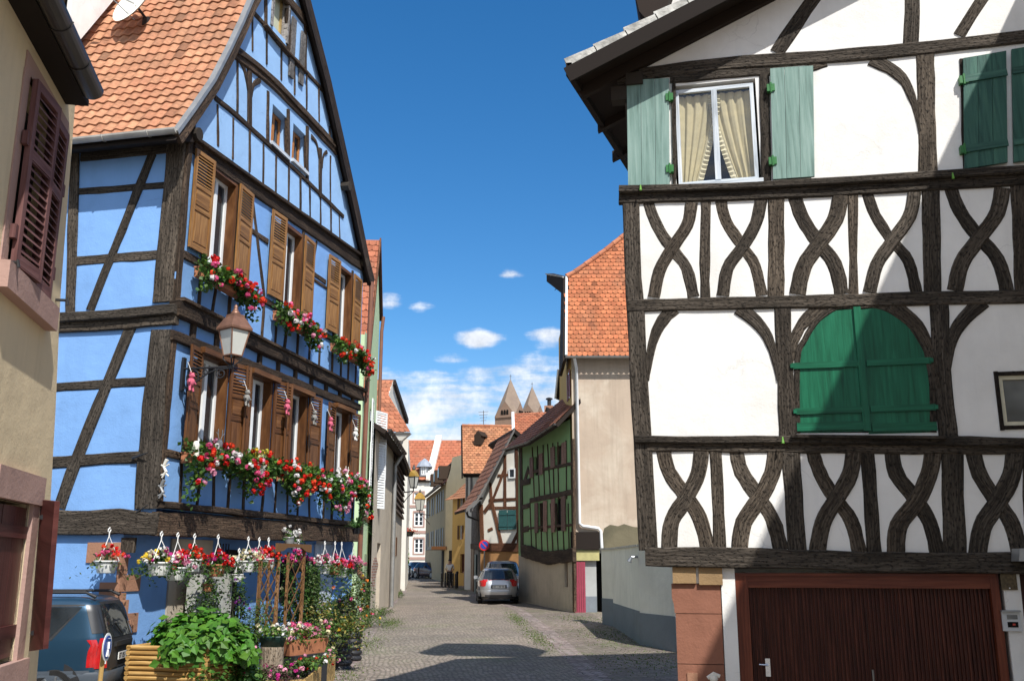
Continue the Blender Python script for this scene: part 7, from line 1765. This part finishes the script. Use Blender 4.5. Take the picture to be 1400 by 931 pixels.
def green_right():
    p0=gpt(709,822);p1=gpt(783,837); f=Fac((p0.x,p0.y),(p1.x,p1.y)); px=f.px
    root=thing('green_timbered_house','moss green timbered house with a sagging brown tiled roof on the right','house',(p0.x+3,p0.y-3,.5))
    z0=px(745,758)[1]; zL=px(709,610)[1];zR=px(783,582)[1]
    W=[]
    for u0,u1,v0,v1 in ((730.5,738,622,651),(760,769,607,637),(737,744,686,727),(760.5,768.5,680,726)):
        a=px(u0,v1);b=px(u1,v0); W.append((a[0],a[1],b[0],b[1]))
    lo=[px(772,802),px(776,768)]
    wall(f,root,[(0,z0),(f.L,z0),(f.L,zR+.3),(f.L*.5,(zL+zR)/2+.1),(0,zL)],[rect(*w) for w in W],m_greend,reveal=.12); wall(f,root,[(0,0),(f.L,0),(f.L,z0),(0,z0)],[rect(lo[0][0],lo[0][1],lo[1][0],lo[1][1])],m_greyr,label='grey stained lower wall')
    for w in W:
        window(f,root,w[0]+.02,w[1]+.02,w[2]-.02,w[3]-.02,d=-.1,fw=.06,mull=1,frame=m_bare)
        ww=(w[2]-w[0])*.62
        for s in (w[0]-ww-.02,w[2]+.02): shut(f,root,s,w[1]-.03,s+ww,w[3]+.03,m_pinkw,n=2,battens=())
    d=MB(); d.prism(f.P(rect(lo[0][0],lo[0][1],lo[1][0],lo[1][1]),-.12),f.n*.02); obj('window',d,m_brn,root)
    T=lambda pts,w,d=.035,**k: timb(f,root,pts,w,d,mat=m_timb,**k)
    T([(711,610),(713,756)],.42,.05); T([(724,684),(783,672)],.20); T([(712,694),(724,690)],.2); T([(722,722),(782,717)],.10); T([(722,646),(783,633)],.14)
    T([(712,752),(730,757),(750,762),(783,758)],.5,.10,jit=.04)
    for a,b in ((724,726),(731,732),(738,740),(745,748),(752,755),(759,762),(768,770),(776,777)): T([(a,688),(b+.5,755)],.075,name='post')
    for a,b in ((727,730),(734,737),(742,744),(748,752),(755,757),(762,763),(773,774)): T([(a,600+ (783-a)*.2),(b,682)],.08,name='post')
    T([(722,640),(716,660)],.3,name='brace'); T([(712,725),(722,722)],.25,name='beam')
    T([(713,660),(724,657)],.25,.05,name='beam')
    T([(782,600),(784,836)],.18,.05,name='post')
    # side walls
    n=-f.n; o=MB(); A=f.pos(0,0,0);B=f.pos(f.L,0,0); o.face([A,A+Z*zL,A+n*7+Z*zL,A+n*7]); obj('wall',o,m_greend,root)
    # roof: eave to ridge
    Ku=px(779,556); 
    E=[f.pos(-.3,zL-.1,.6),f.pos(f.L*.5,(zL+zR)/2-.2,.6),f.pos(f.L+.1,zR+.1,.6)]
    zr=zR+4.2
    Rg=[f.pos(f.L*.80,zr-.1,-3.4),f.pos(f.L*.9,zr-.05,-3.4),f.pos(f.L+.1,zr,-3.4)]
    for i in range(2):
        t=plaintiles(E[i],E[i+1],Rg[i+1],Rg[i],.22,.24,(.42,.18,.11),.25); obj('roof',t,m_tile,root)
        s=MB(); slab(s,[E[i]-Z*.03,E[i+1]-Z*.03,Rg[i+1]-Z*.03,Rg[i]-Z*.03],.14); slab(s,[Rg[i],Rg[i+1],Rg[i+1]+n*4-Z*4,Rg[i]+n*4-Z*4],.14); s.face([E[0],Rg[0],Rg[0]+n*4-Z*4,E[0]+n*6]); obj('roof_boards',s,m_bare,root)
        g=MB(); gutter(g,E[i],E[i+1],.07); obj('gutter',g,m_gutd,root)
    
    # orange roof behind
    r2=thing('orange_roofed_house','house behind the green one showing only its orange tiled roof and white verge','house',(-11,56,.6))
    a=AD(704,593,54);b=AD(770,593,51);c=AD(770,562,55);d=AD(703,565,58)
    t=plaintiles(a,b,c,d,.3,.3,(.52,.18,.09),.15); obj('roof',t,m_tile,r2); s=MB(); slab(s,[a-Z*.05,b-Z*.05,c-Z*.05,d-Z*.05],.2); s2=V((1.2,6,-4)); slab(s,[d,c,c+s2,d+s2],.2); obj('roof_boards',s,m_bare,r2)
    s=MB(); u_=(b-a).normalized(); s.hexa([a-u_*.25-Z*.15,a-Z*.15,d-Z*.15,d-u_*.25-Z*.15,a-u_*.25+Z*.1,a+Z*.1,d+Z*.1,d-u_*.25+Z*.1]); obj('verge',s,m_wf,r2)
    w=MB(); w.prism([V((a.x+.1,a.y+.3,.5)),V((b.x,b.y+.3,.5)),V((b.x+1,b.y+6,.5)),V((a.x+1,a.y+6,.5))],Z*(a.z-.55)); obj('wall',w,m_bare,r2)
    # second roof with chimney
    r3=thing('small_roofed_house','small orange roof with a black chimney pot seen between the church and the beige house','house',(-9.5,66,.7))
    a=AD(748,573,64);b=AD(785,573,62);c=AD(785,556,66);d=AD(752,556,68); t=plaintiles(a,b,c,d,.3,.3,(.50,.18,.09),.15); obj('roof',t,m_tile,r3)
    w=MB(); w.prism([V((a.x,a.y+.1,.5)),V((b.x,b.y+.1,.5)),V((b.x+1,b.y+6,.5)),V((a.x+1,a.y+6,.5))],Z*(a.z-.55)); obj('wall',w,m_bare,r3)
    g=MB(); p=AD(742,570,63.5);q=AD(747,556,63.5);r=AD(752,570,63.5); g.prism([p,r,q],V((.4,2.5,0))); obj('gable',g,m_bare,r3)
    ch=MB(); p=AD(751,562,66); ch.bx(p.x-.3,p.y-.3,p.z-1,p.x+.3,p.y+.3,p.z+.35); c_=obj('chimney',ch,m_quoin,r3); ch=MB(); ch.lathe(V((p.x,p.y,p.z+.35)),[(.14,0),(.14,.45),(.24,.46),(.24,.54),(.1,.6),(0,.6)],10); obj('chimney_pot',ch,m_black,c_)
def beige_right():
    P0=gpt(786,837); u=V((math.cos(YAW),math.sin(YAW),0)); f=Fac((P0.x,P0.y),(P0.x+u.x,P0.y+u.y)); px=f.px
    root=thing('beige_house','tall beige rendered house with a half-hipped orange tile roof and white downpipe','house',(P0.x+4,P0.y+4,.5))
    ze=px(820,489)[1]; Wd=8
    zlow=px(805,752)[1]
    d0=px(816,800);d1=px(823,752)
    wall(f,root,[(0,zlow+.35),(Wd,zlow+.35),(Wd,ze),(0,ze)],[],m_beige); wall(f,root,rect(px(800,800)[0],-.2,Wd,zlow+.4),[rect(d0[0],-.2,d1[0],zlow-.1)],plaster('shaded_entry_plaster',(.40,.41,.40),(.3,.3,.28)),d=-.1)  # entry wall greyed in its colour for the shade under the lintel
    dk=MB(); dk.prism(f.P(rect(d0[0]-.1,-.2,d1[0]+.1,zlow),-.5),f.n*.05); obj('passage',dk,m_dark,root)
    pl=MB(); pl.prism(f.P(rect(px(800,800)[0],-.2,d0[0],px(800,815)[1]),-.1),f.n*.02); obj('plinth',pl,m_wallb,root)
    # lintel, sign panel, pink door
    b=MB(); a=px(784,751);c=px(819,727); b.prism(f.P(rect(a[0]-.1,a[1],c[0],c[1]),-.1),f.n*.25); obj('lintel',b,m_bare,root)
    b=MB(); a=px(788,766);c=px(819,752); b.prism(f.P(rect(a[0],a[1],c[0],c[1]),-.05),f.n*.12); obj('canopy_panel',b,plain('yellowish_panel',(.42,.38,.17),.5),root)
    b=MB(); a=px(786,838);c=px(800,767); 
    for i in range(5): w=(c[0]-a[0])/5; b.prism(f.P(rect(a[0]+w*i+.006,.2,a[0]+w*(i+1)-.006,c[1]),-.02),f.n*(.05+.005*(i%2)))
    obj('door',b,plain('raspberry_door',(.30,.045,.075),.5,.4,.1,4,.1),root,label='raspberry pink plank door')
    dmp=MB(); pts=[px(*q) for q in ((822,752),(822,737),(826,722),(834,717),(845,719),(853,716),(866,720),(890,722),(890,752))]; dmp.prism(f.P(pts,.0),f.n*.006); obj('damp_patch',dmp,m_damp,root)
    # street side
    q=AD(768,835,41); g=Fac((q.x,q.y),(P0.x,P0.y)); gx=g.px
    zt=AD(774,388,depth(P0)+1).z
    wall(g,root,[(0,-.2),(g.L,-.2),(g.L,ze),(g.L-.7,zt),(0,zt)],[],m_yellow,name='gable_wall')
    for v0,v1 in ((500,545),(625,700)):
        a=gx(779,v1);b=gx(782,v0); w=MB(); w.prism(g.P(rect(a[0]-.35,a[1],a[0]+.35,b[1]),0),g.n*.03); wn=obj('window',w,m_glass,root)
        for s in (a[0]-.75,a[0]+.38): shut(g,root,s,a[1],s+.36,b[1],plain('wine_shutter_paint',(.20,.03,.03),.5),.03,2,())
    # roof
    E0=f.pos(-.22,ze-.02,.45);E1=f.pos(Wd+.3,ze-.02,.45); V0=AD(774,378,34.2); V0=AD(774,378,depth(E0)+2.0); far0=depth(E0)+4

    # hip line rises to the ridge
    H=f.pos(0,0,0); Rz=AD(856,318,36.2)
    Rend=f.pos(Wd,0,0); 
    # slope plane direction from eave
    nrm=(E1-E0).cross(V0-E0).normalized()
    def onplane(uu,vv):
        r=camdir(uu,vv); t=(E0-EYE).dot(nrm)/r.dot(nrm); return EYE+r*t
    V0=onplane(774.5,378); H1=onplane(800,362);H2=onplane(828,342);Rz=onplane(858,318); Rr=Rz+(E1-E0).normalized()*5; H0=onplane(786,372)
    top=[V0,H0,H1,H2,Rz,Rr]; u_=(E1-E0).normalized(); vv_=(V0-E0)-u_*((V0-E0).dot(u_)); Hh=vv_.length; vv_.normalize()
    tp=[((p-E0).dot(u_),(p-E0).dot(vv_)) for p in top]; Lm=(E1-E0).length; Hm=max(t[1] for t in tp)
    def inside(x,y):
        X=x*Lm;Y=y*Hm
        if X<tp[0][0]*min(1,Y/max(.1,tp[0][1])): return False
        for (a,b),(c,d_) in zip(tp,tp[1:]):
            if X<=c: return Y<b+(d_-b)*(X-a)/(c-a)
        return Y<tp[-1][1]
    t=plaintiles(E0,E1,E1+vv_*Hm,E0+vv_*Hm,.20,.19,(.50,.17,.075),.2,mask=lambda x,y:inside(x,y)); t.f=t.f[1:];t.uv=t.uv[1:];t.mi=t.mi[1:];t.col=t.col[1:]
    obj('roof',t,m_tile,root)
    s=MB(); poly=[E0,E1,Rr]+[Rz,H2,H1,H0,V0]; s.poly([p-nrm*.02*(1 if nrm.z>0 else -1) for p in poly]); back=-f.n*1; 
    hb=[V0,H0,H1,H2,Rz]; 
    # hip plane facing the street
    far=AD(757,374,far0)
    s.face([V0,V0+V((far.x-V0.x,far.y-V0.y,-.05)),Rz+V((0,1.5,0)),Rz]); s.face([Rz,Rr,Rr-f.n*6-Z*5,Rz-f.n*6-Z*5]); obj('roof_boards',s,m_bare,root)
    rt=ridge_tiles(hb,.11,(.50,.19,.10)); obj('hip_tiles',rt,m_tile,root,smooth=True)
    v=MB(); v.tube([E0+Z*.02,V0+Z*.02],.05,6); obj('verge',v,m_wf,root)
    s=MB(); s.hexa([V0-Z*.85+g.n*.02,V0-Z*.85,far-Z*.35,far-Z*.35+g.n*.3,V0+g.n*.1,V0,far,far+g.n*.3]); obj('hip_soffit',s,m_bare,root)
    s=MB(); fl=V((far.x,far.y,0)); s.hexa([E0-Z*.2,E0-Z*.2-u_*.12,E0-Z*.2-u_*.12-f.n*3,E0-Z*.2-f.n*3,V0-Z*.1,V0-Z*.1-u_*.12,V0-Z*.1-u_*.12-f.n*2,V0-Z*.1-f.n*2]); obj('bargeboard',s,m_bare,root)
    gt=MB(); gutter(gt,f.pos(-.25,ze-.06,.52),f.pos(Wd,ze-.06,.52),.07); obj('gutter',gt,m_zinc,root)
    a=px(788,500,.12);b=px(791,719,.12);c=px(818,722,.12);e=px(823,752,.12)
    downpipe(root,[f.pos(a[0]-.1,ze-.1,.48),f.pos(a[0],ze-.45,.12),f.pos(a[0]+.02,b[1]+.1,.12),f.pos(b[0]+.15,b[1],.12),f.pos(c[0],c[1],.12),f.pos(e[0]-.03,c[1]-.1,.12),f.pos(e[0],e[1],.12)],m_whpipe,.06)
    gt=MB(); gutter(gt,far+g.n*.3,V0+g.n*.12-Z*.0,.06); obj('gutter',gt,m_zinc,root)
    # left dormer-like white verge seen behind (small gable)
    k_=thing('gable_dormer','small white-edged gable sticking out behind the beige house roof','dormer',AD(762,540,43)); m=MB(); a=AD(759,545,43);b=AD(765,543,43);c=AD(763,505,43); m.prism([a,b,c],V((.5,2.5,0))); obj('gable',m,m_bare,k_); m=MB(); m.tube([a,c],.05,5); obj('verge',m,m_wf,k_)
    # garden wall
    t=thing('garden_wall','white rendered garden wall with a grey-blue base beside the timbered house','wall',(-2.5,27,.3))
    pts=[(824,853),(839,856),(876,881),(926,892)]; gp=[gpt(*p) for p in pts]; gp.append(V((1.2,21.5,.2)))
    heads=[f.px(830,750)[1]]
    for i,(p,q) in enumerate(zip(gp,gp[1:])):
        w=Fac((p.x,p.y),(q.x,q.y)); m=MB(); zt=2.62; zp=min(zg(p.y),zg(q.y))+.78
        m.prism([w.pos(0,-.1,0),w.pos(w.L,-.1,0),w.pos(w.L,-.1,-.3),w.pos(0,-.1,-.3)],Z*(zt+.1)); obj('wall',m,m_wallw,t)
        m=MB(); m.prism([w.pos(0.0,-.1,.012),w.pos(w.L,-.1,.012),w.pos(w.L,-.1,-.0),w.pos(0,-.1,-.0)],Z*(zp+.1)); obj('plinth',m,m_wallb,t)
        m=MB(); m.prism([w.pos(-.03,zt,.04),w.pos(w.L+.03,zt,.04),w.pos(w.L+.03,zt,-.34),w.pos(-.03,zt,-.34)],Z*.05); obj('coping',m,m_zincw,t)
    w=Fac((gp[1].x,gp[1].y),(gp[2].x,gp[2].y)); q=w.px(872,761); l=thing('wall_light','small metal outdoor light fixed high on the white garden wall','lamp',w.pos(*q,0)); m=MB(); m.tube([w.pos(q[0],q[1],0),w.pos(q[0],q[1],.15),w.pos(q[0],q[1]-.12,.22)],[.03,.03,.06],8); obj('lamp_head',m,m_metal,l)
def church():
    for i,(u,v,D,hw,l) in enumerate(((698,518,220,17,'left church spire, the taller of the two pyramids above the roofs'),(727.5,528,235,14,'right church spire, the smaller of the two pyramids above the roofs'))):
        top=AD(u,v,D); bs=AD(u,578,D); w=hw*D/1335; root=thing('church_tower',l,'church tower',V((top.x,top.y,1)),'church towers on the skyline')
        a0=R(28); c=[V((math.cos(a0+q*math.pi/2),math.sin(a0+q*math.pi/2),0))*w*1.32 for q in range(4)]
        zb=AD(u,572,D).z; t=MB(); t.grid([[V((top.x,top.y,1))+x for x in c],[V((top.x,top.y,zb))+x for x in c]],0,True); obj('tower',t,m_stonec,root)
        s=MB(); T_=V((top.x,top.y,top.z))
        for q in range(4):
            a,b=[V((top.x,top.y,zb))+x for x in (c[q],c[(q+1)%4])]; m=(a+b)/2+Z*w*1.15
            s.face([a,m,T_]); s.face([m,b,T_])
        obj('spire',s,m_spire,root)
        for q in range(4):
            a,b=[V((top.x,top.y,zb))+x*1.01 for x in (c[q],c[(q+1)%4])]; m=(a+b)/2+Z*w*1.12; g=MB(); g.face([a,b,m]); gg=obj('gable',g,m_stonec,root)
            n=(b-a).cross(Z).normalized(); d=(b-a).normalized()
            for k_ in (-1,0,1):
                o=MB(); cc=(a+b)/2+Z*(w*.30)+d*k_*w*.25+n*.05; r=w*.085; P=[cc-d*r-Z*w*.22,cc+d*r-Z*w*.22]+[cc+d*r*math.cos(x)+Z*r*math.sin(x)+Z*w*.08 for x in [j*math.pi/6 for j in range(7)]]; o.prism(P,n*.1); obj('opening',o,m_dark,root)
            st=MB(); st.box((a+b)/2-Z*.2,d*w*.8,n*.25,Z*.25); obj('string_course',st,m_stonec,root)
        f=MB(); f.tube([T_-Z*.3,T_+Z*1.0],.07,5); f.tube([T_+Z*.6-V((.25,0,0)),T_+Z*.6+V((.25,0,0))],.06,5); obj('cross',f,m_metal,root)
def lamps_far():
    for (u,v,D,wu,sd,l) in ((565.5,657,47,548,'left','golden-topped street lantern hanging from a bracket on the left, the nearer high one'),(574,688,72,588,'right','golden-topped street lantern lower down in front of the far white house')):
        c=AD(u,v,D); sc=1.0; t=thing('street_lantern',l,'street lamp',c,'golden street lanterns down the street'); H=13*D/1335*1.5; r0=H*.22;r1=H*.38
        cor=lambda r,z:[V((c.x+r*math.cos(a),c.y+r*math.sin(a),z)) for a in [R(30)+q*math.pi/2 for q in range(4)]]
        b=MB(); b.grid([cor(r0,c.z-H/2),cor(r1,c.z+H*.3)],0,True); obj('glass',b,plain('milk_glass',(.55,.55,.5),.25),t)
        b=MB(); lo,hi=cor(r0,c.z-H/2),cor(r1,c.z+H*.3)
        for p,q in zip(lo,hi): b.tube([p,q],.025,5)
        for i in range(4): b.tube([lo[i],lo[(i+1)%4]],.03,5)
        obj('cage',b,m_iron,t)
        b=MB(); rr=[cor(r1*1.15,c.z+H*.3),cor(r1*.7,c.z+H*.62),cor(r1*.6,c.z+H*.66),cor(.05,c.z+H*.8)]; b.grid(rr,0,True); obj('lantern_roof',b,plain('gilded_metal',(.62,.38,.09),.35,.5,.1,8,0,metal=.5),t)
        b=MB(); b.lathe(V((c.x,c.y,c.z+H*.75)),[(0,0),(.1,.05),(.06,.2),(0,.28)],8); obj('finial',b,m_iron,t)
        b=MB(); w=AD(wu,v+12,D*1.02); z=c.z-H*.75; b.tube([V((c.x,c.y,c.z-H/2)),V((c.x,c.y,z)),V((w.x,w.y,z))],.03,6); b.tube([V((c.x,c.y,z)),V(((c.x+w.x)/2,(c.y+w.y)/2,z-.3)),V((w.x,w.y,z-.7))],.02,5); obj('bracket',b,m_iron,t)
    # hanging basket and leafy plant at left
    hanging_pot('round hanging basket of orange flowers above the far parked cars',AD(559.5,731,60),.3,.3,(SCAR,ORG,RED),201,hang=.8,mat=m_black,spread=.55,fd=1.6,leafc=(.08,.12,.03),trail=.3,group=None) if False else None
    p=AD(559.5,733,60); t=hanging_pot('round hanging basket of orange flowers above the far parked cars',p,.3,.3,(SCAR,ORG,RED),201,hang=.8,mat=m_black,spread=.6,fd=2.2,leafc=(.08,.12,.03),trail=.3,group='hanging baskets'); 
    ch=[o for o in t.children if o.name.startswith('foliage')][0]
    p=gpt(551,798); shrub('climbing_plant','bright green climbing plant against the wall left of the far cars','plant',V((p.x-.3,p.y,p.z)),.8,.9,3.3,2200,.2,((.10,.2,.05),(.16,.28,.08)),(WHT,),8,61,asp=.5,fs=.08)
    for (u,v,l) in ((523,842,'low tuft of weeds at the foot of the stone shed'),(545,817,'low tuft of weeds at the foot of the timber barn')):
        p=gpt(u,v); shrub('weed_tuft',l,'plant',V((p.x,p.y,p.z)),.35,.7,.35,420,.1,((.12,.2,.04),(.08,.15,.03)),(),0,int(u),asp=.2,droop=0)
    # bike racks and bollards
    for i,u in enumerate((604,609,614,619,623)):
        p=gpt(u,799-.3*i) if False else AD(u,798+.6*(i%2),62.5-i*.8); z=zg(p.y); t=thing('bike_rack','%s dark metal hoop of the bicycle racks in front of the yellow house'%('leftmost','second','middle','fourth','rightmost')[i],'bike rack',V((p.x,p.y,z)),'metal hoops of the bicycle rack'); m=MB(); d=V((-.35,.93,0))*.4; b=V((p.x,p.y,z)); m.tube([b-d,b-d+Z*.75,b-d*.8+Z*.9,b+d*.8+Z*.9,b+d+Z*.75,b+d],.035,6); obj('hoop',m,m_iron,t); m=MB(); m.tube([b-d+Z*.45,b+d+Z*.45],.025,5); obj('crossbar',m,m_iron,t)
    for i,(u,D) in enumerate(((625,60),(560,84),(572,86))):
        p=AD(u,790,D); z=zg(p.y); m=MB(); m.lathe(V((p.x,p.y,z)),[(0,0),(.09,0),(.08,.1),(.07,.85),(.09,.88),(.09,1.0),(0,1.05)],10); tag(obj('bollard',m,m_iron,None,loc=V((p.x,p.y,z)),smooth=True),('dark bollard right of the bicycle racks','dark bollard left of the far parked cars','dark bollard in front of the far parked cars')[i],'bollard','dark bollards')
def person():
    g=AD(614.5,800,61.5); z=zg(g.y); b=V((g.x,g.y,z)); root=thing('person','person in a white shirt and dark trousers standing behind the bicycle racks','person',b)
    dn=(b-EYE); dn.z=0; dn.normalize(); R_=V((dn.y,-dn.x,0)); 
    me=bpy.data.meshes.new('body'); 
    J=[(0,0,.95),(0,0,1.15),(0,.01,1.38),(0,0,1.50),(0,-.01,1.60),(0,-.01,1.70),(-.10,0,.90),(-.12,-.04,.50),(-.13,.04,.08),(-.13,-.10,.04),(.10,0,.90),(.12,-.02,.50),(.12,.05,.08),(.12,-.09,.04),(-.19,.0,1.42),(-.26,.04,1.16),(-.18,-.16,1.02),(.19,0,1.42),(.27,.04,1.17),(.2,-.15,1.02)]
    Rd=[.15,.14,.16,.065,.10,.085,.095,.065,.045,.04,.095,.065,.045,.04,.065,.045,.035,.065,.045,.035]
    E_=[(0,1),(1,2),(2,3),(3,4),(4,5),(0,6),(6,7),(7,8),(8,9),(0,10),(10,11),(11,12),(12,13),(2,14),(14,15),(15,16),(2,17),(17,18),(18,19)]
    def mk(name,idx,scale,mat):
        m=bpy.data.meshes.new(name); ids={j:i for i,j in enumerate(idx)}
        m.from_pydata([tuple(R_*J[j][0]+dn*J[j][1]+Z*J[j][2]) for j in idx],[(ids[a],ids[c]) for a,c in E_ if a in ids and c in ids],[])
        o=bpy.data.objects.new(name,m); COL.objects.link(o); sk=o.modifiers.new('skin','SKIN'); 
        for i,j in enumerate(idx): m.skin_vertices[0].data[i].radius=(Rd[j]*scale,Rd[j]*scale*.85)
        m.skin_vertices[0].data[0].use_root=True
        su=o.modifiers.new('sub','SUBSURF'); su.levels=2; su.render_levels=2; m.materials.append(mat); o.parent=root; return o
    skin=plain('skin',(.42,.25,.18),.6,.3,.05,9,0)
    mk('body',list(range(20)),1,skin); mk('shirt',[0,1,2,14,15,17,18],1.13,plain('white_cloth',(.78,.78,.76),.9,.1,.06,9,.2)); mk('trousers',[0,6,7,8,10,11,12],1.15,plain('dark_cloth',(.025,.025,.03),.9,.1,.1,9,.2))
    h=MB(); c=b-dn*0+Z*1.68; h.grid([[c+V((.115*math.sin(a)*math.cos(w),.115*math.sin(a)*math.sin(w),.10*math.cos(a)))+dn*.02 for w in [i*math.pi/6 for i in range(12)]] for a in [.05+j*.28 for j in range(7)]],0,True); obj('hair',h,plain('dark_hair',(.03,.02,.015),.7),root,smooth=True)
    # face features
    f=MB(); 
    for s in (-1,1): f.tube([b+Z*1.64+R_*s*.035-dn*.098,b+Z*1.64+R_*s*.035-dn*.104],.012,6)
    f.tube([b+Z*1.585-R_*.03-dn*.095,b+Z*1.585+R_*.03-dn*.095],.007,5); obj('face',f,m_dark,root)
def moss():
    rs=random.Random(99); m=MB()
    def patch(c,ru,rv,n,ang):
        c=G(*c); a=dirv(ang); b=V((a.y,-a.x,0))
        for i in range(n//2):
            p=c+a*rs.gauss(0,ru)+b*rs.gauss(0,rv); p.z=zg(p.y)+.004; 
            if rs.random()<.5: p=p+V((rs.gauss(0,.02),rs.gauss(0,.02),0))
            d=V((rs.gauss(0,1),rs.gauss(0,1),0)).normalized()*.014; h=rs.uniform(.01,.032); m.face([p-d,p+d,p+V((rs.gauss(0,.02),rs.gauss(0,.02),h))],col=leafcol(rs.choice(((.12,.19,.04),(.16,.21,.06),(.10,.15,.04))),.3))
    patch((706,846),1.6,.14,1500,16); patch((735,872),1.7,.16,1500,17); patch((536,852),1.1,.16,1300,16); patch((840,868),1.6,.6,2200,17); patch((890,905),1.2,.7,1600,17); patch((505,880),1.3,.2,900,16); patch((790,846),1.2,.5,1200,17); patch((470,925),1.0,.2,800,16); patch((630,806),1.5,.3,600,16)
    o=obj('grass',m,m_leaf); o['kind']='stuff'; o['label']='moss and short grass growing between the paving stones'; o['category']='grass'
moss()
green_left(); beige_low(); white_left(); far_white(); cream_mansard(); yellow_house(); timber_mid(); green_right(); beige_right(); church(); lamps_far(); person()
